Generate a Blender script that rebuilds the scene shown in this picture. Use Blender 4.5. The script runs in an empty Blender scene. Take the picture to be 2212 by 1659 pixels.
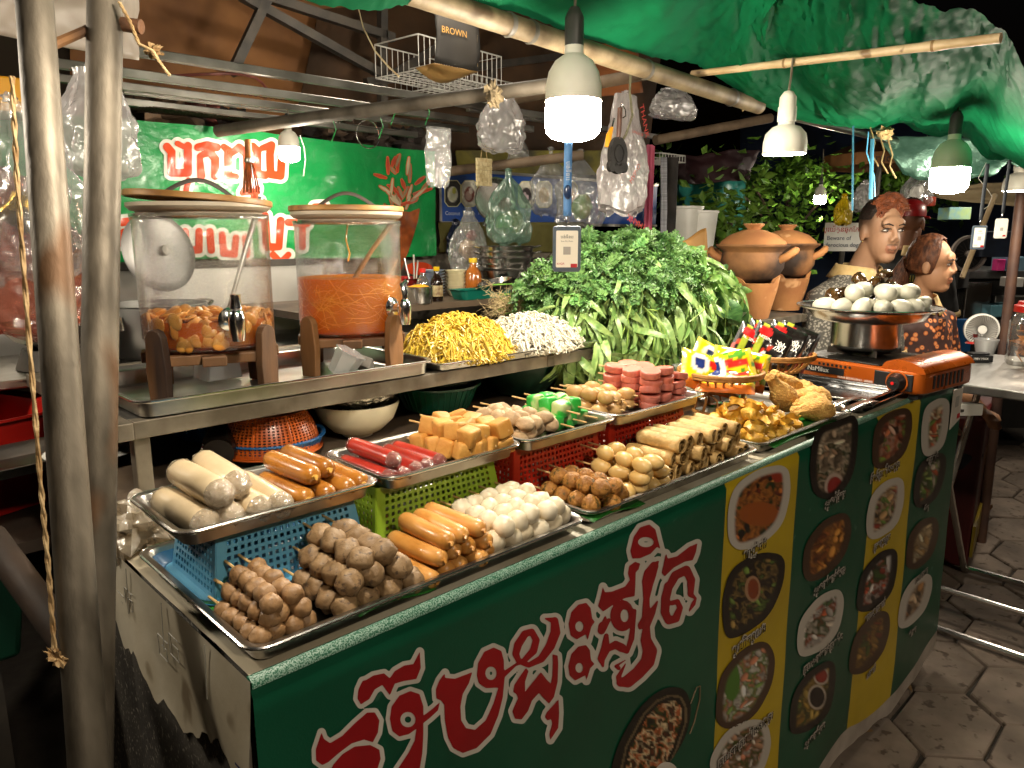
import bpy, math, random
import numpy as np
from mathutils import Vector, Matrix, noise as mn
S = bpy.context.scene
COL = S.collection
R = math.radians
rnd = random.Random(7)

# ------------------------------------------------------------------ camera
FPX, TILT, HEAD = 1600.0, R(11.4), R(46)          # focal length in units of a 2212 px wide frame
CAM = Vector((-0.2535, -0.6046, 1.32))
_c, _s, _hx, _hy = math.cos(TILT), math.sin(TILT), math.cos(HEAD), math.sin(HEAD)
FW = Vector((_c*_hx, _c*_hy, -_s)); UP = Vector((_s*_hx, _s*_hy, _c)); RT = Vector((_hy, -_hx, 0))
cd = bpy.data.cameras.new('camera'); cam = bpy.data.objects.new('camera', cd); COL.objects.link(cam)
cd.sensor_width = 36; cd.lens = FPX*36/2212; cd.clip_start = .01; cd.clip_end = 200
cam.matrix_world = Matrix((RT, UP, -FW)).transposed().to_4x4(); cam.location = CAM
S.camera = cam

# ------------------------------------------------------------------ night sky, exposure
W = bpy.data.worlds.new('World'); S.world = W; W.use_nodes = True
wn = W.node_tree; wn.nodes.clear()
sky = wn.nodes.new('ShaderNodeTexSky'); sky.sky_type = 'NISHITA'; sky.sun_disc = False
sky.sun_elevation = R(-4); sky.sun_rotation = R(200)
bg = wn.nodes.new('ShaderNodeBackground'); bg.inputs[1].default_value = 0.05
wo = wn.nodes.new('ShaderNodeOutputWorld')
wn.links.new(sky.outputs[0], bg.inputs[0]); wn.links.new(bg.outputs[0], wo.inputs[0])
S.view_settings.view_transform = 'Standard'; S.view_settings.look = 'None'
S.view_settings.exposure = 0.95; S.view_settings.gamma = 1; S.view_settings.use_curve_mapping = False
S.render.engine = 'CYCLES'
S.cycles.use_denoising = True; S.cycles.max_bounces = 7; S.cycles.diffuse_bounces = 3; S.cycles.glossy_bounces = 3; S.cycles.use_adaptive_sampling = True; S.cycles.adaptive_threshold = .025
S.cycles.transparent_max_bounces = 12; S.cycles.caustics_reflective = False; S.cycles.caustics_refractive = False
S.cycles.sample_clamp_indirect = 6
BULB_E = 140.0                                     # radiance of the lit lamp globes

# ------------------------------------------------------------------ layout helpers
def at(u, v, x=None, y=None, z=None, d=None):
    """the point of the place seen at (u, v) in the photograph, on the plane x=, y=, z= or at depth d"""
    r = FW + RT*((u-1106)/FPX) + UP*((829.5-v)/FPX)
    t = (x-CAM.x)/r.x if x is not None else (y-CAM.y)/r.y if y is not None else (z-CAM.z)/r.z if z is not None else d
    return CAM + r*t

def tagp(o, label=None, cat=None, group=None, kind=None):
    if label: o['label'] = label
    if cat: o['category'] = cat
    if group: o['group'] = group
    if kind: o['kind'] = kind
    return o

def thing(name, label, cat, loc=(0, 0, 0), rz=0, group=None):
    o = bpy.data.objects.new(name, None); COL.objects.link(o)
    o.location = loc; o.rotation_euler = (0, 0, rz); o.empty_display_size = .02
    return tagp(o, label, cat, group)

def dup(root, loc=None, rz=None, label=None, group=None, scale=None):
    def cp(o, parent):
        c = o.copy(); COL.objects.link(c); c.parent = parent
        for ch in list(o.children): cp(ch, c)
        return c
    r = cp(root, None)
    if loc is not None: r.location = loc
    if rz is not None: r.rotation_euler = (0, 0, rz) if not hasattr(rz, '__len__') else rz
    if scale is not None: r.scale = (scale,)*3 if not hasattr(scale, '__len__') else scale
    if label: r['label'] = label
    if group: r['group'] = group
    return r

ORD = ['first', 'second', 'third', 'fourth', 'fifth', 'sixth', 'seventh', 'eighth', 'ninth', 'tenth', 'eleventh', 'twelfth', 'thirteenth', 'fourteenth', 'fifteenth', 'sixteenth', 'seventeenth', 'eighteenth', 'nineteenth', 'twentieth']

def fbm(x, y, z=0, o=3):
    return mn.fractal(Vector((x, y, z)), 1.0, 2.0, o)

class MB:
    def __init__(s): s.v = []; s.f = []
    def add(s, v, f):
        b = len(s.v); s.v += [tuple(p) for p in v]; s.f += [tuple(b+i for i in q) for q in f]; return s
    def box(s, a, b, taper=0):
        (x0, y0, z0), (x1, y1, z1) = a, b; t = taper
        s.add([(x0, y0, z0), (x1, y0, z0), (x1, y1, z0), (x0, y1, z0), (x0+t, y0+t, z1), (x1-t, y0+t, z1), (x1-t, y1-t, z1), (x0+t, y1-t, z1)],
              [(3, 2, 1, 0), (4, 5, 6, 7), (0, 1, 5, 4), (1, 2, 6, 5), (2, 3, 7, 6), (3, 0, 4, 7)]); return s
    def bar(s, p, q, w, h=None, up=(0, 0, 1)):
        """square bar from p to q"""
        p, q = Vector(p), Vector(q); h = h or w; d = (q-p).normalized()
        a = d.cross(Vector(up)); a = a.normalized() if a.length > 1e-4 else Vector((1, 0, 0)); b = a.cross(d).normalized()
        vs = [e+a*(i*w/2)+b*(j*h/2) for e in (p, q) for i, j in ((-1, -1), (1, -1), (1, 1), (-1, 1))]
        return s.add(vs, [(0, 1, 2, 3), (7, 6, 5, 4), (0, 4, 5, 1), (1, 5, 6, 2), (2, 6, 7, 3), (3, 7, 4, 0)])
    def tube(s, pts, r, n=8, cap=True, flat=1.0):
        pts = [Vector(p) for p in pts]; m = len(pts); rs = r if hasattr(r, '__len__') else [r]*m
        a = None; b0 = len(s.v); vs = []; fs = []
        for i, p in enumerate(pts):
            d = (pts[min(i+1, m-1)]-pts[max(i-1, 0)])
            d = d.normalized() if d.length > 1e-9 else Vector((0, 0, 1))
            if a is None: a = d.cross(Vector((0.31, 0.17, .93)));
            else: a = a - d*a.dot(d)
            if a.length < 1e-4: a = d.cross(Vector((1, .2, 0)))
            a.normalize(); b = d.cross(a)
            for k in range(n):
                t = 2*math.pi*k/n; vs.append(p+a*(math.cos(t)*rs[i])+b*(math.sin(t)*rs[i]*flat))
        for i in range(m-1):
            for k in range(n):
                k2 = (k+1) % n; fs.append((i*n+k, i*n+k2, (i+1)*n+k2, (i+1)*n+k))
        if cap: fs.append(tuple(range(n))[::-1]); fs.append(tuple((m-1)*n+k for k in range(n)))
        return s.add(vs, fs)
    def lathe(s, prof, n=24, c=(0, 0, 0), rad=None, closed=False):
        """profile [(r, z)...] turned about z; rad(angle, z) scales the radius"""
        vs = []; fs = []; m = len(prof)
        for r, z in prof:
            for k in range(n):
                t = 2*math.pi*k/n; q = r*(rad(t, z) if rad else 1)
                vs.append((c[0]+q*math.cos(t), c[1]+q*math.sin(t), c[2]+z))
        for i in range(m-1 if not closed else m):
            i2 = (i+1) % m
            for k in range(n):
                k2 = (k+1) % n; fs.append((i*n+k, i*n+k2, i2*n+k2, i2*n+k))
        return s.add(vs, fs)
    def blob(s, c, rr, n=12, m=8, amp=0, fr=3, seed=0, sq=1.0):
        """lumpy ellipsoid; sq<1 gives squarer shapes"""
        rx, ry, rz = rr if hasattr(rr, '__len__') else (rr,)*3; vs = []; fs = []
        pw = lambda q: math.copysign(abs(q)**sq, q)
        vs.append((0, 0, -1))
        for i in range(1, m):
            p = math.pi*i/m-math.pi/2
            for k in range(n):
                t = 2*math.pi*k/n; vs.append((pw(math.cos(p))*pw(math.cos(t)), pw(math.cos(p))*pw(math.sin(t)), pw(math.sin(p))))
        vs.append((0, 0, 1)); L = len(vs)-1
        out = []
        for x, y, z in vs:
            k = 1+amp*fbm(x*fr+seed*7.3, y*fr-seed*3.1, z*fr+seed) if amp else 1
            out.append((c[0]+x*rx*k, c[1]+y*ry*k, c[2]+z*rz*k))
        for k in range(n):
            fs.append((0, 1+(k+1) % n, 1+k)); fs.append((L, 1+(m-2)*n+k, 1+(m-2)*n+(k+1) % n))
        for i in range(m-2):
            for k in range(n):
                a = 1+i*n; fs.append((a+k, a+(k+1) % n, a+n+(k+1) % n, a+n+k))
        return s.add(out, fs)
    def grid(s, fn, nu, nv, cu=False):
        vs = [fn(i/(nu-(0 if cu else 1)), j/(nv-1)) for j in range(nv) for i in range(nu)]; fs = []
        for j in range(nv-1):
            for i in range(nu if cu else nu-1):
                i2 = (i+1) % nu; fs.append((j*nu+i, j*nu+i2, (j+1)*nu+i2, (j+1)*nu+i))
        return s.add(vs, fs)
    def move(s, M):
        s.v = [tuple(M @ Vector(p)) for p in s.v]; return s
    def mesh(s, name):
        me = bpy.data.meshes.new(name); me.from_pydata(s.v, [], s.f); return me
    def build(s, name, m, parent=None, smooth=True, loc=None, rot=None, thick=0, bev=0):
        me = s.mesh(name)
        if m: me.materials.append(m)
        o = bpy.data.objects.new(name, me); COL.objects.link(o)
        if smooth: me.polygons.foreach_set('use_smooth', [True]*len(me.polygons)); me.set_sharp_from_angle(angle=R(42 if smooth is True else smooth))
        if parent: o.parent = parent
        if loc is not None: o.location = loc
        if rot is not None: o.rotation_euler = rot
        if thick:
            md = o.modifiers.new('solid', 'SOLIDIFY'); md.thickness = thick; md.offset = 0
        if bev:
            md = o.modifiers.new('bevel', 'BEVEL'); md.width = bev; md.segments = 2; md.limit_method = 'ANGLE'
        return o

def thingm(mb, name, label, cat, m, group=None, **k):
    return tagp(mb.build(name, m, **k), label, cat, group)

def struct(o): o['kind'] = 'structure'; return o

def rrect(w, d, r, n=5):
    """rounded rectangle outline, centred"""
    pts = []
    for cx, cy, a0 in ((w/2-r, d/2-r, 0), (-w/2+r, d/2-r, 90), (-w/2+r, -d/2+r, 180), (w/2-r, -d/2+r, 270)):
        for i in range(n+1):
            a = R(a0+90*i/n); pts.append((cx+r*math.cos(a), cy+r*math.sin(a)))
    return pts

def sweep(mb, loops, cap0=False, cap1=False):
    """loops: list of equal-length point loops joined into a skin"""
    n = len(loops[0]); vs = [p for L in loops for p in L]; fs = []
    for i in range(len(loops)-1):
        for k in range(n):
            k2 = (k+1) % n; fs.append((i*n+k, i*n+k2, (i+1)*n+k2, (i+1)*n+k))
    if cap0: fs.append(tuple(range(n))[::-1])
    if cap1: fs.append(tuple((len(loops)-1)*n+k for k in range(n)))
    mb.add(vs, fs); return mb

# ------------------------------------------------------------------ materials
_M = {}
def srgb(h):
    h = h.lstrip('#'); c = [int(h[i:i+2], 16)/255 for i in (0, 2, 4)]
    return tuple(((q+.055)/1.055)**2.4 if q > .04045 else q/12.92 for q in c)
def col(c):
    return srgb(c) if isinstance(c, str) else c

def M(name, c1, c2=None, rough=.5, metal=0, sc=18, bump=0, bsc=None, det=4, lo=.35, hi=.65, coat=0, trans=0, alpha=1, sss=0, spec=None, c3=None, sc3=120, f3=.5, rv=.0, stretch=None, attr=None, aniso=0, emis=None):
    """procedural surface: noise between two colours, optional fine speckle c3, bump, per-object brightness jitter rv"""
    if name in _M: return _M[name]
    m = bpy.data.materials.new(name); m.use_nodes = True; t = m.node_tree; N = t.nodes; L = t.links
    b = N['Principled BSDF']
    tc = N.new('ShaderNodeTexCoord'); oi = N.new('ShaderNodeObjectInfo')
    ad = N.new('ShaderNodeVectorMath'); ad.operation = 'ADD'
    ml = N.new('ShaderNodeMath'); ml.operation = 'MULTIPLY'; ml.inputs[1].default_value = 13.7
    L.new(oi.outputs['Random'], ml.inputs[0]); L.new(tc.outputs['Object'], ad.inputs[0]); L.new(ml.outputs[0], ad.inputs[1])
    vec = ad.outputs[0]
    if stretch:
        mp = N.new('ShaderNodeMapping'); mp.inputs['Scale'].default_value = stretch; L.new(vec, mp.inputs[0]); vec = mp.outputs[0]
    def nz(scale, detail=det):
        n = N.new('ShaderNodeTexNoise'); n.inputs['Scale'].default_value = scale; n.inputs['Detail'].default_value = detail; L.new(vec, n.inputs['Vector']); return n
    def mix(fac, a, bb, mode='MIX'):
        x = N.new('ShaderNodeMix'); x.data_type = 'RGBA'; x.blend_type = mode
        for sock, val in ((x.inputs[0], fac), (x.inputs[6], a), (x.inputs[7], bb)):
            if hasattr(val, 'links'): L.new(val, sock)
            elif isinstance(val, (int, float)): sock.default_value = val
            else: sock.default_value = (*val, 1)
        return x.outputs[2]
    def ramp(src, a, z):
        r = N.new('ShaderNodeMapRange'); r.inputs[1].default_value = a; r.inputs[2].default_value = z; L.new(src, r.inputs[0]); return r.outputs[0]
    c = col(c1); out = c
    if attr:
        an = N.new('ShaderNodeAttribute'); an.attribute_name = attr; out = an.outputs['Color']
        if c2 is not None: out = mix(ramp(nz(sc).outputs[0], lo, hi), mix(1.0, out, col(c2), 'MULTIPLY'), out)
    elif c2 is not None: out = mix(ramp(nz(sc).outputs[0], lo, hi), c, col(c2))
    if c3 is not None: out = mix(ramp(nz(sc3, 2).outputs[0], f3, f3+.08), out, col(c3))
    if rv:
        r = N.new('ShaderNodeMapRange'); r.inputs[3].default_value = 1-rv; r.inputs[4].default_value = 1+rv*.6
        L.new(oi.outputs['Random'], r.inputs[0]); hs = N.new('ShaderNodeHueSaturation'); L.new(r.outputs[0], hs.inputs['Value'])
        if hasattr(out, 'links'): L.new(out, hs.inputs['Color'])
        else: hs.inputs['Color'].default_value = (*out, 1)
        out = hs.outputs[0]
    if hasattr(out, 'links'): L.new(out, b.inputs['Base Color'])
    else: b.inputs['Base Color'].default_value = (*out, 1)
    b.inputs['Metallic'].default_value = metal
    if c2 is not None and not attr:
        rr = N.new('ShaderNodeMapRange'); rr.inputs[3].default_value = max(.02, rough*.8); rr.inputs[4].default_value = min(1, rough*1.25)
        L.new(nz(sc*2.3).outputs[0], rr.inputs[0]); L.new(rr.outputs[0], b.inputs['Roughness'])
    else: b.inputs['Roughness'].default_value = rough
    b.inputs['Coat Weight'].default_value = coat; b.inputs['Coat Roughness'].default_value = .12
    b.inputs['Transmission Weight'].default_value = trans; b.inputs['Alpha'].default_value = alpha
    if spec is not None: b.inputs['Specular IOR Level'].default_value = spec
    if sss:
        b.inputs['Subsurface Weight'].default_value = sss; b.inputs['Subsurface Radius'].default_value = (.008, .005, .003); b.inputs['Subsurface Scale'].default_value = .6
    if bump:
        bp = N.new('ShaderNodeBump'); bp.inputs['Strength'].default_value = bump; bp.inputs['Distance'].default_value = .004
        L.new(nz(bsc or sc*4).outputs[0], bp.inputs['Height']); L.new(bp.outputs[0], b.inputs['Normal'])
    _M[name] = m; return m

def film(name, tint=(.9, .9, .9), gloss=.3, body=.12, bump=.5, bsc=25, rough=.12, bodycol=None):
    """thin clear plastic film or thin glass: see-through with sheen and a little milky body"""
    if name in _M: return _M[name]
    m = bpy.data.materials.new(name); m.use_nodes = True; t = m.node_tree; N = t.nodes; L = t.links; N.remove(N['Principled BSDF'])
    out = N['Material Output']
    tr = N.new('ShaderNodeBsdfTransparent'); tr.inputs[0].default_value = (*tint, 1)
    df = N.new('ShaderNodeBsdfDiffuse'); tl = N.new('ShaderNodeBsdfTranslucent'); bc = bodycol or (.75, .75, .75)
    df.inputs[0].default_value = (*bc, 1); tl.inputs[0].default_value = (*bc, 1)
    m0 = N.new('ShaderNodeMixShader'); L.new(df.outputs[0], m0.inputs[1]); L.new(tl.outputs[0], m0.inputs[2])
    m1 = N.new('ShaderNodeMixShader'); m1.inputs[0].default_value = body; L.new(tr.outputs[0], m1.inputs[1]); L.new(m0.outputs[0], m1.inputs[2])
    gl = N.new('ShaderNodeBsdfGlossy'); gl.inputs['Roughness'].default_value = rough
    lw = N.new('ShaderNodeLayerWeight'); lw.inputs['Blend'].default_value = .35
    mr = N.new('ShaderNodeMapRange'); mr.inputs[3].default_value = gloss*.25; mr.inputs[4].default_value = gloss*1.6; L.new(lw.outputs['Facing'], mr.inputs[0])
    m2 = N.new('ShaderNodeMixShader'); L.new(mr.outputs[0], m2.inputs[0]); L.new(m1.outputs[0], m2.inputs[1]); L.new(gl.outputs[0], m2.inputs[2])
    if bump:
        tc = N.new('ShaderNodeTexCoord'); nz = N.new('ShaderNodeTexNoise'); nz.inputs['Scale'].default_value = bsc; nz.inputs['Detail'].default_value = 5; nz.inputs['Distortion'].default_value = 1.2
        L.new(tc.outputs['Object'], nz.inputs['Vector']); bp = N.new('ShaderNodeBump'); bp.inputs['Strength'].default_value = bump; bp.inputs['Distance'].default_value = .01
        L.new(nz.outputs[0], bp.inputs['Height']); L.new(bp.outputs[0], gl.inputs['Normal']); L.new(bp.outputs[0], lw.inputs['Normal'])
    L.new(m2.outputs[0], out.inputs[0]); _M[name] = m; return m

def emit(name, c, e):
    if name in _M: return _M[name]
    m = bpy.data.materials.new(name); m.use_nodes = True; N = m.node_tree.nodes; N.remove(N['Principled BSDF'])
    em = N.new('ShaderNodeEmission'); em.inputs[0].default_value = (*c, 1); em.inputs[1].default_value = e
    m.node_tree.links.new(em.outputs[0], N['Material Output'].inputs[0]); _M[name] = m; return m

STEEL = M('stainless_steel', (.62, .6, .57), (.5, .48, .45), rough=.22, metal=1, sc=6, bump=.05, bsc=60)
STEELD = M('worn_steel_tray', (.5, .48, .45), (.3, .28, .25), rough=.3, metal=1, sc=9, bump=.08, bsc=50)
CHROME = M('chrome', (.85, .85, .84), rough=.16, metal=1)
GALV = M('galvanised_pipe', (.42, .4, .36), (.28, .24, .19), rough=.42, metal=.85, sc=11, bump=.15, bsc=90, c3=(.2, .1, .05), sc3=7, f3=.62)
DARKMET = M('dark_painted_steel', (.05, .045, .04), (.09, .075, .06), rough=.55, metal=.4, sc=14, bump=.1)
BLACKP = M('black_plastic', (.012, .012, .013), rough=.35)
WOODST = M('bamboo_stick', '#e0bd85', '#c99f62', rough=.6, sc=60)
WHITEP = M('white_plastic', '#e8e6e0', '#d8d5cc', rough=.35, sc=12)

# ------------------------------------------------------------------ flat print: shapes traced as signed distance on a grid, cut out as a mesh
def sd_field(X, Y, prims):
    """prims: ('s', [(x,y,r)..]) brush stroke, ('p', [(x,y)..], holes) polygon, ('e', cx, cy, rx, ry)"""
    D = np.full(X.shape, 1e9)
    for p in prims:
        if p[0] == 's':
            q = p[1]
            for (x0, y0, r0), (x1, y1, r1) in zip(q[:-1], q[1:]):
                dx, dy = x1-x0, y1-y0; L2 = dx*dx+dy*dy+1e-9
                t = np.clip(((X-x0)*dx+(Y-y0)*dy)/L2, 0, 1)
                D = np.minimum(D, np.hypot(X-x0-t*dx, Y-y0-t*dy)-(r0+(r1-r0)*t))
        elif p[0] == 'e':
            _, cx, cy, rx, ry = p; k = np.hypot((X-cx)/rx, (Y-cy)/ry); D = np.minimum(D, (k-1)*min(rx, ry))
        else:
            loops = [p[1]]+(list(p[2]) if len(p) > 2 else []); d = np.full(X.shape, 1e9); ins = np.zeros(X.shape, bool)
            for q in loops:
                for (x0, y0), (x1, y1) in zip(q, q[1:]+q[:1]):
                    dx, dy = x1-x0, y1-y0; L2 = dx*dx+dy*dy+1e-9
                    t = np.clip(((X-x0)*dx+(Y-y0)*dy)/L2, 0, 1)
                    d = np.minimum(d, np.hypot(X-x0-t*dx, Y-y0-t*dy))
                    if y0 != y1: ins ^= ((Y < y0) != (Y < y1)) & (X < x0+(Y-y0)*dx/(dy if dy else 1e-9))
            D = np.minimum(D, np.where(ins, -d, d))
    return D

def cutout(prims, box, step, iso, place, sub=None):
    """marching squares mesh (MB) of the region where the field < iso; place(x, y) -> 3D; also returns 2D points"""
    x0, y0, x1, y1 = box; nx = int((x1-x0)/step)+2; ny = int((y1-y0)/step)+2
    X, Y = np.meshgrid(x0+step*np.arange(nx), y0+step*np.arange(ny)); D = sd_field(X, Y, prims)-iso
    if sub is not None: D = np.maximum(D, -(sd_field(X, Y, sub[0])-sub[1]))
    ids = {}; pts = []; fs = []
    def vid(key, x, y):
        if key not in ids: ids[key] = len(pts); pts.append((x, y))
        return ids[key]
    neg = D < 0
    cells = np.argwhere(neg[:-1, :-1] | neg[1:, :-1] | neg[:-1, 1:] | neg[1:, 1:])
    for j, i in cells:
        cs = ((j, i), (j, i+1), (j+1, i+1), (j+1, i)); poly = []
        for a in range(4):
            p, q = cs[a], cs[(a+1) % 4]; dp, dq = D[p], D[q]
            if dp < 0: poly.append(vid((p,), X[p], Y[p]))
            if (dp < 0) != (dq < 0):
                t = dp/(dp-dq); poly.append(vid((min(p, q), max(p, q)), X[p]+(X[q]-X[p])*t, Y[p]+(Y[q]-Y[p])*t))
        if len(poly) >= 3: fs.append(poly)
    mb = MB(); mb.add([place(x, y) for x, y in pts], fs); return mb, np.array(pts)

def vnoise(x, y, seed=0):
    xi, yi = np.floor(x), np.floor(y); fx, fy = x-xi, y-yi; fx = fx*fx*(3-2*fx); fy = fy*fy*(3-2*fy)
    h = lambda a, b: np.modf(np.abs(np.sin(a*127.1+b*311.7+seed*74.7)*43758.5453))[0]
    return (h(xi, yi)*(1-fx)+h(xi+1, yi)*fx)*(1-fy)+(h(xi, yi+1)*(1-fx)+h(xi+1, yi+1)*fx)*fy

def paint(o, cols):
    a = o.data.color_attributes.new('print', 'FLOAT_COLOR', 'POINT')
    c = np.ones((len(o.data.vertices), 4), np.float32); c[:, :3] = cols; a.data.foreach_set('color', c.ravel())

PRINT = M('printed_vinyl', (1, 1, 1), rough=.35, attr='print')
PRINTG = M('glossy_printed_packet', (1, 1, 1), rough=.22, attr='print', coat=.4)

def dish(pts, seed, pal, extras=(), sc=.07, ctr=None):
    """colours of a printed photograph of food: speckled patches of a palette plus discs (cx, cy, rx, ry, colour)"""
    x, y = pts[:, 0], pts[:, 1]
    wx = x+8*vnoise(x*.06, y*.06, seed+5); wy = y+8*vnoise(x*.06, y*.06, seed+9)
    a = vnoise(wx*sc, wy*sc, seed)*.65+vnoise(wx*sc*2.7, wy*sc*2.7, seed+1)*.35
    a = np.clip((a-.2)/.6, 0, .999); P = np.array([col(p) for p in pal]); k = a*(len(P)-1); i = k.astype(int); f = (k-i)[:, None]
    c = P[i]*(1-f)+P[np.minimum(i+1, len(P)-1)]*f
    c = c*(.55+.9*vnoise(wx*sc*4, wy*sc*4, seed+3))[:, None]
    for cx, cy, rx, ry, cc in extras:
        k = np.hypot((x-cx)/rx, (y-cy)/ry); m = np.clip((1.05-k)/.1, 0, 1)[:, None]
        c = c*(1-m)+np.array(col(cc))*m*(.8+.4*vnoise(x*.2, y*.2, seed+7))[:, None]
    return np.clip(c, 0, 1)

def pieces(c, pts, pal, seed, n, rmin, rmax):
    """scatter small shaded food pieces over a printed picture"""
    r = random.Random(seed); x, y = pts[:, 0], pts[:, 1]; x0, x1, y0, y1 = x.min(), x.max(), y.min(), y.max()
    for _ in range(n):
        cx, cy = r.uniform(x0, x1), r.uniform(y0, y1); rx, ry = r.uniform(rmin, rmax), r.uniform(rmin, rmax)*.5; a = r.uniform(0, 3.14); ca, sa = math.cos(a), math.sin(a)
        u, v = (x-cx)*ca+(y-cy)*sa, (y-cy)*ca-(x-cx)*sa; k = np.hypot(u/rx, v/ry); m = np.clip((1.15-k)/.3, 0, 1)[:, None]
        cc = np.array(col(r.choice(pal)))*r.uniform(.6, 1.5); sh = np.clip(1.1-.55*(v/ry)-.5*k**4, .25, 1.6)[:, None]
        c = c*(1-m)+cc*sh*m
    return np.clip(c, 0, 1)

def textmesh(name, s, size, m, parent=None, M4=None, extrude=0.0, align='CENTER', offset=0):
    cu = bpy.data.curves.new(name, 'FONT'); cu.body = s; cu.size = size; cu.align_x = align; cu.align_y = 'CENTER'; cu.extrude = extrude; cu.resolution_u = 3; cu.offset = offset
    o = bpy.data.objects.new(name, cu); COL.objects.link(o)
    me = bpy.data.meshes.new_from_object(o.evaluated_get(bpy.context.evaluated_depsgraph_get()))
    bpy.data.objects.remove(o); bpy.data.curves.remove(cu)
    me.materials.clear(); me.materials.append(m)
    if M4 is not None: me.transform(M4)
    o = bpy.data.objects.new(name, me); COL.objects.link(o)
    if parent: o.parent = parent
    return o
# ------------------------------------------------------------------ ground, paving
CT = .92                                            # counter top height
g = MB().grid(lambda a, b: (-20+60*a, -20+60*b, -.03), 2, 2).build('ground', M('dark_ground', (.05, .042, .034), (.03, .026, .022), rough=.9, sc=3, bump=.4, bsc=30)); struct(g)
pav = MB().box((-6, -6, -.026), (9, 9, -.012)).build('pavement', M('paving_joint_dirt', (.05, .04, .03), (.03, .022, .017), rough=.95, sc=9, bump=.5)); struct(pav)
PAV = M('concrete_paver', '#8a7a6c', '#6a5d52', rough=.8, sc=7, bump=.5, bsc=45, c3='#54463a', sc3=30, f3=.6, rv=.18)
def paver_mesh():
    hx, hy, e = .191, .1105, .048                      # elongated hexagon
    out = [(-hx, 0), (-e-.05, -hy), (e+.05, -hy), (hx, 0), (e+.05, hy), (-e-.05, hy)]
    mb = MB(); L = []
    for k, z in ((1, -.012), (.985, -.002), (.955, .002)):
        L.append([(x*k, y*k, z) for x, y in out])
    sweep(mb, L, False, True); return mb
pm = paver_mesh().mesh('paver'); pm.materials.append(PAV)
n = 0
for i in range(-1, 22):
    for j in range(-14, 18):
        x = 1.3+i*.289; y = -1.7+j*.2245+(i % 2)*.11225
        if x < 1.0 or x > 8 or y > 1.6 or y < -2.2 or (x < 2.1 and y > .5): continue
        if abs(x-2.9)+abs(y+.1) > 3.05 or n >= 300: continue
        o = bpy.data.objects.new('paver', pm); COL.objects.link(o); o.parent = pav
        o.location = (x, y, rnd.uniform(-.003, .003)); o.rotation_euler = (rnd.uniform(-.01, .01), rnd.uniform(-.01, .01), rnd.uniform(-.03, .03)); o.scale = (rnd.uniform(.97, 1.0), rnd.uniform(.97, 1.0), 1)
        n += 1

# ------------------------------------------------------------------ counter
ct = thing('counter', 'long food counter with a speckled grey side wall under a vinyl cover', 'counter', (0, 0, 0))
CON = M('speckled_terrazzo', '#5a544b', '#3a352f', rough=.75, sc=6, bump=.35, bsc=120, c3='#8d8577', sc3=130, f3=.6)
def cside(a, b):                                    # left wall bends round the back corner
    y = .012+a*.95; x = .02+(max(0, y-.42)**2)*.9*0 + (.0 if y < .4 else (1-math.cos(min(1, (y-.4)/.12)*math.pi/2))*.05)
    return (x+.006*fbm(y*3, b*3), y, .915*b)
MB().grid(cside, 24, 10).build('side_wall', CON, ct, thick=.02)
MB().box((.05, .03, 0), (2.1, .06, .9)).build('front_board', CON, ct, smooth=False)
MB().box((2.08, .03, 0), (2.115, 1.0, .9)).build('end_board', CON, ct, smooth=False)
MB().box((.03, .012, .9), (2.115, 1.02, .917)).build('tabletop', M('grimy_board', '#6b5a48', '#3c3128', rough=.6, sc=5, bump=.25, bsc=40), ct, smooth=False, bev=.004)

# cream vinyl table cover: top strip, rounded front edge, left flap with a ragged hem
VIN = M('cream_tile_vinyl', '#ddd3bd', '#bdb096', rough=.45, sc=7, bump=.12, bsc=80, c3='#8a7a62', sc3=14, f3=.66)
cover = thing('table_cover', 'cream tile-pattern vinyl cover over the counter with a torn left flap', 'table cover', (0, 0, CT))
MB().grid(lambda a, b: (.0+2.118*a, -.004+.55*b, .0015+.0015*fbm(a*40, b*9)), 90, 14).build('top_sheet', VIN, cover)
def flap(a, b):
    y = -.004+.52*a
    dep = .05+.09*min(1, a*3)*0+.045*math.sin(a*2.6+.4)+.035*fbm(a*9, 3)+.03*max(0, 1-a*8)
    dep = max(.03, dep+.05*(1-abs(a-.35)*1.6))
    x = -.004-.004*b+(0 if y < .4 else (1-math.cos(min(1, (y-.4)/.12)*math.pi/2))*.055)
    return (x-.006*math.sin(b*2.2+a*9)*b, y, .002-dep*b-.004*fbm(a*30, b*3)*b)
MB().grid(flap, 60, 10).build('side_flap', VIN, cover)
LIN = M('vinyl_print_grey', '#8d8a80', rough=.5)
for k, (u, v, pts) in enumerate([(0, 0, ((.045, -.03), (.075, -.03), (.075, -.055), (.05, -.055), (.05, -.04), (.066, -.04))), (0, 0, ((.08, -.045), (.11, -.045), (.11, -.07), (.085, -.07), (.085, -.055), (.1, -.055)))]):
    for off in (.12, .27):
        MB().tube([(-.0075-.0008*k, p[0]+off, p[1]) for p in pts], .0006, 4).build('printed_line', LIN, cover)
for y in (.09, .21, .33): MB().tube([(-.0075, y, 0), (-.009, y+.002, -.06)], .0007, 4).build('printed_line', LIN, cover)
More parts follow.
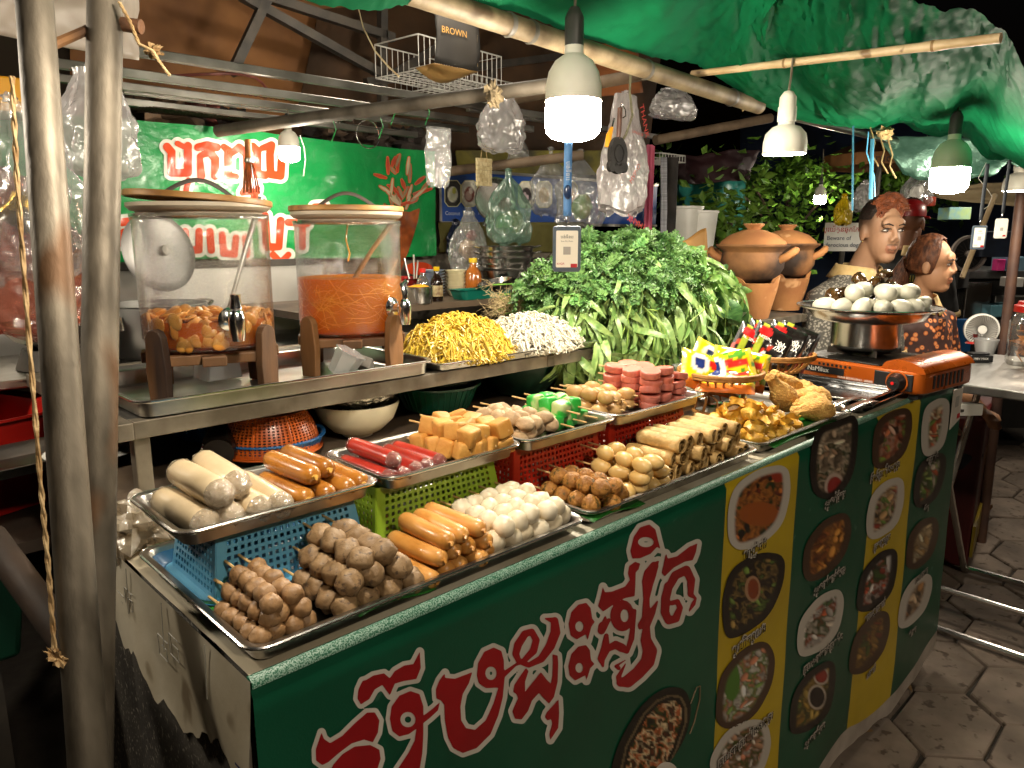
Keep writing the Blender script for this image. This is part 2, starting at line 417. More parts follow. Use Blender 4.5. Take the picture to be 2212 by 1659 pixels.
# crumpled plastic bunched at the back-left corner of the counter
def crump(a, b):
    t = a*2*math.pi; p = b*math.pi-math.pi/2
    k = 1+.75*fbm(math.cos(t)*2.4*math.cos(p)+4, math.sin(t)*2.4*math.cos(p), math.sin(p)*2.4, 5)
    return (.045*k*math.cos(t)*math.cos(p), .06*k*math.sin(t)*math.cos(p), .03*k*math.sin(p))
CRUMP = film('dirty_crumpled_plastic', (.85, .78, .66), .35, .75, .8, 30, .2, (.55, .47, .36))
cp = at(300, 1150, z=.95)
thingm(MB().grid(crump, 30, 18, True), 'plastic_wad', 'grimy crumpled clear plastic tied at the back-left corner of the counter', 'plastic wad', CRUMP, loc=(.03, .40, .945))
thingm(MB().grid(crump, 26, 16, True), 'plastic_wad', 'small torn beige plastic scrap hanging behind the grimy plastic wad', 'plastic wad', CRUMP, loc=(-.0, .47, .90), rot=(.4, 1.2, .6)).scale = (.5, .55, .9)

# ------------------------------------------------------------------ menu banner on the counter front
ban = thing('menu_banner', 'dark green and yellow menu banner with Khmer lettering on the counter front', 'banner', (0, 0, 0))
GRN = M('banner_green', '#0d5138', '#0a4630', rough=.33, sc=4, bump=.06, bsc=400, c3='#4e7a66', sc3=26, f3=.70)
YEL = M('banner_yellow', '#c4a821', '#b0951c', rough=.4, sc=5, bump=.06, bsc=400)
WHT = M('banner_white_print', '#d8cfc4', '#c9bfb3', rough=.4, sc=9)
RED = M('banner_red_print', '#a3141a', '#8f1016', rough=.4, sc=9)
def bx(u, v): return at(u, v, y=-.004).x
XB = [-.004, bx(1565, 1057), bx(1722, 990), bx(1893, 915), bx(1985, 872), 2.121]
def bwave(x, z): return -.0075-.006*max(0, (CT-z))*(1+math.sin(x*7+z*2)*.9) - .004*fbm(x*3, z*2.5)*min(1, (CT-z)*4)
def hem(x): return .105+.05*fbm(x*2.1, 7.7)+.03*math.sin(x*9)*.4-.01*x
def bpt(x, b):
    zb = hem(x); z = CT+.004-(CT-zb)*b
    if b < .02: return (x, .003-.2*b, CT+.0045)
    return (x, bwave(x, z), z)
for i, mt in enumerate((GRN, YEL, GRN, YEL, GRN)):
    MB().grid(lambda a, b: bpt(XB[i]+(XB[i+1]-XB[i])*a, b), 40 if i == 0 else 12, 44).build('banner_panel', mt, ban)
MB().grid(lambda a, b: (lambda p: (p[0], p[1], p[2]-.05*b*(1+.5*fbm(a*11, 2))))(bpt(XB[0]+(XB[5]-XB[0])*a, 1.0)), 70, 4).build('white_hem', M('white_banner_hem', '#b9aea2', '#9a8f83', rough=.6, sc=9), ban)
# pale speckle painted along the folded top edge for light reflected at the bend
EDGE_GLINT = M('edge_glint', '#8aa596', '#1c5a40', rough=.45, sc=700, det=0, lo=.4, hi=.6)
MB().grid(lambda a, b: (-.004+2.125*a, .0-.0085*math.sin(b*1.6), CT+.0058-.009*(1-math.cos(b*1.6))), 60, 6).build('edge_glint_strip', EDGE_GLINT, ban)
# white strip with hand-written number at the left corner
MB().grid(lambda a, b: (-.0045-.0015*math.sin(b*7)-.01*b*a, .002+.028*a, CT-.02-.75*b), 5, 24).build('corner_strip', M('white_tape_strip', '#d9d0c4', '#b8ad9e', rough=.6, sc=14), ban)
INK = M('blue_pen_ink', (.015, .02, .12), rough=.5)
Mt = Matrix.Translation((-.0105, .017, CT-.115)) @ Matrix(((0, 0, -1), (0, -1, 0), (1, 0, 0))).to_4x4().inverted() if False else None
def plane(o, ux, uy): ux = Vector(ux).normalized(); uy = Vector(uy).normalized(); return Matrix((ux, uy, ux.cross(uy))).transposed().to_4x4() if o is None else Matrix.Translation(o) @ Matrix((ux, uy, ux.cross(uy))).transposed().to_4x4()
textmesh('pen_writing', 'KA  237-5-088', .03, INK, ban, plane((-.0125, .016, CT-.18), (0, 0, -1), (0, -1, 0)))

def bplace(dz): 
    def f(u, v):
        p = at(u, v, y=-.0075)
        for _ in range(3): p = at(u, v, y=bwave(p.x, p.z)-dz)
        return p
    return f
A, B = 553, 1106
def c2(*q): return [(A+x/3, 1106+y/3) for x, y in q]
def c3(*q): return [(B+x/3, 1106+y/3) for x, y in q]
def s3(*q): return ('s', [(B+x/3, 1106+y/3, r/3) for x, y, r in q])
def el3(x, y, rx, ry, n=16): return [(B+(x+rx*math.cos(6.283*k/n))/3, 1106+(y+ry*math.sin(6.283*k/n))/3) for k in range(n)]
def el2(x, y, rx, ry, n=16): return [(A+(x+rx*math.cos(6.283*k/n))/3, 1106+(y+ry*math.sin(6.283*k/n))/3) for k in range(n)]
LET = [
 [('p', c2((690,1095),(715,1088),(760,1060),(830,1045),(868,1078),(900,1030),(960,995),(1020,985),(1062,905),(1068,1010),(1040,1082),(960,1095),(900,1112),(868,1188),(820,1120),(770,1150),(735,1212),(680,1247),(658,1210),(665,1150))),
  ('p', c2((868,1340),(880,1260),(930,1190),(1000,1160),(1060,1180),(1085,1260),(1085,1320),(1150,1272),(1192,1232),(1180,1285),(1130,1332),(1085,1368),(1085,1440),(1078,1560),(1062,1659),(1050,1720),(880,1720),(930,1650),(990,1560),(1030,1480),(1040,1405),(990,1440),(930,1455),(885,1420)), [el2(985, 1345, 50, 50)]),
  ('p', c2((425,1428),(440,1470),(480,1498),(560,1450),(640,1370),(720,1300),(770,1298),(800,1350),(790,1430),(758,1492),(700,1475),(620,1500),(540,1560),(470,1620),(430,1640),(390,1610),(388,1540))),
  ('p', c2((470,1720),(500,1640),(560,1570),(640,1520),(740,1510),(800,1540),(808,1600),(770,1720)))],
 [('p', c2((1225,1042),(1225,1075),(1290,1080),(1402,1038),(1380,1110),(1340,1180),(1325,1260),(1330,1350),(1360,1400),(1420,1412),(1490,1350),(1540,1240),(1572,1138),(1490,1142),(1445,1110),(1432,1060),(1440,980),(1480,905),(1540,878),(1590,900),(1606,960),(1608,1030),(1690,975),(1700,985),(1612,1070),(1600,1200),(1570,1320),(1520,1440),(1430,1530),(1340,1562),(1280,1530),(1245,1460),(1225,1350),(1222,1250),(1200,1222),(1170,1210),(1166,1150),(1190,1090)), [el2(1523, 1045, 37, 44)])],
 [s3((10,1000,4),(80,962,18),(140,900,24),(158,830,22),(128,775,20),(85,790,24),(40,860,26),(25,920,22),(45,968,17),(110,992,17),(190,952,24),(248,870,30),(282,780,32),(277,705,24),(212,690,3)),
  ('p', c3((90,1010),(108,1030),(85,1100),(85,1165),(130,1110),(188,1038),(228,1090),(252,1112),(262,1060),(266,960),(262,922),(296,930),(300,980),(296,1100),(272,1200),(240,1242),(200,1200),(175,1172),(130,1222),(104,1290),(62,1345),(20,1340),(3,1290),(40,1205),(30,1180),(8,1168),(16,1120))),
  ('p', c3((225,1300),(260,1262),(302,1213),(306,1300),(300,1400),(248,1478),(243,1440),(262,1370),(255,1342),(230,1350),(215,1330)))],
 [('p', c3((368,725),(385,650),(430,600),(480,588),(510,620),(520,690),(537,712),(515,742),(490,835),(480,792),(420,826),(380,800)), [el3(437, 742, 27, 34)]),
  ('p', c3((366,1000),(385,920),(430,872),(480,862),(505,895),(512,960),(535,985),(508,1012),(482,1094),(476,1058),(410,1092),(374,1060)), [el3(436, 1010, 25, 32)])],
 [('p', c3((590,485),(602,520),(650,515),(735,482),(765,440),(752,400),(760,350),(798,322),(832,335),(820,372),(802,392),(800,470),(795,545),(740,556),(690,575),(640,612),(592,645),(558,612),(575,550))),
  ('p', el3(716, 672, 78, 102), [el3(730, 672, 27, 42)]),
  s3((606,680,6),(580,770,24),(590,740,30),(628,700,12)), s3((612,800,14),(606,890,30),(580,950,24),(590,1000,7)), s3((612,890,20),(672,860,26),(712,880,28),(745,905,14),(775,820,18),(795,640,12))],
 [s3((948,320,5),(922,350,28),(896,400,40),(882,450,38),(872,560,20),(868,690,26),(838,735,22),(830,752,10)), s3((946,575,3),(906,650,24),(872,740,22),(868,830,34),(895,900,46),(880,970,44),(820,1040,40),(750,1098,40),(706,1105,28),(690,1070,16),(738,980,3)), s3((690,1010,14),(672,1000,8),(735,960,3)),
  ('p', c3((768,250),(790,160),(830,100),(890,80),(930,112),(946,180),(962,240),(940,226),(900,270),(830,300),(780,302)), [el3(868, 195, 52, 33)])],
 [('p', c3((998,268),(1010,302),(1070,287),(1150,225),(1202,203),(1192,260),(1172,312),(1120,322),(1050,360),(990,417),(970,395),(985,330))),
  s3((1010,500,24),(1060,410,28),(1130,375,28),(1162,440,26),(1158,535,18),(1192,560,6),(1176,595,14),(1150,642,4)), s3((1015,480,28),(996,560,28),(992,650,28),(1016,705,24),(1062,690,26),(1090,620,18),(1072,580,16),(1036,590,16))]]
allp = [p for L in LET for p in L]
mb, _ = cutout(allp, (640, 1100, 1530, 1680), 3.2, 9.5, bplace(.0012)); mb.build('lettering_outline', WHT, ban, smooth=False)
for L in LET:
    mb, _ = cutout(L, (640, 1100, 1530, 1690), 2.4, 0, bplace(.0024)); mb.build('letter', RED, ban, smooth=False)

PICS = [ # outline (u, v) polygon of the printed food picture, palette, discs, caption
 ([(1575,1100),(1590,1050),(1640,1015),(1700,1005),(1706,1060),(1690,1130),(1650,1170),(1600,1188),(1576,1170)], ['#1c1a14','#2f4a1f','#b5662a','#d98a3a','#7a2f18'], [(1680,1025,14,17,'#a3341c'),(1640,1110,42,26,'#a8571f')], 'បាញ់ឆែវ', (1628,1185)),
 ([(1562,1300),(1580,1230),(1640,1195),(1694,1200),(1690,1260),(1660,1330),(1600,1372),(1568,1378)], ['#15100c','#33241a','#a8884a','#1c140e','#6f8a3c'], [(1626,1272,17,28,'#b58a66'),(1627,1272,12,22,'#8e3d18')], 'ប្រហិតខ្យង', (1615,1378)),
 ([(1550,1520),(1560,1455),(1610,1400),(1655,1385),(1673,1420),(1665,1480),(1630,1545),(1575,1575),(1550,1560)], ['#d9cfc2','#e5dccf','#7fa04c','#d88b66','#c9bdb0'], [(1580,1470,18,44,'#4e7f26')], 'គុយទាវគ្រឿងសមុទ្រ', (1605,1590)),
 ([(1535,1640),(1570,1580),(1620,1556),(1655,1560),(1665,1610),(1640,1680),(1540,1680)], ['#cfc5ba','#b98a6a','#4a6b2a','#d98866','#e0d4c5'], [], None, None),
 ([(1757,960),(1770,925),(1810,912),(1851,895),(1850,960),(1840,1030),(1800,1080),(1760,1068),(1752,1020)], ['#6b5c4a','#c4a98c','#d9c4a8','#2c4a24','#b59070'], [(1803,1052,22,30,'#c9b0a0'),(1804,1054,17,24,'#9e2420')], 'ស្លៃជំចាវ', (1803,1078)),
 ([(1736,1230),(1742,1175),(1780,1125),(1830,1106),(1838,1150),(1820,1205),(1780,1245),(1745,1255)], ['#8a4a1c','#b8702c','#d18c3c','#a05a24','#6a3414'], [], 'ស្លាប់មាន់ចំពារ', (1790,1252)),
 ([(1724,1390),(1730,1340),(1770,1290),(1812,1272),(1822,1300),(1810,1360),(1780,1400),(1730,1420)], ['#d8cfc6','#c9beb4','#b4532c','#3b5a2c','#cdbfae'], [], 'គុយសាច់មាន់គ្រឿង', (1775,1408)),
 ([(1708,1560),(1715,1500),(1750,1450),(1800,1424),(1803,1470),(1790,1540),(1750,1575),(1712,1586)], ['#9a7a2c','#b8923c','#4a5a24','#7a5a20','#c9a850'], [(1774,1460,17,20,'#c8b8a8'),(1774,1460,13,15,'#9c2c1c'),(1765,1506,20,27,'#c8b8a8'),(1765,1506,16,22,'#1d1310')], 'ស្លាបំពង', (1756,1585)),
 ([(1888,960),(1895,915),(1925,890),(1966,882),(1968,930),(1950,985),(1905,1012),(1888,1005)], ['#3a2418','#a04a2c','#c8744c','#d9a890','#6f7f34'], [(1905,1000,12,13,'#88a03c')], 'គីមពីគ្រឿងសមុទ្រ', (1910,1018)),
 ([(1874,1120),(1885,1070),(1915,1040),(1950,1032),(1950,1085),(1935,1135),(1895,1162),(1876,1160)], ['#2e2416','#c49a68','#d9c0a0','#9e3420','#5a7a2c'], [], 'ភ្លាត្រកួន', (1904,1170)),
 ([(1853,1300),(1862,1240),(1900,1195),(1935,1185),(1936,1225),(1925,1280),(1890,1315),(1855,1320)], ['#241e16','#3f5a24','#b8502c','#d9cfc4','#7a2f1c'], [(1925,1210,10,28,'#d9d2cc'),(1928,1260,9,22,'#c4ccb0')], 'បាយឡុកឡាក់', (1888,1318)),
 ([(1837,1425),(1850,1370),(1890,1325),(1918,1322),(1920,1360),(1905,1410),(1870,1450),(1838,1456)], ['#6a4a20','#8f6a2c','#b58a40','#7a2f18','#3f4f1c'], [], 'អាចក់', (1880,1450)),
 ([(1993,930),(2000,880),(2030,862),(2049,866),(2046,920),(2035,965),(2005,985),(1994,975)], ['#c9ab84','#d9c4a4','#c4603c','#6f8f3c','#e0d0b8'], [], 'ឆាគ្រឿង', (2012,990)),
 ([(1976,1060),(1985,1010),(2010,985),(2041,980),(2040,1020),(2025,1070),(1995,1095),(1978,1092)], ['#c8b8a4','#5a7a2c','#3c5420','#b0502c','#8a9a50'], [], 'ម៉ីឆា', (1998,1100)),
 ([(1960,1210),(1965,1160),(1990,1125),(2022,1118),(2026,1150),(2012,1200),(1980,1228),(1962,1225)], ['#b89a6c','#cfb488','#a07a44','#d8c8a8','#7f8a44'], [], 'គុយទាវឆា', (1985,1240)),
 ([(1943,1335),(1950,1290),(1975,1250),(2008,1240),(2012,1265),(1998,1315),(1965,1350),(1944,1356)], ['#5a3a1c','#8a5a2c','#b0804c','#c4a888','#3a2414'], [], 'មឹកឆា', (1962,1362)),
]
CAPW = M('caption_white', '#c9c0b4', rough=.5); CAPK = M('caption_black', '#15100c', rough=.5)
for k, (poly, pal, ex, cap, cpos) in enumerate(PICS):
    for _ in range(3): poly = [q for a_, b_ in zip(poly, poly[1:]+poly[:1]) for q in ((a_[0]*.78+b_[0]*.22, a_[1]*.78+b_[1]*.22), (a_[0]*.22+b_[0]*.78, a_[1]*.22+b_[1]*.78))]
    us = [p[0] for p in poly]; vs = [p[1] for p in poly]
    mb, pts = cutout([('p', poly)], (min(us)-4, min(vs)-4, max(us)+4, max(vs)+4), 2.2, 3.5, bplace(.002))
    o = mb.build('food_picture', PRINT, ban, smooth=False); cc = pieces(dish(pts, k*3.1+1, pal, (), .06)*.6, pts, pal, k, 46, 5, 14)
    for cx, cy, rx, ry, c_ in ex: m_ = np.clip((1.05-np.hypot((pts[:, 0]-cx)/rx, (pts[:, 1]-cy)/ry))/.1, 0, 1)[:, None]; cc = cc*(1-m_)+np.array(col(c_))*m_
    dd = sd_field(pts[:, 0], pts[:, 1], [('p', poly)]); cu, cv_ = sum(us)/len(us), sum(vs)/len(vs)
    edge = np.clip(1+(dd+9)/6, 0, 1)[:, None]; pc0 = np.array(col(['#cfc6ba', '#1b1511', '#4a3220'][(k*7) % 3])); cc = cc*(1-edge)+pc0*edge; paint(o, cc*.85)
    if cap:
        q = at(*cpos, y=-.01); w = .0045*len(cap)*2.0
        o1 = textmesh('caption', cap, .026, CAPW, ban, plane((q.x, bwave(q.x, q.z)-.0045, q.z), (1, 0, 0), (0, 0, 1)), offset=.0022)
        o2 = textmesh('caption', cap, .026, CAPK, ban, plane((q.x, bwave(q.x, q.z)-.0056, q.z), (1, 0, 0), (0, 0, 1)))
# printed black pan of soup, lower middle
pan = [(1315,1690),(1340,1600),(1390,1520),(1440,1485),(1480,1490),(1492,1530),(1480,1590),(1450,1640),(1400,1690)]
for _ in range(3): pan = [q for a_, b_ in zip(pan, pan[1:]+pan[:1]) for q in ((a_[0]*.78+b_[0]*.22, a_[1]*.78+b_[1]*.22), (a_[0]*.22+b_[0]*.78, a_[1]*.22+b_[1]*.78))]
mb, pts = cutout([('p', pan)], (1300, 1470, 1510, 1690), 3, 3, bplace(.002)); o = mb.build('printed_pan', PRINT, ban, smooth=False)
c = dish(pts, 44, ['#0c0a08', '#15110c', '#1d1710', '#100c08'], (), .05)
inner = [(1345,1690),(1362,1615),(1400,1545),(1425,1522),(1448,1512),(1464,1514),(1472,1530),(1472,1560),(1455,1610),(1420,1690)]
sdv = sd_field(pts[:, 0], pts[:, 1], [('p', inner)]); c2_ = dish(pts, 12, ['#1a1a0e', '#33421a', '#b0562c', '#c9b48c', '#1c140c', '#5a2c14'], (), .075)
c = np.where((sdv < 0)[:, None], c2_, c); rim = (np.abs(sdv-9) < 2.2)[:, None]; c = np.where(rim, np.array(col('#6b5a40')), c); paint(o, c)
MB().tube([bplace(.003)(*q) for q in ((1492,1520),(1505,1485),(1512,1482),(1512,1510),(1500,1560),(1490,1585))], .0012, 5).build('printed_handle', M('printed_brass', '#6b5a40', rough=.5), ban)
mb, pts = cutout([('e', 1440, 1680, 28, 34)], (1400, 1640, 1480, 1690), 3, 0, bplace(.003)); mb.build('printed_cup', WHT, ban, smooth=False)
# payment card stuck near the right end, code left blank
q = [at(u, v, y=-.014) for u, v in ((2059, 843), (2080, 835), (2071, 905), (2050, 928))]
pc = thing('payment_card', 'white payment card hanging from the right end of the menu banner', 'card', (0, 0, 0))
MB().add([(p.x, -.016, p.z) for p in q]+[(p.x, -.0145, p.z) for p in q], [(0, 3, 2, 1), (4, 5, 6, 7), (0, 1, 5, 4), (1, 2, 6, 5), (2, 3, 7, 6), (3, 0, 4, 7)]).build('card', WHT, pc, smooth=False)
m_ = (q[0]+q[1]+q[2]+q[3])/4
MB().box((m_.x-.018, -.0168, m_.z+.0), (m_.x+.012, -.0164, m_.z+.03)).build('grey_panel', M('card_grey', '#a8a39c', rough=.6), pc, smooth=False)
MB().box((q[2].x-.03, -.0168, q[2].z+.006), (q[2].x-.004, -.0164, q[2].z+.02)).build('red_corner', M('card_red', '#b8242c', rough=.5), pc, smooth=False)
textmesh('card_word', 'ABA', .018, CAPK, pc, plane((m_.x, -.0172, m_.z+.06), (1, 0, 0), (0, 0, 1)))
# ------------------------------------------------------------------ trays, baskets
def tray(label, x0, x1, y0, y1, z, h=.022, r=.022, mt=None, group='steel food trays', name='serving_tray', lip=.010):
    """pressed steel tray with rolled rim; outer rim size, z = underside, h = height"""
    w, d = x1-x0, y1-y0; cx, cy = (x0+x1)/2, (y0+y1)/2
    t = thing(name, label, 'tray', (cx, cy, z), 0, group)
    def loop(ins, zz): return [(x, y, zz) for x, y in rrect(w-2*ins, d-2*ins, max(.006, r-ins*.6), 5)]
    mb = MB(); sweep(mb, [loop(lip+.012, .001), loop(lip+.004, .004), loop(lip, h-.002), loop(lip-.002, h), loop(.002, h+.0005), loop(0, h-.0015), loop(.0015, h-.004), loop(lip-.0005, h-.003), loop(lip+.002, .003), loop(lip+.012, -.0005)], False, True)
    n = 24; mb.f.append(tuple(range(n))); mb.build('pan', mt or STEELD, t)
    rim = MB(); L = loop(.001, h-.001)
    rim.tube([*L, L[0]], .0017, 6, False).build('rolled_rim', STEEL, t)
    return t

def basket(label, x0, x1, y0, y1, z0, z1, mt, nx, nz, group='upturned plastic sieves', floor=True):
    """upturned plastic sieve basket with real square holes, wide lip at the bottom"""
    t = thing('plastic_basket', label, 'basket', ((x0+x1)/2, (y0+y1)/2, z0), 0, group); w, d, h = x1-x0, y1-y0, z1-z0; tp = h*.14
    def panel(name, P, n, m):
        us = [0]; e = .055
        for i in range(n): us += [e+(1-2*e)*(i+.22)/n, e+(1-2*e)*(i+.78)/n]
        us.append(1); vs = [0]; 
        for j in range(m): vs += [.1+.78*(j+.22)/m, .1+.78*(j+.78)/m]
        vs.append(1); mb = MB(); nu = len(us)
        pts = [P(a, b) for b in vs for a in us]; fs = []
        for j in range(len(vs)-1):
            for i in range(nu-1):
                if i % 2 == 1 and j % 2 == 1: continue
                fs.append((j*nu+i, j*nu+i+1, (j+1)*nu+i+1, (j+1)*nu+i))
        mb.add(pts, fs); return mb.build(name, mt, t, smooth=False, thick=.0022)
    X = lambda s, b: s*(w/2-tp*b); Y = lambda s, b: s*(d/2-tp*b)
    ny = max(4, int(nx*d/w))
    panel('lattice_side', lambda a, b: (X(2*a-1, b), Y(-1, b), h*b), nx, nz)
    panel('lattice_side', lambda a, b: (X(1-2*a, b), Y(1, b), h*b), nx, nz)
    panel('lattice_side', lambda a, b: (X(-1, b), Y(1-2*a, b), h*b), ny, nz)
    panel('lattice_side', lambda a, b: (X(1, b), Y(2*a-1, b), h*b), ny, nz)
    lip = MB(); sweep(lip, [[(x, y, zz) for x, y in rrect(w+o, d+o, .012, 3)] for o, zz in ((0, .004), (.016, .004), (.018, .001), (.016, 0), (0, .001))]); lip.build('rim', mt, t)
    if floor: MB().box((-w/2+tp+.001, -d/2+tp+.001, h-.002), (w/2-tp-.001, d/2-tp-.001, h-.0003)).build('base_plate', mt, t, smooth=False)
    return t

tray('large dull steel tray of meatballs, sausages and white balls at the near corner', 0, .475, 0, .315, CT+.004)
tray('long steel tray of fried balls, fish cakes and spring rolls, middle of the counter front', .487, .955, .005, .31, CT+.004)
tray('steel tray of fried wontons and chicken near the stove', .972, 1.42, .01, .31, CT+.004)
PL = lambda n, c='', c2='': M(n, c, c2, rough=.35, sc=8, coat=.1)
basket('light blue plastic sieve upside down in the near tray', .028, .218, .146, .272, CT+.009, 1.004, PL('blue_sieve', '#6fb6d8', '#5fa6c8'), 20, 7)
basket('lime green plastic sieve upside down behind the white balls', .235, .455, .150, .272, CT+.009, 1.004, PL('lime_sieve', '#a2c23a', '#8fb02f'), 20, 7)
basket('red plastic sieve upside down behind the fried balls', .478, .69, .150, .272, CT+.009, 1.004, PL('red_sieve', '#c8321e', '#ad2716'), 20, 7)
basket('red plastic sieve upside down below the pink patties', .705, .945, .150, .272, CT+.009, 1.004, PL('red_sieve', '', ''), 20, 7)
bt = MB(); sweep(bt, [[(x, y, z) for x, y in rrect(w, d, .02, 4)] for w, d, z in ((.205, .150, 0), (.215, .16, .002), (.232, .178, .014), (.236, .182, .0145), (.218, .164, .0035), (.2, .146, .003))], True, True)
thingm(bt, 'plastic_tray', 'flat darker blue plastic tray under the light blue sieve', 'tray', PL('dark_blue_plastic', '#2a6f9c', '#23608a'), loc=(.128, .212, CT+.0055))
zu = 1.0045
tray('small steel tray of white wrapped rolls and brown sausages on the blue sieve', -.012, .232, .122, .285, zu)
tray('small steel tray of red sausages and tofu cubes on the lime sieve', .236, .474, .120, .282, zu)
tray('small steel tray of fish paste and green cubes on the nearer red sieve', .478, .692, .120, .285, zu)
tray('small steel tray of beige balls and pink patties on the farther red sieve', .696, .965, .122, .285, zu)
# banana leaf scraps lining the trays
LEAFM = M('banana_leaf', '#2f7a2c', '#1f5c22', rough=.4, sc=20, stretch=(1, 8, 1))
for k, (x, y, w, d, lb) in enumerate(((.04, .14, .07, .05, 'bright green banana leaf scrap behind the small meatballs'), (.17, .045, .1, .075, 'green banana leaf under the big meatballs'), (.55, .03, .12, .05, 'green banana leaf under the fried balls'), (1.16, .04, .3, .07, 'green banana leaf under the fried wontons'))):
    thingm(MB().grid(lambda a, b: (w*(a-.5), d*(b-.5), .004*math.sin(a*5+b*3)+.002), 10, 6), 'banana_leaf', lb, 'leaf', LEAFM, 'banana leaf liners', loc=(x, y, CT+.012), thick=.0008)

# ------------------------------------------------------------------ skewers
def ball_mesh(name, rr, mt, amp, fr, seed, n=14, m=10, sq=1.0):
    mb = MB().blob((0, 0, 0), rr, n, m, amp, fr, seed, sq); me = mb.mesh(name); me.materials.append(mt)
    me.polygons.foreach_set('use_smooth', [True]*len(me.polygons)); return me
def stick_mesh(l0, l1):
    me = MB().tube([(0, -l0, 0), (0, l1*.5, .0006), (0, l1, 0)], .0016, 6).mesh('stick'); me.materials.append(WOODST); return me
def skewer(name, label, loc, meshes, part, k, pitch, smesh, rz=0, rx=0, group=None, cat='skewer', jit=.0022):
    t = bpy.data.objects.new(name, None); COL.objects.link(t); t.location = loc; t.rotation_euler = (rx, 0, rz); t.empty_display_size = .01
    tagp(t, label, cat, group)
    o = bpy.data.objects.new('stick', smesh); COL.objects.link(o); o.parent = t
    for i in range(k):
        o = bpy.data.objects.new(part, rnd.choice(meshes)); COL.objects.link(o); o.parent = t
        o.location = (rnd.uniform(-jit, jit), -i*pitch, rnd.uniform(-jit, jit))
        a = rnd.uniform(0, 6.28); o.rotation_euler = (rnd.uniform(-.3, .3), a if part not in ('tofu_cube', 'green_cube') else rnd.uniform(-.3, .3), rnd.uniform(-.3, .3) if part != 'tofu_cube' else rnd.uniform(-.6, .6))
    return t
LAY = ['bottom layer', 'second layer', 'third layer', 'top layer']
def pile(name, what, x0, x1, yb, z0, per, layers, dx, dz, meshes, part, k, pitch, sm, where, group, jz=.05, yj=.006):
    for L in range(layers):
        n = per-L if layers > 1 else per; n = max(1, n)
        for i in range(n):
            x = x0+(x1-x0)*((i+.5*L+.5)/per)
            lb = '%s, %s from left, %s, %s' % (what, ORD[i], 'only layer' if layers == 1 else ('top layer' if L == layers-1 else LAY[L]), where)
            skewer(name, lb, (x+rnd.uniform(-.002, .002), yb+rnd.uniform(-yj, yj), z0+L*dz+rnd.uniform(0, .002)), meshes, part, k, pitch, sm, rnd.uniform(-jz, jz), rnd.uniform(-.04, .015)+.015*L, group)
zt = CT+.008
MS = M('small_meatball', '#a58058', '#8a6742', rough=.5, sc=90, bump=.35, bsc=160, rv=.15, c3='#7a5a40', sc3=220, f3=.62)
MBg = M('big_meatball', '#9c7f5c', '#806443', rough=.55, sc=70, bump=.5, bsc=120, rv=.15, c3='#5f4a38', sc3=150, f3=.6)
ms = [ball_mesh('meatball', .0108, MS, .16, 1.5, s) for s in range(5)]
pile('meatball_skewer', 'skewer of small brown meatballs', .014, .084, .105, zt+.0125, 4, 3, .02, .0165, ms, 'meatball', 5, .0195, stick_mesh(.084, .04), 'near corner pile', 'small meatball skewers')
mbg = [ball_mesh('meatball', .0146, MBg, .26, 1.5, s+9) for s in range(6)]
pile('meatball_skewer', 'skewer of big grey-brown meatballs', .094, .208, .104, zt+.015, 4, 3, .028, .0215, mbg, 'meatball', 4, .0265, stick_mesh(.086, .064), 'beside the orange sausages', 'big meatball skewers', .07)
MW = M('white_fish_ball', '#e3d6bd', '#d3c2a2', rough=.4, sc=60, bump=.2, bsc=110, sss=.0, rv=.08)
mw = [ball_mesh('fish_ball', .0142, MW, .16, 1.3, s+20, 12, 8, .9) for s in range(5)]
pile('fish_ball_skewer', 'skewer of white fish balls', .318, .468, .110, zt+.015, 6, 2, .028, .021, mw, 'fish_ball', 4, .027, stick_mesh(.085, .05), 'right end of the near tray', 'white fish ball skewers')
MF = M('fried_ball', '#b9803a', '#8c5a24', rough=.6, sc=80, bump=.8, bsc=180, rv=.12, c3='#5f4a1c', sc3=130, f3=.58)
mf = [ball_mesh('fried_ball', .0142, MF, .1, 4, s+30, 16, 12) for s in range(4)]
pile('fried_ball_skewer', 'skewer of golden fried balls', .500, .592, .108, zt+.015, 3, 2, .03, .021, mf, 'fried_ball', 4, .0275, stick_mesh(.088, .05), 'left end of the middle tray', 'fried ball skewers')
MO = M('pale_fish_cake', '#dcb877', '#cda560', rough=.35, sc=40, bump=.1, bsc=90, rv=.08)
mo = [ball_mesh('fish_cake', (.0125, .0185, .0118), MO, .05, 1.2, s+40, 14, 10) for s in range(4)]
pile('fish_cake_skewer', 'skewer of oval yellow fish cakes', .598, .698, .106, zt+.012, 4, 3, .026, .0205, mo, 'fish_cake', 3, .036, stick_mesh(.08, .06), 'beside the spring rolls', 'oval fish cake skewers')

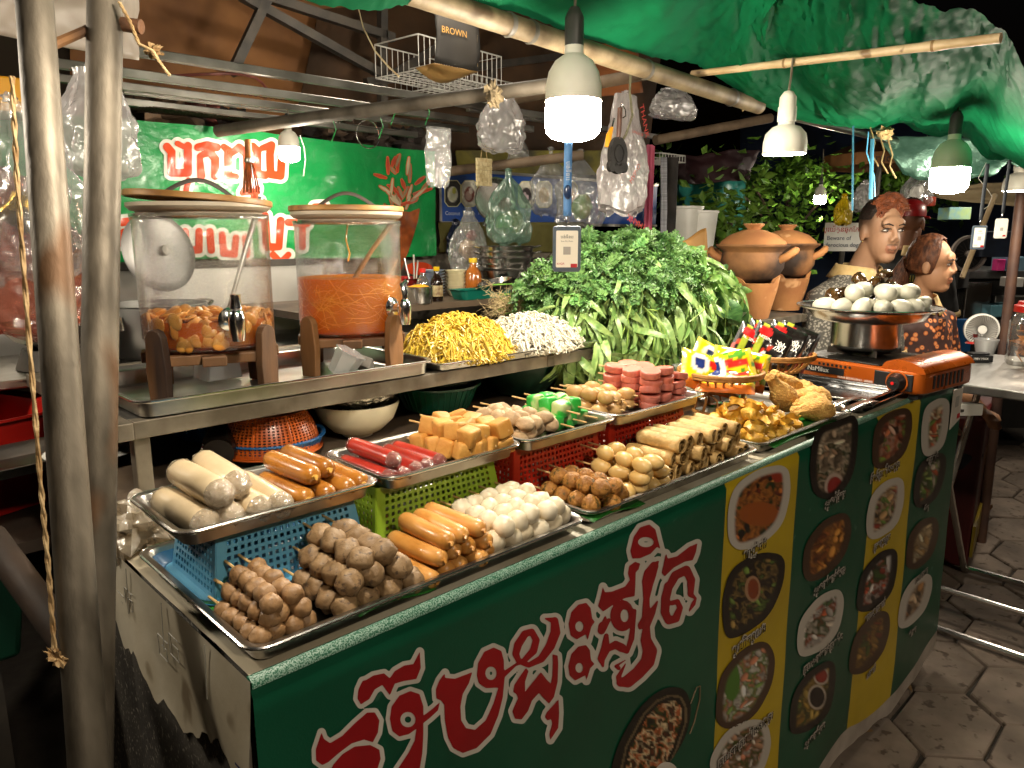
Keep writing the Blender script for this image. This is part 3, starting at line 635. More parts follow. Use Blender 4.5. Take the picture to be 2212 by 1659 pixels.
# ------------------------------------------------------------------ sausages and rolls
def sausage(name, r, l, mt, endm=None, bend=0, amp=.03, seed=0, tip=None, plastic=False, sq=.75):
    """thing prototype lying along y, centred; endm = wrapper material for gathered ends"""
    t = bpy.data.objects.new(name, None); COL.objects.link(t)
    prof = [(-.5, .05), (-.49, .45), (-.465, .78), (-.42, .95), (-.3, 1), (0, 1.02), (.3, 1), (.42, .95), (.465, .78), (.49, .45), (.5, .05)]
    mb = MB(); L = []
    for p, k in prof:
        ring = []
        for i in range(14):
            a = 2*math.pi*i/14; q = r*k*(1+amp*fbm(math.cos(a)*1.3+seed*5, p*6, math.sin(a)*1.3))
            if sq != 1: ca, sa = math.cos(a), math.sin(a); q *= (abs(ca)**2.6+abs(sa)**2.6)**(-1/2.6*(1-sq)*1.5)
            ring.append((q*math.cos(a)+bend*p*p*.02, p*l, q*math.sin(a)))
        L.append(ring)
    sweep(mb, L, True, True); o = mb.build('body', mt, t)
    if endm:
        for s in (-1, 1):
            e = MB(); LL = []
            for p, k in ((.40, 1.04), (.46, .9), (.495, .62), (.51, .3), (.525, .14), (.54, .2)):
                LL.append([(r*k*(1+(.10 if p > .45 else .02)*math.cos(i*math.pi*.9+seed))*math.cos(2*math.pi*i/18), s*p*l, r*k*(1+(.10 if p > .45 else .02)*math.sin(i*2.9+seed))*math.sin(2*math.pi*i/18)) for i in range(18)])
            sweep(e, LL, False, True); e.build('wrapper_end', endm, t)
    if tip:
        TIPM = tip; MB().tube([(0, -l*.49, 0), (.001, -l*.52, .001), (-.001, -l*.545, -.002)], [.004*r/.013, .003*r/.013, .0012], 6).build('knotted_tip', TIPM, t)
    return t
def lay(protos, spots, what, where, cat, group):
    first = set()
    for i, (x, y, z, rz, rx, lb) in enumerate(spots):
        p = protos[i % len(protos)]
        t = p if p.name not in first else dup(p)
        first.add(p.name); t.location = (x, y, z); t.rotation_euler = (rx, rnd.uniform(-.4, .4), rz); t['label'] = '%s, %s, %s' % (what, lb, where); t['category'] = cat; t['group'] = group
def rows(x0, x1, n, layers, y, z, dz, jz=.06, drop=1):
    out = []
    for L in range(layers):
        m = n-L*drop
        for i in range(m):
            x = x0+(x1-x0)*((i+.5+.5*L*drop)/n)
            out.append((x+rnd.uniform(-.0015, .0015), y+rnd.uniform(-.006, .006), z+L*dz, rnd.uniform(-jz, jz), rnd.uniform(-.03, .03), '%s from left, %s' % (ORD[i], 'top layer' if L == layers-1 else LAY[L])))
    return out
OS = M('orange_sausage', '#d69c55', '#c4853a', rough=.38, sc=30, bump=.08, bsc=120, rv=.1, coat=.2)
lay([sausage('sausage', .0112, .1, OS, None, .4, .04, s, OS) for s in range(3)], rows(.206, .326, 5, 3, .062, zt+.012, .019, .1), 'smooth orange sausage', 'between meatballs and white balls', 'sausage', 'orange sausages')
CLEAR = film('sausage_wrapper', (.95, .92, .88), .4, .45, 1.0, 140, .2, (.75, .66, .52))
WR = M('pale_pork_roll', '#d8c3a0', '#c9b28c', rough=.3, sc=20, bump=.06, bsc=100, rv=.07, coat=.25)
wr = [sausage('wrapped_roll', .0162, .125, WR, CLEAR, 0, .05, s, None, True, .6) for s in range(3)]
sp = [(.022, .197, zu+.018, .05, 0, 'far left on the tray floor'), (.052, .196, zu+.018, -.03, 0, 'second on the tray floor'), (.082, .195, zu+.018, .04, 0, 'third on the tray floor'), (.108, .192, zu+.018, -.05, 0, 'fourth on the tray floor'), (.0415, .2, zu+.0455, .02, 0, 'left one on top'), (.071, .215, zu+.046, -.06, 0, 'right one on top')]
lay(wr, sp, 'white wrapped pork roll', 'tray on the blue sieve', 'pork roll', 'white pork rolls')
BS = M('brown_sausage', '#b87a30', '#8f5518', rough=.28, sc=16, bump=.08, bsc=120, rv=.12, coat=.35)
bs = [sausage('sausage', .0125, .108, BS, None, .3, .04, s+3, M('sausage_skin_tip', '#d8a850', rough=.4)) for s in range(3)]
sp = [(.138, .195, zu+.016, .04, 0, 'far left on the tray floor'), (.166, .188, zu+.016, -.04, 0, 'second on the tray floor'), (.192, .190, zu+.016, .03, 0, 'third on the tray floor'), (.216, .196, zu+.016, .0, 0, 'far right on the tray floor'), (.150, .2, zu+.039, .05, 0, 'left one on top'), (.1775, .212, zu+.039, .02, 0, 'right one on top')]
lay(bs, sp, 'plump brown sausage', 'tray on the blue sieve', 'sausage', 'brown sausages')
RS = M('red_sausage', '#b03224', '#92241a', rough=.3, sc=24, bump=.06, bsc=120, rv=.12, coat=.4)
CL2 = film('red_sausage_wrapper', (.95, .8, .75), .45, .4, 1.0, 160, .18, (.6, .25, .2))
rs = [sausage('wrapped_sausage', .0108, .112, RS, CL2, 0, .03, s+6, None, True, .9) for s in range(2)]
sp = [(.254, .196, zu+.014, .05, 0, 'far left on the tray floor'), (.277, .19, zu+.014, -.02, 0, 'second on the tray floor'), (.300, .198, zu+.014, .02, 0, 'third on the tray floor'), (.322, .2, zu+.014, -.03, 0, 'fourth on the tray floor'), (.344, .205, zu+.014, .03, 0, 'far right on the tray floor'), (.268, .2, zu+.034, .0, 0, 'on top of the left ones')]
lay(rs, sp, 'red sausage in clear wrapper', 'tray on the lime sieve', 'sausage', 'red sausages')
# tofu, fish paste, green cubes, beige balls, pink patties
TF = M('fried_tofu', '#cf9a4c', '#bd8438', rough=.55, sc=40, bump=.25, bsc=200, rv=.1)
tfm = []
for s in range(3):
    me = ball_mesh('tofu_cube', .0135, TF, .03, 2, s, 20, 14, .3); tfm.append(me)
pile('tofu_skewer', 'skewer of golden tofu cubes', .364, .468, .238, zu+.018, 4, 2, .028, .022, tfm, 'tofu_cube', 4, .0285, stick_mesh(.1, .05), 'tray on the lime sieve', 'tofu skewers', .12)
FPm = M('fish_paste', '#c6a983', '#ab8d69', rough=.6, sc=70, bump=.5, bsc=160, rv=.08)
fp = [ball_mesh('fish_paste_ball', (.0125, .0155, .0115), FPm, .16, 2, s+50) for s in range(4)]
pile('fish_paste_skewer', 'skewer of rough beige fish paste', .487, .585, .255, zu+.015, 4, 2, .024, .019, fp, 'fish_paste_ball', 4, .029, stick_mesh(.1, .05), 'nearer red sieve tray', 'fish paste skewers', .12)
GC = M('green_rind_cube', '#2fae3e', '#b9c98a', rough=.4, sc=38, det=1, lo=.5, hi=.56, bump=.1)
gcm = [ball_mesh('green_cube', .0135, GC, .06, 1.6, s+60, 18, 12, .45) for s in range(3)]
pile('green_cube_skewer', 'skewer of bright green and cream cubes', .592, .682, .245, zu+.017, 3, 2, .026, .021, gcm, 'green_cube', 3, .029, stick_mesh(.1, .06), 'nearer red sieve tray', 'green cube skewers', .12)
OB = M('beige_oval_ball', '#cfa46a', '#b98b50', rough=.4, sc=50, bump=.15, rv=.08)
ob = [ball_mesh('beige_ball', (.0135, .0185, .0125), OB, .06, 1.5, s+70) for s in range(3)]
pile('beige_ball_skewer', 'skewer of oval beige balls', .706, .812, .255, zu+.016, 4, 2, .026, .02, ob, 'beige_ball', 3, .037, stick_mesh(.1, .06), 'farther red sieve tray', 'beige ball skewers', .1)
PK = M('pink_luncheon', '#d27a68', '#c46855', rough=.5, sc=40, bump=.15, bsc=200, rv=.08)
def patty_mesh():
    mb = MB(); L = []
    for k, z in ((.86, -.0068), (.96, -.0058), (1, -.003), (1, .003), (.96, .0058), (.86, .0068)):
        L.append([(.021*k*math.cos(2*math.pi*i/20), .0185*k*math.sin(2*math.pi*i/20), z) for i in range(20)])
    sweep(mb, L, True, True); me = mb.mesh('patty'); me.materials.append(PK); return me
pkm = [patty_mesh()]
for c_ in range(3):
    for L in range(5 if c_ < 2 else 4):
        t = skewer('patty_skewer', 'skewer of flat pink luncheon patties, %s stack from left, %s from bottom' % (ORD[c_], ORD[L]), (.836+.042*c_, .245, zu+.012+L*.0145), pkm, 'patty', 3, .040, stick_mesh(.1, .06) if c_+L == 0 else bpy.data.meshes['stick'], rnd.uniform(-.06, .06), .0, 'pink patty skewers', jit=.001)
        for o in t.children:
            if o.name.startswith('patty'): o.rotation_euler = (rnd.uniform(-.2, .2), rnd.uniform(-.2, .2), rnd.uniform(-.6, .6)); o.location.x += rnd.uniform(-.003, .003)
# spring rolls: rolled spiral ends
SR = M('spring_roll_skin', '#d0aa6c', '#b08a4e', rough=.6, sc=35, bump=.6, bsc=110, rv=.12, c3='#d9b980', sc3=60, f3=.6)
SRF = M('spring_roll_filling', '#7a5a34', '#4f3a20', rough=.8, sc=90, bump=.8)
def roll_proto(seed):
    t = bpy.data.objects.new('spring_roll', None); COL.objects.link(t); r = .0128; l = .086; mb = MB()
    def outer(a, b):
        th = a*2*math.pi; e = abs(2*b-1); q = r*(1-.10*max(0, e-.9)*10)*(1+.09*fbm(math.cos(th)*1.4+seed*3, b*5, math.sin(th)*1.4)+.04*max(0, math.cos(th-1-.3*b)))
        return (q*math.cos(th), (b-.5)*l*(1-.02*math.sin(th+seed)), q*math.sin(th))
    MB().grid(outer, 18, 13, True).build('wrapper', SR, t, thick=.0009)
    for s in (-1, 1):
        MB().grid(lambda a, b: (lambda th, q: (q*math.cos(th), s*l*(.492-.03*b), q*math.sin(th)))(a*9.5, r*(.2+.68*a)), 30, 2).build('spiral_end', SR, t, thick=.0009)
    MB().blob((0, 0, 0), (r*.8, l*.482, r*.8), 10, 8, .1, 3, seed).build('filling', SRF, t); return t
srp = [roll_proto(s) for s in range(4)]
sp = []
for row, (y, n, ly) in enumerate(((.072, 9, 3),)):
    for L in range(ly):
        for i in range(n-L):
            sp.append((.702+(i+.5*L+.5)*.0272+rnd.uniform(-.003, .003), y+rnd.uniform(-.011, .011), zt+.013+L*.0222, rnd.uniform(-.14, .14), rnd.uniform(-.05, .05), '%s from left, %s' % (ORD[i], LAY[L])))
lay(srp, sp, 'golden fried spring roll', 'middle tray', 'spring roll', 'spring rolls')
# fried wontons
WN = M('fried_wonton', '#d6a840', '#bb8626', rough=.45, sc=40, bump=.5, bsc=110, rv=.12)
def wonton(seed):
    t = bpy.data.objects.new('wonton', None); COL.objects.link(t)
    def body(a, b):
        th = a*2*math.pi; pl = math.cos(th*6+seed+b*2)
        if b < .62: ph = b/.62*2.5; q = .0215*math.sin(min(ph, 2.5)+.02)*(1+.07*pl*b+.3*fbm(math.cos(th)*1.6+seed, math.sin(th)*1.6, ph)); z = .014-.014*math.cos(ph)
        else: f = (b-.62)/.38; q = .0125+.0065*f*(1+.3*pl+.4*math.sin(th*2+seed)); z = .0252+.009*f+.003*math.sin(th*3+seed*2)*f
        return (q*math.cos(th), q*math.sin(th), z)
    MB().grid(body, 48, 16, True).build('pleated_pouch', WN, t); MB().lathe([(0, .026), (.012, .024)], 10).build('filling', SRF, t); return t
wp = [wonton(s) for s in range(4)]; k = 0
sp = []
for L, (nx, ny) in enumerate(((5, 4), (4, 3), (2, 2))):
    for i in range(nx):
        for j in range(ny):
            sp.append((1.01+L*.013+i*.034+rnd.uniform(-.006, .006), .04+L*.018+j*.036+rnd.uniform(-.006, .006), zt+.002+L*.018, rnd.uniform(0, 6), rnd.uniform(-.5, .5), '%s from left, %s from front, %s' % (ORD[i], ORD[j], LAY[L])))
lay(wp, sp, 'crisp yellow fried wonton', 'wonton heap', 'wonton', 'fried wontons')
# fried chicken drumsticks, breaded
CK = M('breaded_chicken', '#cc9c50', '#ad7c38', rough=.75, sc=50, bump=1.0, bsc=220, c3='#d9b060', sc3=120, f3=.55, rv=.1)
def drum(seed, l=.105):
    mb = MB(); L = []
    for p, k in ((0, .1), (.03, .6), (.12, .95), (.3, 1.1), (.5, .95), (.68, .62), (.85, .45), (.93, .5), (1, .2)):
        L.append([(lambda q: (q*math.cos(a), (p-.5)*l, q*math.sin(a)*.85))(.028*k*(1+.3*fbm(math.cos(a)*2+seed, p*5, math.sin(a)*2, 4))) for a in [2*math.pi*i/20 for i in range(20)]])
    sweep(mb, L, True, True); return mb
for i, (x, y, z, rz, rx, lb) in enumerate(((1.255, .05, .957, 1.2, 0, 'lying in front'), (1.30, .075, .96, 1.5, .1, 'behind the front one'), (1.345, .10, .965, 1.0, .15, 'right of the pile'), (1.265, .125, .985, 1.1, .85, 'standing up steeply on the left'), (1.33, .15, .99, 1.4, .6, 'topmost, leaning back'), (1.39, .15, .965, .9, .2, 'farthest right'))):
    thingm(drum(i*3.7), 'fried_chicken', 'breaded fried chicken piece, %s' % lb, 'fried chicken', CK, 'fried chicken pieces', loc=(x, y, z), rot=(rx, 0, rz))
# stacked empty trays and tongs before the stove
for k in range(2): tray('empty dark steel tray before the stove, %s of two' % ('lower' if k == 0 else 'upper'), 1.43+.012*k, 1.66+.012*k, .0+.01*k, .27+.01*k, CT+.004+.009*k, .02, .02, M('dark_tray', (.12, .12, .12), (.06, .06, .06), rough=.25, metal=1, sc=8))
tg = thing('tongs', 'steel tongs lying across the chicken tray rim', 'tongs', (1.43, .02, CT+.034), 0)
MB().grid(lambda a, b: (-.12+.15*a, .012*(b-.5)*2+.02, .004*math.sin(a*3)), 10, 3).build('arm', STEEL, tg, thick=.0016)
MB().grid(lambda a, b: (.03+.004*math.sin(a*3.1), .02-.04*a, -.016*(b)), 8, 3).build('bow', STEEL, tg, thick=.0016)
MB().grid(lambda a, b: (-.12+.15*a, .012*(b-.5)*2-.02, .004*math.sin(a*3)), 10, 3).build('arm', STEEL, tg, thick=.0016)

# ------------------------------------------------------------------ rattan baskets with noodle packets
RT1 = M('rattan', '#a8763c', '#84561f', rough=.5, sc=50, bump=.3, bsc=120)
def rattan(label, loc, r=.083, h=.036, leg=.045):
    t = thing('rattan_basket', label, 'basket', loc, 0, 'rattan stands'); N = 30
    sl = MB()
    for i in range(N):
        a = 2*math.pi*i/N; a2 = a+.12
        sl.tube([(r*.62*math.cos(a), r*.62*math.sin(a), leg), (r*.84*math.cos(a), r*.84*math.sin(a), leg+h*.45), (r*.98*math.cos(a), r*.98*math.sin(a), leg+h)], .0028, 5)
    for i in range(N):
        a = 2*math.pi*i/N; sm = MB().tube([(r*.62*math.cos(a), r*.62*math.sin(a), leg), (r*.84*math.cos(a), r*.84*math.sin(a), leg+h*.45), (r*.98*math.cos(a), r*.98*math.sin(a), leg+h)], .0028, 5).build('cane', RT1, t)
    def ring(nm, q, z, rr, twist=0):
        P = 72; mb = MB(); mb.tube([(q*math.cos(2*math.pi*k/P), q*math.sin(2*math.pi*k/P), z) for k in range(P+1)], [rr*(1+.18*(k % 2)) for k in range(P+1)], 6, False); mb.build(nm, RT1, t)
    ring('braided_rim', r, leg+h, .0045); ring('braided_rim', r*1.0, leg+h-.006, .004); ring('braided_band', r*.66, leg+.002, .0042); ring('base_ring', r*.6, .004, .0042)
    MB().lathe([(0, leg+.001), (r*.66, leg+.001), (r*.66, leg-.002), (0, leg-.002)], 30).build('woven_floor', RT1, t)
    for i in range(6):
        a = 2*math.pi*i/6
        MB().tube([(r*.6*math.cos(a-.12), r*.6*math.sin(a-.12), .003), (r*.55*math.cos(a-.05), r*.55*math.sin(a-.05), leg*.55), (r*.62*math.cos(a), r*.62*math.sin(a), leg)], .0032, 6).build('leg', RT1, t)
        MB().tube([(r*.6*math.cos(a+.5*math.sin(k*.52)), r*.6*math.sin(a+.5*math.sin(k*.52)), .004+leg*.42*(1-math.cos(k*.52))) for k in range(7)], .0024, 5).build('scroll', RT1, t)
    return t
rb1 = at(1556, 888, z=CT+.003); rb2 = at(1682, 848, z=CT+.003)
rattan('nearer rattan stand holding yellow noodle packets', (1.225, .25, CT+.004), .092, .04, .055); rattan('farther rattan stand holding black noodle packets', (1.52, .275, CT+.004), .1, .042, .058)
def packet(loc, rz, rx, seed, style, label, group, w=.085, h=.062, ry=0):
    t = thing('noodle_packet', label, 'packet', loc, 0, group); t.rotation_euler = (rx, ry, rz); n, m = 26, 18
    def f(a, b, s):
        e = min(1, min(a, 1-a)*9)*min(1, min(b, 1-b)*5); th = .011*e**.5*(1+.25*fbm(a*5+seed, b*5, s))
        cr = .0012*math.sin(b*60) if (a < .06 or a > .94) else 0
        return (w*(a-.5), s*(th+.0004)+cr, h*(b-.5))
    for s, nm in ((-1, 'front_film'), (1, 'back_film')):
        mb = MB().grid(lambda a, b: f(a, b, s), n, m); o = mb.build(nm, PRINTG, t)
        ab = np.array([(i/(n-1), j/(m-1)) for j in range(m) for i in range(n)]); a, b = ab[:, 0], ab[:, 1]
        if style == 'y':
            c = np.tile(np.array(col('#e6c912')), (n*m, 1)); nzv = vnoise(a*9, b*7, seed)
            c = np.where(((nzv > .62) & (a > .5))[:, None], np.array(col('#4f8a24')), c); c = np.where((b < .2)[:, None], np.array(col('#d8742a')), c)
            k = np.hypot((a-.32)/.2, (b-.66)/.26); c = np.where((k < 1)[:, None], np.array(col('#f2efe6')), c); c = np.where((k < .6)[:, None], np.array(col('#20306e')), c)
            c = np.where((np.abs(b-.68+.2*(a-.6)) < .1)[:, None] & (a > .48)[:, None] & (a < .9)[:, None], np.array(col('#c9281e')), c)
        else:
            c = np.tile(np.array(col('#14100e')), (n*m, 1)); nzv = vnoise(a*8, b*8, seed)
            c = np.where((nzv > .55)[:, None] & (b < .55)[:, None], np.array(col('#a8301c')), c); c = np.where((np.abs(a-.22) < .09)[:, None], np.array(col('#8f9a2c')), c)
            k = np.hypot((a-.25)/.16, (b-.8)/.13); c = np.where((k < 1)[:, None], np.array(col('#c41d1d')), c)
            k = np.hypot((a-.42)/.09, (b-.25)/.13); c = np.where((k < 1)[:, None], np.array(col('#e6e2d8')), c)
        c = np.where(((a < .05) | (a > .95))[:, None], c*.8+.08, c); paint(o, c)
    if style == 'k':
        textmesh('brand_word', 'NISSIN', .011, M('packet_white', '#f0ece4', rough=.3), t, plane((-.02, -.0128, .019), (1, 0, 0), (0, 0, 1)))
        textmesh('brand_sign', '激', .03, M('packet_white', '', rough=.3), t, plane((.022, -.0128, .012), (1, 0, 0), (0, 0, 1)))
    return t
for i, (dx, dy, dz, rz, rx, ry) in enumerate(((-.045, .01, .075, .9, -.5, .3), (-.01, -.02, .075, .5, -.45, -.25), (.035, -.025, .078, .35, -.35, .15), (.02, .03, .08, .8, -.3, .5), (-.03, -.03, .062, .4, -1.1, 0))):
    packet((1.225+dx, .25+dy, CT+.024+dz), rz-1.45, rx, i, 'y', 'yellow instant noodle packet, %s in the nearer rattan stand' % ['leftmost', 'middle front', 'right front', 'rear', 'lowest'][i], 'yellow noodle packets', .125, .09, ry)
for i, (dx, dy, dz, rz, rx, ry) in enumerate(((-.06, .03, .095, .6, -.5, .5), (-.03, .0, .098, .5, -.45, .45), (.005, -.02, .098, .4, -.4, .4), (.04, -.03, .095, .3, -.35, .35), (.01, .03, .1, .7, -.4, .3))):
    packet((1.52+dx, .275+dy, CT+.02+dz), rz-1.5, rx, i+9, 'k', 'black and red noodle packet, %s in the farther rattan stand' % ['leftmost', 'second from left', 'middle', 'rightmost', 'rear'][i], 'black noodle packets', .1, .12, ry)

# ------------------------------------------------------------------ gas stove, pot, platter, eggs, snails
OR = M('orange_enamel', '#c4601c', '#b25212', rough=.28, metal=.35, sc=10, coat=.5)
stv = thing('gas_stove', 'orange portable gas stove at the right end of the counter', 'stove', (1.815, .11, CT+.012), R(-97))
# local: +x along the front (front faces -y), width .34, depth .28
bd = MB(); sweep(bd, [[(x, y, z) for x, y in rrect(w, d, .022, 4)] for w, d, z in ((.32, .262, .006), (.336, .276, .012), (.338, .28, .02), (.336, .278, .058), (.322, .266, .064))], True, True); bd.build('body', OR, stv)
MB().box((-.165, -.13, .0645), (.055, .132, .068)).build('top_plate', M('stove_black', (.02, .02, .02), (.04, .035, .03), rough=.4, metal=.6, sc=20), stv, smooth=False, bev=.002)
cov = MB(); sweep(cov, [[(.062, -.132+0*k, .06), (.062, .134, .06)][:0] or [(x, y, z) for x, z in ((.062, .062), (.066, .082), (.08, .09), (.14, .088), (.162, .078), (.168, .06))] for y in (-.134, .136)]); 
cv = MB().grid(lambda a, b: (.062+.108*a, -.136+.272*b, .062+.03*max(0, math.sin(math.pi*min(1, max(0, a*1.0))))**.45*(1-.25*a)), 16, 4); cv.build('cartridge_cover', OR, stv)
for s in (-.136, .136):
    MB().add([(.062+.108*i/15, s, .062+.03*max(0, math.sin(math.pi*i/15))**.45*(1-.25*i/15)) for i in range(16)]+[(.17, s, .06), (.062, s, .06)], [tuple(range(18))]).build('cover_end', OR, stv, smooth=False)
for i in range(8): MB().box((.172, -.08+i*.022, .03), (.1735, -.07+i*.022, .055)).build('vent_slot', BLACKP, stv, smooth=False) if False else MB().box((.1685, -.09+i*.022, .02), (.1705, -.08+i*.022, .052)).build('vent_slot', BLACKP, stv, smooth=False)
for i in range(8): MB().lathe([(0, 0), (.0035, 0), (.0035, .002), (0, .002)], 10).move(Matrix.Translation((-.10+i*.012, -.1385, .052)) @ Matrix.Rotation(R(90), 4, 'X')).build('air_hole', BLACKP, stv)
MB().box((.05, -.1425, .014), (.145, -.1392, .056)).build('control_panel', BLACKP, stv, smooth=False, bev=.003)
MB().lathe([(0, 0), (.022, 0), (.021, .008), (.017, .014), (.016, .022), (0, .022)], 24).move(Matrix.Translation((.108, -.142, .034)) @ Matrix.Rotation(R(90), 4, 'X')).build('knob', M('knob_black', (.015, .015, .015), rough=.3), stv)
MB().lathe([(.0235, 0), (.027, 0), (.027, .0025), (.0235, .0025)], 26, closed=True).move(Matrix.Translation((.108, -.1425, .034)) @ Matrix.Rotation(R(90), 4, 'X')).build('knob_ring', OR, stv)
MB().box((.098, -.167, .0325), (.119, -.163, .0365)).build('knob_grip', BLACKP, stv, smooth=False)
MB().lathe([(0, 0), (.004, 0), (.004, .002), (0, .002)], 12).move(Matrix.Translation((.108, -.1655, .034)) @ Matrix.Rotation(R(90), 4, 'X')).build('red_dot', M('red_dot', '#d01818', rough=.4), stv)
MB().box((-.14, -.1412, .028), (-.03, -.1392, .046)).build('badge', BLACKP, stv, smooth=False)
textmesh('brand_name', 'NaMilux', .018, M('badge_white', '#e8e4dc', rough=.4), stv, plane((-.102, -.1416, .037), (1, 0, 0), (0, 0, 1)))
textmesh('maker_name', 'ASAHI SEISAKUSHO - JAPAN', .0075, M('badge_white', '', rough=.4), stv, plane((.0, -.1402, .024), (1, 0, 0), (0, 0, 1)))
for x in (-.14, .14):
    for y in (-.11, .11): MB().box((x-.012, y-.012, -.006), (x+.012, y+.012, .007)).build('foot', BLACKP, stv, smooth=False)
for i in range(4):
    a = R(45+90*i); p = (-.055, 0)
    MB().bar((p[0]+.03*math.cos(a), p[1]+.03*math.sin(a), .074), (p[0]+.095*math.cos(a), p[1]+.095*math.sin(a), .082), .004, .016).build('pan_support', DARKMET, stv, smooth=False)
MB().lathe([(.02, .066), (.034, .067), (.034, .076), (.028, .079), (0, .079)], 24, (-.055, 0, 0)).build('burner', DARKMET, stv)
PX, PY = 1.822, .165
pot = thing('steel_pot', 'shiny low steel pot on the orange gas stove', 'pot', (PX, PY, 1.018))
MB().lathe([(0, 0), (.078, 0), (.084, .004), (.0865, .012), (.0865, .07), (.089, .074), (.0855, .074), (.084, .012), (0, .005)], 40).build('body', STEEL, pot)
pla = thing('steel_platter', 'wide round steel platter of eggs and snails on the pot', 'platter', (PX, PY, 1.1065))
MB().lathe([(0, -.004), (.1, -.004), (.13, .004), (.15, .021), (.176, .0245), (.18, .0265), (.182, .025), (.177, .0215), (.153, .016), (.138, -.006), (.11, -.014), (0, -.014)], 64).build('dish', STEEL, pla)
MB().lathe([(.18, .024), (.1825, .026), (.18, .028), (.1775, .026)], 64, closed=True).build('rolled_rim', CHROME, pla)
EG = M('duck_egg', '#bdb9a8', '#aeab9a', rough=.35, sc=30, bump=.05, bsc=300, rv=.06)
def egg_mesh():
    mb = MB().blob((0, 0, 0), (.0235, .0235, .0315), 18, 14); mb.v = [(x*(1-.16*z/.0315), y*(1-.16*z/.0315), z) for x, y, z in mb.v]
    me = mb.mesh('duck_egg'); me.materials.append(EG); me.polygons.foreach_set('use_smooth', [True]*len(me.polygons)); return me
em = egg_mesh(); egs = []
cr, cf = Vector((.7193, -.6947, 0)), Vector((.6947, .7193, 0))      # sideways and away, seen from the street
def pp(s, f, z): q = Vector((PX, PY, 1.104))+cr*s+cf*f; return (q.x, q.y, q.z+z)
fr = [(-.125, -.02), (-.10, -.065), (-.055, -.08), (-.005, -.09), (.045, -.085), (.085, -.06), (.125, -.03), (-.075, -.03), (-.03, -.045), (.02, -.05), (.07, -.02)]
up2 = [(-.062, -.045, .04), (-.025, -.01, .044), (.012, -.06, .042), (.05, -.025, .036), (.088, -.04, .04)]
for i, (s, f) in enumerate(fr): egs.append((pp(s, f, .03), '%s from the left on the dish' % ORD[i]))
for i, (s, f, z) in enumerate(up2): egs.append((pp(s, f, .03+z*.92), '%s from the left, resting on the others' % ORD[i]))
for i, (p, lb) in enumerate(egs):
    o = bpy.data.objects.new('duck_egg', em); COL.objects.link(o); o.location = p; o.rotation_euler = (rnd.choice((1.3, 1.5, 1.1, .7)), rnd.uniform(-.4, .4), rnd.uniform(0, 6)); tagp(o, 'pale duck egg, '+lb, 'egg', 'duck eggs')
SN = M('snail_shell', '#2a1a0e', '#4a3216', rough=.16, sc=30, coat=.6, stretch=(1, 1, 3))
def snail(seed):
    mb = MB(); pts = []; rs = []
    for k in range(34):
        t = k/33; a = t*4.6*math.pi; q = .017*(1-t)**1.1+.0008; pts.append((q*math.cos(a), q*math.sin(a), .016*t+.004)); rs.append(.0145*(1-t)**1.05+.0007)
    mb.tube(pts, rs, 10); return mb
sm_ = snail(0).mesh('snail'); sm_.materials.append(SN); sm_.polygons.foreach_set('use_smooth', [True]*len(sm_.polygons))
spots = [(-.085, .02, .03), (-.045, .05, .035), (0, .03, .05), (.03, .06, .045), (.06, .04, .055), (.1, .03, .03), (.02, .01, .07), (-.02, .03, .075), (.045, .02, .082), (.075, .06, .05), (-.11, .02, .012), (.125, .02, .01)]
for i, (s, f, z) in enumerate(sorted(spots)):
    o = bpy.data.objects.new('snail', sm_); COL.objects.link(o); o.location = pp(s, f, z+.01); o.rotation_euler = (rnd.uniform(-1, 1), rnd.uniform(-1, 1), rnd.uniform(0, 6)); o.scale = (1.15,)*3
    tagp(o, 'dark glossy snail shell, %s from left in the heap behind the eggs' % ORD[i], 'snail', 'snails')
# ------------------------------------------------------------------ raised shelf behind the trays
SH = 1.045
IRON = M('rusty_square_tube', '#8a8172', '#5e5548', rough=.5, metal=.6, sc=12, bump=.2, bsc=70, c3='#5a3018', sc3=9, f3=.66)
shf = thing('metal_shelf', 'raised square-tube metal shelf behind the front trays', 'shelf', (0, 0, 0))
MB().bar((.085, .575, SH-.014), (2.30, .575, SH-.014), .024, .028).build('front_beam', IRON, shf, smooth=False, bev=.002)
MB().bar((.085, 1.12, SH-.014), (2.30, 1.12, SH-.014), .024, .028).build('rear_beam', IRON, shf, smooth=False, bev=.002)
for x in (.073, 1.0, 2.312): MB().bar((x, .56, SH-.014), (x, 1.135, SH-.014), .024, .0275).build('cross_beam', IRON, shf, smooth=False, bev=.002)
for x in (.10, 1.245, 2.27):
    for y in (.59, 1.105): MB().bar((x, y, CT-.003), (x, y, SH-.028), .024).build('leg', IRON, shf, smooth=False, bev=.002)
MB().box((.086, .588, SH-.006), (2.298, 1.107, SH-.0015)).build('deck', M('dull_sheet_metal', (.2, .19, .17), (.12, .11, .1), rough=.45, metal=.7, sc=7), shf, smooth=False)
tray('deep worn steel tray under the two juice dispensers', .088, .655, .548, .86, SH+.0005, .030, .03, name='dispenser_tray')
tray('shallow steel tray of noodles in front of the greens', .66, 1.20, .55, .83, SH+.0005, .018, .022, name='noodle_tray')

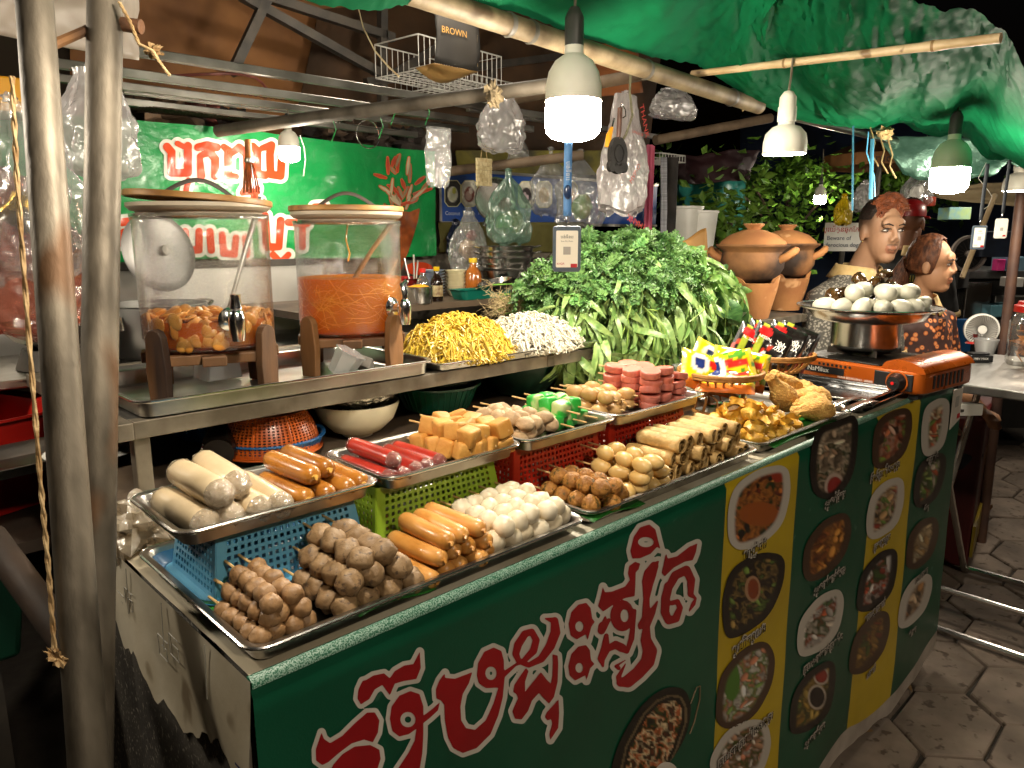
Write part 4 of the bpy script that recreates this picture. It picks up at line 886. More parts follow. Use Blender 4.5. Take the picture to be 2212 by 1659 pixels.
# ------------------------------------------------------------------ glass dispensers
GLASS = film('thin_glass', (.96, .97, .96), .55, .03, .0, 10, .03)
WETG = film('thin_glass_wet', (.96, .96, .95), .5, .02, .35, 240, .05)
WOODD = M('worn_dark_wood', '#8a6038', '#2e1c10', rough=.6, sc=10, bump=.35, bsc=60, stretch=(1, 1, .18))
BAMB = M('bamboo_lid', '#b98a4c', '#7f5626', rough=.5, sc=12, stretch=(.3, 3, 3), bump=.1)
def liquid(name, c, dens):
    m = bpy.data.materials.new(name); m.use_nodes = True; N = m.node_tree.nodes; L = m.node_tree.links; b = N['Principled BSDF']; out = N['Material Output']
    b.inputs['Base Color'].default_value = (*col(c), 1); b.inputs['Roughness'].default_value = .08
    tl = N.new('ShaderNodeBsdfTranslucent'); tl.inputs[0].default_value = (*col(c), 1); tr = N.new('ShaderNodeBsdfTransparent'); tr.inputs[0].default_value = (*[min(1, q*1.25+.03) for q in col(c)], 1)
    m1 = N.new('ShaderNodeMixShader'); m1.inputs[0].default_value = .45; L.new(b.outputs[0], m1.inputs[1]); L.new(tl.outputs[0], m1.inputs[2])
    m2 = N.new('ShaderNodeMixShader'); m2.inputs[0].default_value = dens; L.new(tr.outputs[0], m2.inputs[1]); L.new(m1.outputs[0], m2.inputs[2]); L.new(m2.outputs[0], out.inputs[0]); return m
def dispenser(label, loc, r, zb, zt_, zl, rz, tapa, lm, lever, lq=1.0):
    t = thing('juice_dispenser', label, 'dispenser', loc, rz, 'glass dispensers')
    # local: tap on -y side
    prof = [(0, zb), (r*.8, zb), (r*.94, zb+.006), (r, zb+.02), (r, zt_-.012), (r*1.02, zt_-.008), (r*1.02, zt_-.003), (r*.985, zt_)]
    MB().lathe(prof, 64).build('glass_jar', WETG, t)
    MB().lathe([(r*.985, zt_-.006), (r*1.025, zt_-.004), (r*1.025, zt_+.001), (r*.985, zt_+.001)], 64, closed=True).build('glass_lip', GLASS, t)
    MB().lathe([(0, zb+.003), (r*.78, zb+.003), (r*.925, zb+.009), (lq*r*.982, zb+.022), (lq*r*.982, zl), (lq*r*.95, zl-.0015), (0, zl-.0015)], 64).build('juice', lm, t)
    MB().lathe([(r*.9, zt_-.004), (r*.93, zt_+.004), (r*1.0, zt_+.006), (r*1.06, zt_+.012), (r*1.06, zt_+.018), (0, zt_+.018)], 56).build('lid_seal', M('silicone_seal', '#b8aa96', rough=.4), t)
    ld = MB().lathe([(r*1.06, zt_+.0185), (r*1.085, zt_+.020), (r*1.085, zt_+.027), (r*1.07, zt_+.029), (0, zt_+.029)], 56).build('lid', BAMB, t)
    MB().tube([(-.055+.11*k/14, 0, zt_+.029+.026*math.sin(math.pi*k/14)) for k in range(15)], .0018, 6, flat=2.2).build('lid_handle', M('dark_strap', '#3a3026', rough=.5), ld)
    if not lever: ld.rotation_euler = (0, R(4), 0); ld.location = (-.0698*(zt_+.02), 0, .003)
    # wooden stand: ring boards and four legs
    for ax in (0, 1):
        p = MB(); w, h = .019, .018
        (p.box((-r*1.03, -w, zb-.022), (r*1.03, w, zb-.0035)) if ax == 0 else p.box((-w, -r*1.03, zb-.021), (w, r*1.03, zb-.0045))).build('stand_board', WOODD, t, smooth=False, bev=.002)
    br = MB().lathe([(r*.55, zb-.003), (r*.92, zb-.003), (r*.92, zb-.02), (r*.55, zb-.02)], 40, closed=True)
    for k in range(4):
        a = R(45+90*k)
        lg = MB(); n = 14; out = []
        wd = .021; hh = zb+.042
        prof2 = [(-wd*.85, .0), (-wd, hh*.45), (-wd*.8, hh-.014), (-wd*.5, hh-.004), (0, hh), (wd*.5, hh-.004), (wd*.8, hh-.014), (wd, hh*.45), (wd*.85, .0)]
        q = len(prof2); lg.add([(x, y, z) for y in (r*1.03, r*1.03+.014) for x, z in prof2], [tuple(range(q)), tuple(range(2*q-1, q-1, -1))]+[(i, q+i, q+(i+1) % q, (i+1) % q) for i in range(q)])
        lg.move(Matrix.Rotation(a, 4, 'Z')).build('stand_leg', WOODD, t, smooth=False, bev=.0015)
    for sx in (-1, 1):
        a = R(45*sx); MB().bar((-r*1.05*math.sin(R(45)), sx*r*1.05*math.cos(R(45))*1, zb-.012), (r*1.05*math.sin(R(45)), sx*r*1.05*math.cos(R(45)), zb-.012), .018, .017).build('stand_rail', WOODD, t, smooth=False, bev=.002)
    # tap
    TA = Matrix.Rotation(tapa, 4, 'Z')
    tp = MB().lathe([(0, 0), (.018, 0), (.02, .004), (.015, .008), (.009, .01), (.009, .03), (0, .03)], 24).move(TA @ Matrix.Translation((0, -r, zb+.055)) @ Matrix.Rotation(R(90), 4, 'X')).build('tap', CHROME, t)
    MB().lathe([(.0105, -.032), (.0125, -.02), (.0135, .0), (.0125, .012), (.009, .017), (0, .018)], 20, (0, -r-.034, zb+.055)).move(TA).build('spout', CHROME, tp)
    if lever: MB().tube([(0, -r-.034, zb+.07), (0, -r-.036, zb+.084), (.002, -r-.03, zb+.1), (.01, -r-.034, zb+.108)], [.006, .007, .0075, .004], 10, flat=.6).move(TA).build('lever', CHROME, tp)
    else: MB().lathe([(.006, .016), (.010, .02), (.0075, .036), (.0085, .042), (0, .043)], 16, (0, -r-.034, zb+.055)).move(TA).build('lever', CHROME, tp)
    return t
J1 = dispenser('glass dispenser of chili liquid with sliced garlic, short tap', (.262, .69, SH+.003), .108, .082, .305, .132, R(-20), R(15), liquid('chili_garlic_liquid', (.85, .24, .012), .72), False, .965)
J2 = dispenser('glass dispenser of orange papaya juice, tall lever tap', (.566, .72, SH+.003), .104, .076, .298, .188, R(-32), R(48), liquid('orange_juice', (.9, .31, .008), .8), True)
# contents
GAR = M('pickled_garlic', '#e8a850', '#d88a34', rough=.3, sc=40, rv=.2)
for s in range(3):
    mb = MB().blob((0, 0, 0), (.0155, .0115, .004), 12, 8, .15, 2, s); me = mb.mesh('garlic_slice'); me.materials.append(GAR); me.polygons.foreach_set('use_smooth', [True]*len(me.polygons))
gm = [m for m in bpy.data.meshes if m.name.startswith('garlic_slice')]
for k in range(190):
    a = rnd.uniform(0, 6.28); top = k < 90
    q = (rnd.random()**.5*.098) if top else .1005+rnd.uniform(-.003, .0015)
    o = bpy.data.objects.new('garlic_slice', rnd.choice(gm)); COL.objects.link(o); o.parent = J1
    o.location = (q*math.cos(a), q*math.sin(a), .133+rnd.uniform(-.004, .006) if top else rnd.uniform(.094, .134)); o.rotation_euler = (R(90)+rnd.gauss(0, .25), rnd.uniform(0, 6), a+R(90)+rnd.gauss(0, .2)) if not top else (rnd.uniform(-.7, .7), rnd.uniform(-.7, .7), rnd.uniform(0, 6)); 
    sc_ = rnd.uniform(.7, 1.15); o.scale = (sc_,)*3
CAR = M('papaya_shred', '#ffb830', '#f09a18', rough=.3, sc=30)
mb = MB()
for k in range(60):
    a = rnd.gauss(-2.0, .3) if k % 3 else rnd.gauss(-1.05, .2); a2 = a+rnd.uniform(-.7, .7); z0 = rnd.gauss(.14, .018); z1 = z0+rnd.uniform(-.03, .03); pts = []
    for i in range(7):
        f = i/6; aa = a+(a2-a)*f; q = .1024; pts.append((q*math.cos(aa), q*math.sin(aa), z0+(z1-z0)*f+.01*math.sin(f*3.1+k)))
    mb.tube(pts, .0007, 4)
o = mb.build('papaya_shreds', CAR, J2); o['kind'] = 'stuff'
MB().tube([(.0, -.03, .29), (-.004, -.034, .262), (.002, -.03, .235), (-.002, -.034, .22)], .0016, 5).build('hanging_shred', CAR, J2)
lad = thing('ladle', 'dark steel ladle standing in the chili garlic dispenser', 'ladle', (.262, .69, SH+.003))
MB().tube([(-.0, -.06, .12), (.055, -.045, .25), (.09, -.045, .335)], [.002, .0028, .004], 8, flat=1.6).build('handle', STEELD, lad)
MB().blob((-.002, -.06, .118), (.022, .022, .012), 14, 8).build('bowl', STEELD, lad)
lad = thing('ladle', 'wooden ladle standing in the orange juice dispenser', 'ladle', (.566, .72, SH+.003))
MB().tube([(.0, .0, .17), (.035, -.03, .24), (.088, -.06, .318)], [.005, .0045, .0055], 8).build('handle', M('pale_wood', '#a8814c', '#8a6434', rough=.6, sc=20, stretch=(1, 1, .2)), lad)
# small things on the dispenser tray
bxs = thing('plastic_box', 'clear lidded plastic box on the dispenser tray', 'box', (.31, .79, SH+.006), .1)
MB().box((-.035, -.03, 0), (.035, .03, .035), .003).build('box', film('frosted_plastic', (.92, .92, .9), .4, .45, 0, 1, .2), bxs, smooth=False, bev=.003)
MB().box((-.037, -.032, .0355), (.037, .032, .04)).build('lid', film('frosted_plastic'), bxs, smooth=False, bev=.002)
bxs = thing('plastic_tub', 'white translucent tub leaning on the dispenser tray', 'tub', (.46, .60, SH+.02), .5)
MB().lathe([(0, 0), (.022, 0), (.028, .045), (.03, .045), (.03, .048), (0, .048)], 6).build('tub', film('frosted_plastic'), bxs, rot=(.5, .2, 0))
thingm(MB().box((-.02, -.013, -.011), (.02, .013, .011)), 'sharpening_stone', 'grey stone block beside the white tub under the orange juice', 'stone', M('grey_stone', '#77716a', '#5c574f', rough=.85, sc=40, bump=.3), loc=(.525, .61, SH+.028), rot=(.4, .5, .9), smooth=False, bev=.002)
# ------------------------------------------------------------------ noodles
def tangle(n, cx, cy, rx, ry, h, r, z0, seed, curl, ln, nseg=12):
    mb = MB(); rr = random.Random(seed)
    for k in range(n):
        f = rr.random()**.5; a = rr.uniform(0, 6.283); x = cx+rx*f*math.cos(a); y = cy+ry*f*math.sin(a); d = rr.uniform(0, 6.283); pts = []; ph = rr.uniform(0, 6.28); lift = rr.uniform(-.003, .006)+(.012 if rr.random() < .12 else 0)
        for i in range(nseg):
            e = ((x-cx)/rx)**2+((y-cy)/ry)**2; zz = z0+h*max(0, 1-e)**.7+lift+.0055*math.sin(i*1.1+ph)
            pts.append((x, y, zz)); d += rr.gauss(.12 if k % 2 else -.12, curl); x += math.cos(d)*ln; y += math.sin(d)*ln
            if e > 1.05: d = math.atan2(cy-y, cx-x)+rr.uniform(-.6, .6)
        mb.tube(pts, r, 5, True)
    return mb
YN = M('yellow_noodle', '#c9ab3c', '#b0902a', rough=.4, sc=40, rv=0)
WN2 = M('rice_noodle', '#cfc9b8', '#bdb6a2', rough=.35, sc=40)
yn = thing('yellow_noodles', 'heap of yellow noodles on the shelf tray', 'noodles', (.80, .66, SH+.012))
o = tangle(640, 0, 0, .135, .108, .074, .0019, 0, 1, .42, .0065, 22).build('noodle_strands', YN, yn); o['kind'] = 'stuff'
MB().blob((0, 0, 0), (.115, .09, .056), 20, 10).build('noodle_core', M('noodle_core', '#a8861c', rough=.6), yn)
wn_ = thing('white_noodles', 'heap of white rice noodles beside the yellow noodles', 'noodles', (1.01, .65, SH+.012))
o = tangle(620, 0, 0, .155, .105, .06, .0018, 0, 2, .35, .006, 16).build('noodle_strands', WN2, wn_); o['kind'] = 'stuff'
mb = MB(); rr = random.Random(5)
for k in range(260):
    x, y = rr.uniform(-.13, .15), rr.uniform(-.10, .05); e = (x/.155)**2+(y/.105)**2
    if e > 1.05: continue
    a = rr.uniform(0, 6.28); l = rr.uniform(.012, .03); z = .06*max(0, 1-e)**.7+.005
    mb.grid(lambda p, q: (x+l*(p-.5)*math.cos(a)-.006*(q-.5)*math.sin(a), y+l*(p-.5)*math.sin(a)+.006*(q-.5)*math.cos(a), z+.004*math.sin(p*4+k)+.002*q), 5, 2)
o = mb.build('flat_noodle_pieces', WN2, wn_, thick=.0008); o['kind'] = 'stuff'
MB().blob((0, 0, 0), (.138, .09, .045), 20, 10).build('noodle_core', M('white_core', '#b8b09c', rough=.6), wn_)

# ------------------------------------------------------------------ heap of greens
def leafm(n, c1, c2, rv=.25): return M(n, c1, c2, rough=.38, sc=25, bump=.25, bsc=60, rv=rv, stretch=(1, 4, 1))
LF1 = leafm('long_green_leaf', '#93ad66', '#668a48', .36); LF2 = leafm('serrated_herb', '#7fa85e', '#4c7c40', .36); LF3 = leafm('broad_mustard_leaf', '#5a8448', '#335c30'); LF4 = leafm('basil_leaf', '#8cb05a', '#5c8a40', .36)
STM = M('pale_green_stem', '#9ab85c', '#7a9c44', rough=.4, sc=20)
def leaf_mesh(name, l, w, curl, fold, seed, mt, nu=4, nv=8, lobes=0):
    def f(a, b):
        ww = w*(math.sin(math.pi*min(1, b*.93+.05))**.8)*(1-.25*b)
        if lobes: ww *= .65+.35*abs(math.sin(b*lobes))
        s = 2*a-1; x = s*ww/2*math.cos(fold*abs(s)); z = abs(s)*ww/2*math.sin(fold)+.0025*math.sin(b*9+seed+s*2)*abs(s)
        th = curl*b; y = l*(math.sin(th)/curl if curl else b); zz = -l*(1-math.cos(th))/curl if curl else 0
        return (x, y, zz+z)
    me = MB().grid(f, nu, nv).mesh(name); me.materials.append(mt); me.polygons.foreach_set('use_smooth', [True]*len(me.polygons)); return me
VC = Vector((1.50, .70, SH)); VR = Vector((.43, .20, .24))
def heap(th, ph, k=1.0):
    """point and outward normal on the heap's dome; th compass angle, ph height angle"""
    n = Vector((math.cos(ph)*math.cos(th), math.cos(ph)*math.sin(th), math.sin(ph)))
    e = 1+.10*fbm(n.x*2.1+3, n.y*2.1, n.z*2.1)
    p = Vector((n.x*VR.x, n.y*VR.y, n.z*VR.z))*e*k
    return VC+p, Vector((n.x/VR.x, n.y/VR.y, n.z/VR.z)).normalized()
def orient(p, nrm, dirv, roll=0):
    y = (dirv-nrm*dirv.dot(nrm)); y = y.normalized() if y.length > 1e-4 else nrm.orthogonal().normalized()
    x = y.cross(nrm).normalized(); z = x.cross(y)
    return Matrix.Translation(p) @ Matrix((x, y, z)).transposed().to_4x4() @ Matrix.Rotation(roll, 4, 'Y')
core = MB().blob((VC.x, VC.y, VC.z+.0), (VR.x*.86, VR.y*.86, VR.z*.86), 24, 14, .1, 2, 3)
def bunch(name, label, cat, region, n, meshes, part, lift, jit, down, maxparts=300, sz=(.8, 1.2), stuffname=None, drop=0):
    t = thing(name, label, cat, VC)
    stuff = MB(); rr = random.Random(hash(name) % 1000 if False else len(name)*7+n)
    for k in range(n):
        th = R(rr.uniform(*region[0])); ph = R(rr.uniform(*region[1])); p, nr = heap(th, ph, 1+rr.uniform(-.06, lift))
        dv = Vector((rr.gauss(0, jit), rr.gauss(0, jit), -down+rr.gauss(0, jit)))+nr*rr.uniform(0, .5)
        Mx = orient(p-VC, (nr+Vector((rr.gauss(0, .35), rr.gauss(0, .35), rr.gauss(0, .35)))).normalized(), dv, rr.gauss(0, .6)) @ Matrix.Scale(rr.uniform(*sz), 4)
        me = rr.choice(meshes)
        if k < maxparts:
            o = bpy.data.objects.new(part, me); COL.objects.link(o); o.parent = t; o.matrix_local = Mx
        else:
            stuff.add([Mx @ v.co for v in me.vertices], [tuple(q.vertices) for q in me.polygons])
    if stuff.v:
        o = stuff.build(stuffname or 'small_leaves', meshes[0].materials[0], t); o['kind'] = 'stuff'
    return t
def frond_mesh(seed):
    rr = random.Random(seed); mb = MB(); l = .07; P = lambda b: Vector((.006*math.sin(b*4+seed), l*b, .018*math.sin(b*2.2)-.012*b))
    mb.tube([P(0), P(.35), P(.7), P(1)], [.0016, .0013, .0009, .0005], 4)
    for k in range(9):
        b = .12+.09*k; p = P(b)
        for s in (-1, 1):
            d = Vector((s*(.8+rr.gauss(0, .15)), .75, rr.gauss(.15, .3))).normalized(); L_ = .022*(1-.5*abs(b-.5))*rr.uniform(.8, 1.2); n = d.cross(Vector((0, 0, 1))).normalized(); q = p+d*L_; z = Vector((0, 0, .004))
            mb.add([p, p+d*L_*.3+n*.0052+z, p+d*L_*.42+n*.0022, p+d*L_*.62+n*.0058+z, q, p+d*L_*.62-n*.0058+z, p+d*L_*.42-n*.0022, p+d*L_*.3-n*.0052+z], [(0, 1, 2), (2, 3, 4), (0, 2, 6), (2, 4, 6), (6, 4, 5), (0, 6, 7)])
    me = mb.mesh('frond'); me.materials.append(LF2); return me
long_l = [leaf_mesh('leaf', .105, .021, 1.0, .35, s, LF1) for s in range(4)]+[leaf_mesh('leaf', .085, .026, .6, .25, 7, LF1)]
serr = [frond_mesh(s) for s in range(5)]
broad = [leaf_mesh('broad_leaf', .13, .095, 1.2, .3, s, LF3, 7, 10) for s in range(3)]
small = [leaf_mesh('small_leaf', .034, .015, .8, .4, s, LF4, 3, 5) for s in range(3)]+[leaf_mesh('small_leaf', .062, .032, 1.0, .35, 5, LF4, 5, 7)]
b1 = bunch('water_spinach', 'bunch of long-leaved water spinach drooping over the shelf edge', 'vegetables', ((-165, -35), (-14, 58)), 800, long_l, 'leaf', .10, .35, 1.0)
core.v = [tuple(Vector(v)-VC) for v in core.v]; o = core.build('leaf_core', LF2, b1)
mb = MB(); rr = random.Random(3)
for k in range(26):
    th = R(rr.uniform(-150, -40)); a0, n0 = heap(th, R(rr.uniform(20, 50)), 1.04); a1, n1 = heap(th+rr.uniform(-.25, .25), R(rr.uniform(-15, 15)), 1.08); a2 = (a0+a1)/2+n0*.025
    mb.tube([a0-VC, a2-VC, a1-VC], .0016, 5)
o = mb.build('stems', STM, b1); o['kind'] = 'stuff'
bunch('crown_daisy', 'feathery crown daisy greens on top of the heap, left of centre', 'vegetables', ((-215, -80), (30, 88)), 1300, serr, 'frond', .13, .8, .3, 300, (.6, 1.05), 'small_fronds')
bunch('mustard_greens', 'broad dark mustard leaves at the right end of the heap', 'vegetables', ((-75, -5), (-26, 40)), 60, broad, 'broad_leaf', .16, .4, .8, 300, (.6, 1.0))
bunch('basil_bunch', 'small-leaved bright basil on the right top of the heap', 'vegetables', ((-85, 25), (22, 78)), 1900, small, 'small_leaf', .1, .7, .2, 280, (.7, 1.3), 'tiny_leaves')
# spring onions with roots, left of the heap
ons = thing('spring_onions', 'bunch of spring onions with pale roots left of the greens', 'vegetables', (1.19, .82, SH+.03))
mb = MB(); rt_ = MB(); rr = random.Random(9)
for k in range(34):
    y, z = rr.gauss(0, .025), rr.gauss(.03, .022); p0 = Vector((-.06+rr.gauss(0, .012), y+.03, z+.03)); p1 = Vector((.22, y*.5-.1, z*.6+.03))
    mb.tube([p0, (p0+p1)/2+Vector((0, 0, .02)), p1], [.0022, .003, .0035], 6)
    for j in range(7): rt_.tube([p0, p0+Vector((-.012+rr.gauss(0, .01), rr.gauss(0, .012), rr.gauss(0, .012))), p0+Vector((-.026+rr.gauss(0, .013), rr.gauss(0, .02), rr.gauss(.004, .02)))], [.0006, .0005, .0003], 3)
o = mb.build('onion_stalks', M('onion_green', '#6f9a3c', '#4f7a2a', rough=.4, sc=14), ons); o['kind'] = 'stuff'
o = rt_.build('roots', M('onion_roots', '#c9b488', '#b09a6c', rough=.8, sc=30), ons); o['kind'] = 'stuff'

# ------------------------------------------------------------------ clay pots on clay stoves
CLAY = M('terracotta', '#b07a48', '#966039', rough=.8, sc=9, bump=.2, bsc=90, c3='#c9986a', sc3=22, f3=.63)
CLAYD = M('smoked_terracotta', '#94663f', '#2c1c12', rough=.75, sc=7, bump=.2, bsc=80, lo=.36, hi=.6)
def clay(loc, k, lb, rz, sc=1):
    st = thing('clay_stove', 'terracotta bucket stove under the %s clay pot' % lb, 'clay stove', loc, rz, 'clay stoves')
    def rad(t, z): return 1.0
    mb = MB(); n = 48
    prof = [(.06, 0), (.064, 0), (.078, .06), (.086, .112)]
    vs = []; 
    def crown(a): return .022*max(0, math.cos(3*a))**.6
    rows_ = []
    for r_, z_ in ((.060, 0), (.070, .045), (.080, .085), (.087, .11)): rows_.append([(r_*math.cos(2*math.pi*i/n), r_*math.sin(2*math.pi*i/n), z_+(crown(2*math.pi*i/n) if z_ > .1 else 0)) for i in range(n)])
    for r_, z_ in ((.076, .11), (.066, .085), (.05, .05)): rows_.append([(r_*math.cos(2*math.pi*i/n), r_*math.sin(2*math.pi*i/n), z_+(crown(2*math.pi*i/n) if z_ > .1 else 0)) for i in range(n)])
    sweep(mb, rows_, True, True); mb.build('bucket', CLAY, st)
    st.scale = (sc,)*3
    t = thing('clay_pot', '%s lidded clay pot with smoke-darkened belly' % lb, 'clay pot', (loc[0], loc[1], loc[2]+.104*sc), rz, 'clay pots'); t.scale = (sc,)*3
    MB().lathe([(0, 0), (.05, .004), (.08, .022), (.095, .05), (.097, .075), (.09, .098), (.093, .104), (.11, .116), (.111, .121), (.104, .122), (.088, .108), (.0, .1)], 44).build('belly', CLAYD, t)
    l = MB().lathe([(.1, .121), (.095, .131), (.07, .150), (.035, .163), (.02, .166), (.021, .170), (.032, .181), (.031, .184), (0, .183)], 40).build('lid', CLAY, t)
    for s in (0, math.pi):
        P = [(.085, -.032, .075), (.108, -.034, .088), (.122, -.02, .1), (.126, 0, .104), (.122, .02, .1), (.108, .034, .088), (.085, .032, .075)]
        MB().tube([Matrix.Rotation(s, 3, 'Z') @ Vector(p) for p in P], .0115, 10).build('handle', CLAY, t)
    return t
clay((2.07, .645, SH), 0, 'nearer', R(-72), 1.08)
clay((2.42, .70, SH), 1, 'farther', R(-60), 1.08)
def paper(a, b): return (.115*(a-.5)*(1-.3*b)-.02*b, .010*math.sin(a*3.2)+.02*b*b, .2*b*(1-.12*math.cos(a*3)))
thingm(MB().grid(paper, 14, 16), 'brown_paper', 'stiff curled brown paper standing left of the nearer clay pot', 'paper', M('kraft_paper', '#b98a4a', '#a0743a', rough=.6, sc=8, bump=.2, bsc=30), loc=(1.97, .80, SH+.075), rot=(0, .06, R(-52)), thick=.001)
# ------------------------------------------------------------------ under the shelf
def colander(label, loc, r, h, mt, up=True, nr=26, na=64, sc=1):
    t = thing('colander', label, 'colander', loc, 0, 'plastic colanders'); prof = lambda b: r*(1-.28*b**2.2)
    mb = MB(); n = na*2; vs = []; fs = []; m = 15
    P = [(prof((j+o)/m*.98) if False else prof(min(1, q)), h*min(1, q)) for j in range(m) for o in (0,) for q in (j/m, (j+.55)/m)]+[(prof(1), h)]
    for rr_, z in P:
        for k in range(n): a = 2*math.pi*(k//2+(.55 if k % 2 else 0))/na; vs.append((rr_*math.cos(a), rr_*math.sin(a), z if up else h-z))
    for j in range(len(P)-1):
        for k in range(n):
            if k % 2 == 0 and j % 2 == 0 and 3 < j: continue
            fs.append((j*n+k, j*n+(k+1) % n, (j+1)*n+(k+1) % n, (j+1)*n+k))
    mb.add(vs, fs); mb.build('mesh_bowl', mt, t, smooth=False, thick=.0012)
    zz = 0 if up else h
    MB().lathe([(r*.99, zz-.001), (r*1.07, zz+.001), (r*1.07, zz+.004), (r*.99, zz+.003)], 48, closed=True).build('rim', mt, t)
    MB().lathe([(0, h*.995), (prof(1)*.98, h*.995), (prof(1)*.98, h*.97), (0, h*.97)] if up else [(0, .005*h), (prof(1)*.98, .005*h), (prof(1)*.98, .03*h), (0, .03*h)], 40).build('foot_ring', mt, t)
    for k in range(8):
        a = 2*math.pi*k/8; MB().tube([(prof(b)*1.005*math.cos(a), prof(b)*1.005*math.sin(a), (h*b if up else h-h*b)) for b in (0, .25, .5, .75, 1)], .0016, 5).build('rib', mt, t)
    return t
colander('orange mesh colander upside down under the shelf', (.345, .66, CT+.012), .088, .072, PL('orange_colander', '#b8571c', '#9c4412'), True)
MB_ = colander('blue mesh colander under the orange colander', (.35, .665, CT+.004), .092, .03, PL('blue_colander', '#1f5f98', '#184e80'), False)
colander('blue round sieve stacked under green ones at the shelf back', (.33, .86, CT+.004), .10, .072, PL('blue_colander', '', ''), False)
for k, (cn, lb) in enumerate((('lime_bowl', 'lime green'), ('green_bowl', 'emerald green'), ('red_bowl', 'red'))):
    c_ = {'lime_bowl': '#7fb02a', 'green_bowl': '#1f8a44', 'red_bowl': '#b03020'}[cn]
    t = thing('plastic_bowl', lb+' plastic bowl in the stack under the shelf', 'bowl', (.33, .86, CT+.062+.010*k), 0, 'stacked plastic bowls')
    MB().lathe([(0, 0), (.07, .0), (.1, .014), (.108, .016), (.108, .019), (.1, .018), (.068, .004), (0, .004)], 44).build('shell', PL(cn, c_, c_), t)
t = thing('melamine_bowl', 'cream bowl with an upturned steel bowl inside, under the shelf', 'bowl', (.535, .665, CT+.001))
MB().lathe([(.03, 0), (.032, .006), (.05, .012), (.074, .035), (.084, .06), (.086, .07), (.083, .07), (.07, .036), (0, .02)], 44).build('bowl', M('cream_melamine', '#cfc6ae', '#bdb398', rough=.3, sc=8), t)
EMB = M('embossed_aluminium', (.62, .58, .5), (.25, .22, .18), rough=.25, metal=1, sc=90, det=2, bump=1.0, bsc=110)
t = thing('embossed_bowl', 'embossed silver bowl nested in the cream bowl', 'bowl', (.535, .665, CT+.055))
MB().lathe([(.05, 0), (.066, .01), (.08, .03), (.088, .05), (.091, .052), (.086, .052), (.064, .012), (0, .002)], 44).build('shell', EMB, t)
t = thing('green_basket', 'dark green perforated basket with a steel basin in it', 'basket', (.80, .74, CT+.001), 0)
GB = PL('dark_green_plastic', '#0f5c44', '#0b4a36')
MB().lathe([(0, .003), (.075, .003), (.096, .055), (.104, .057), (.104, .061), (.095, .06), (.07, .006)], 44).build('shell', GB, t)
for k in range(40):
    a = 2*math.pi*k/40; MB().tube([(.0765*math.cos(a), .0765*math.sin(a), .006), (.0965*math.cos(a), .0965*math.sin(a), .055)], .0012, 4).build('rib', GB, t)
t = thing('steel_basin', 'steel basin sitting in the dark green basket', 'basin', (.80, .74, CT+.046)); MB().lathe([(0, 0), (.08, .002), (.1, .036), (.108, .038), (.108, .041), (.098, .04), (.078, .006), (0, .004)], 44).build('shell', STEEL, t)
DG = PL('deep_green_plastic', '#0d3526', '#0a2c20')
t = thing('plastic_basin', 'large dark green plastic basin under the noodle tray', 'basin', (1.07, .74, CT+.001)); MB().lathe([(0, .003), (.07, .003), (.11, .05), (.125, .1), (.132, .102), (.132, .106), (.122, .105), (.1, .05), (0, .01)], 44).build('shell', DG, t)
t = thing('black_bottle', 'black glass bottle lying under the shelf beside the orange colander', 'bottle', (.235, .63, CT+.03), R(60))
MB().lathe([(0, 0), (.026, .001), (.03, .006), (.03, .075), (.024, .09), (.0115, .1), (.0115, .12), (0, .12)], 28).move(Matrix.Rotation(R(78), 4, 'Y')).build('bottle', M('black_glass', (.008, .006, .005), rough=.06, coat=.6), t)
t = thing('steel_basin', 'wide steel basin at the shelf back under the rear beam', 'basin', (.16, 1.0, CT+.001)); MB().lathe([(0, 0), (.06, .002), (.085, .03), (.09, .032), (.083, .032), (.058, .006), (0, .004)], 40).build('shell', STEELD, t)
# squat clear bottle and paper scraps under the right end of the shelf
t = thing('water_jar', 'clear water jar under the clay stoves', 'jar', (1.93, .68, CT+.001)); MB().lathe([(0, 0), (.05, 0), (.055, .01), (.055, .08), (.03, .1), (.028, .112), (.0, .112)], 32).build('jar', WETG, t)
MB().lathe([(0, .002), (.05, .002), (.053, .012), (.053, .06), (0, .06)], 32).build('water', film('water_film', (.8, .85, .88), .5, .05, 0, 1, .05), t)
t = thing('paper_scrap', 'crumpled pale wrapping beside the farther rattan stand', 'wrapping', (1.78, .42, CT+.02)); MB().grid(crump, 20, 12, True).build('paper', M('dry_leaf_wrap', '#b59a74', '#8f754f', rough=.8, sc=20, bump=.4), t)
t = thing('noodle_bag', 'clear bag of dried noodles between the rattan stands', 'bag', (1.42, .46, CT+.035)); MB().grid(crump, 24, 14, True).build('bag', film('clear_bag', (.95, .95, .94), .32, .24, .5, 22, .18), t)
thingm(MB().grid(lambda a, b: (.16*(a-.5), .12*(b-.5), .003*math.sin(a*7+b*4)), 12, 8), 'banana_leaf', 'green plastic leaf sheet under the rattan stands', 'leaf', M('green_leaf_sheet', '#1f8a3a', '#17702e', rough=.35, sc=10), 'banana leaf liners', loc=(1.33, .34, CT+.006), thick=.0008)
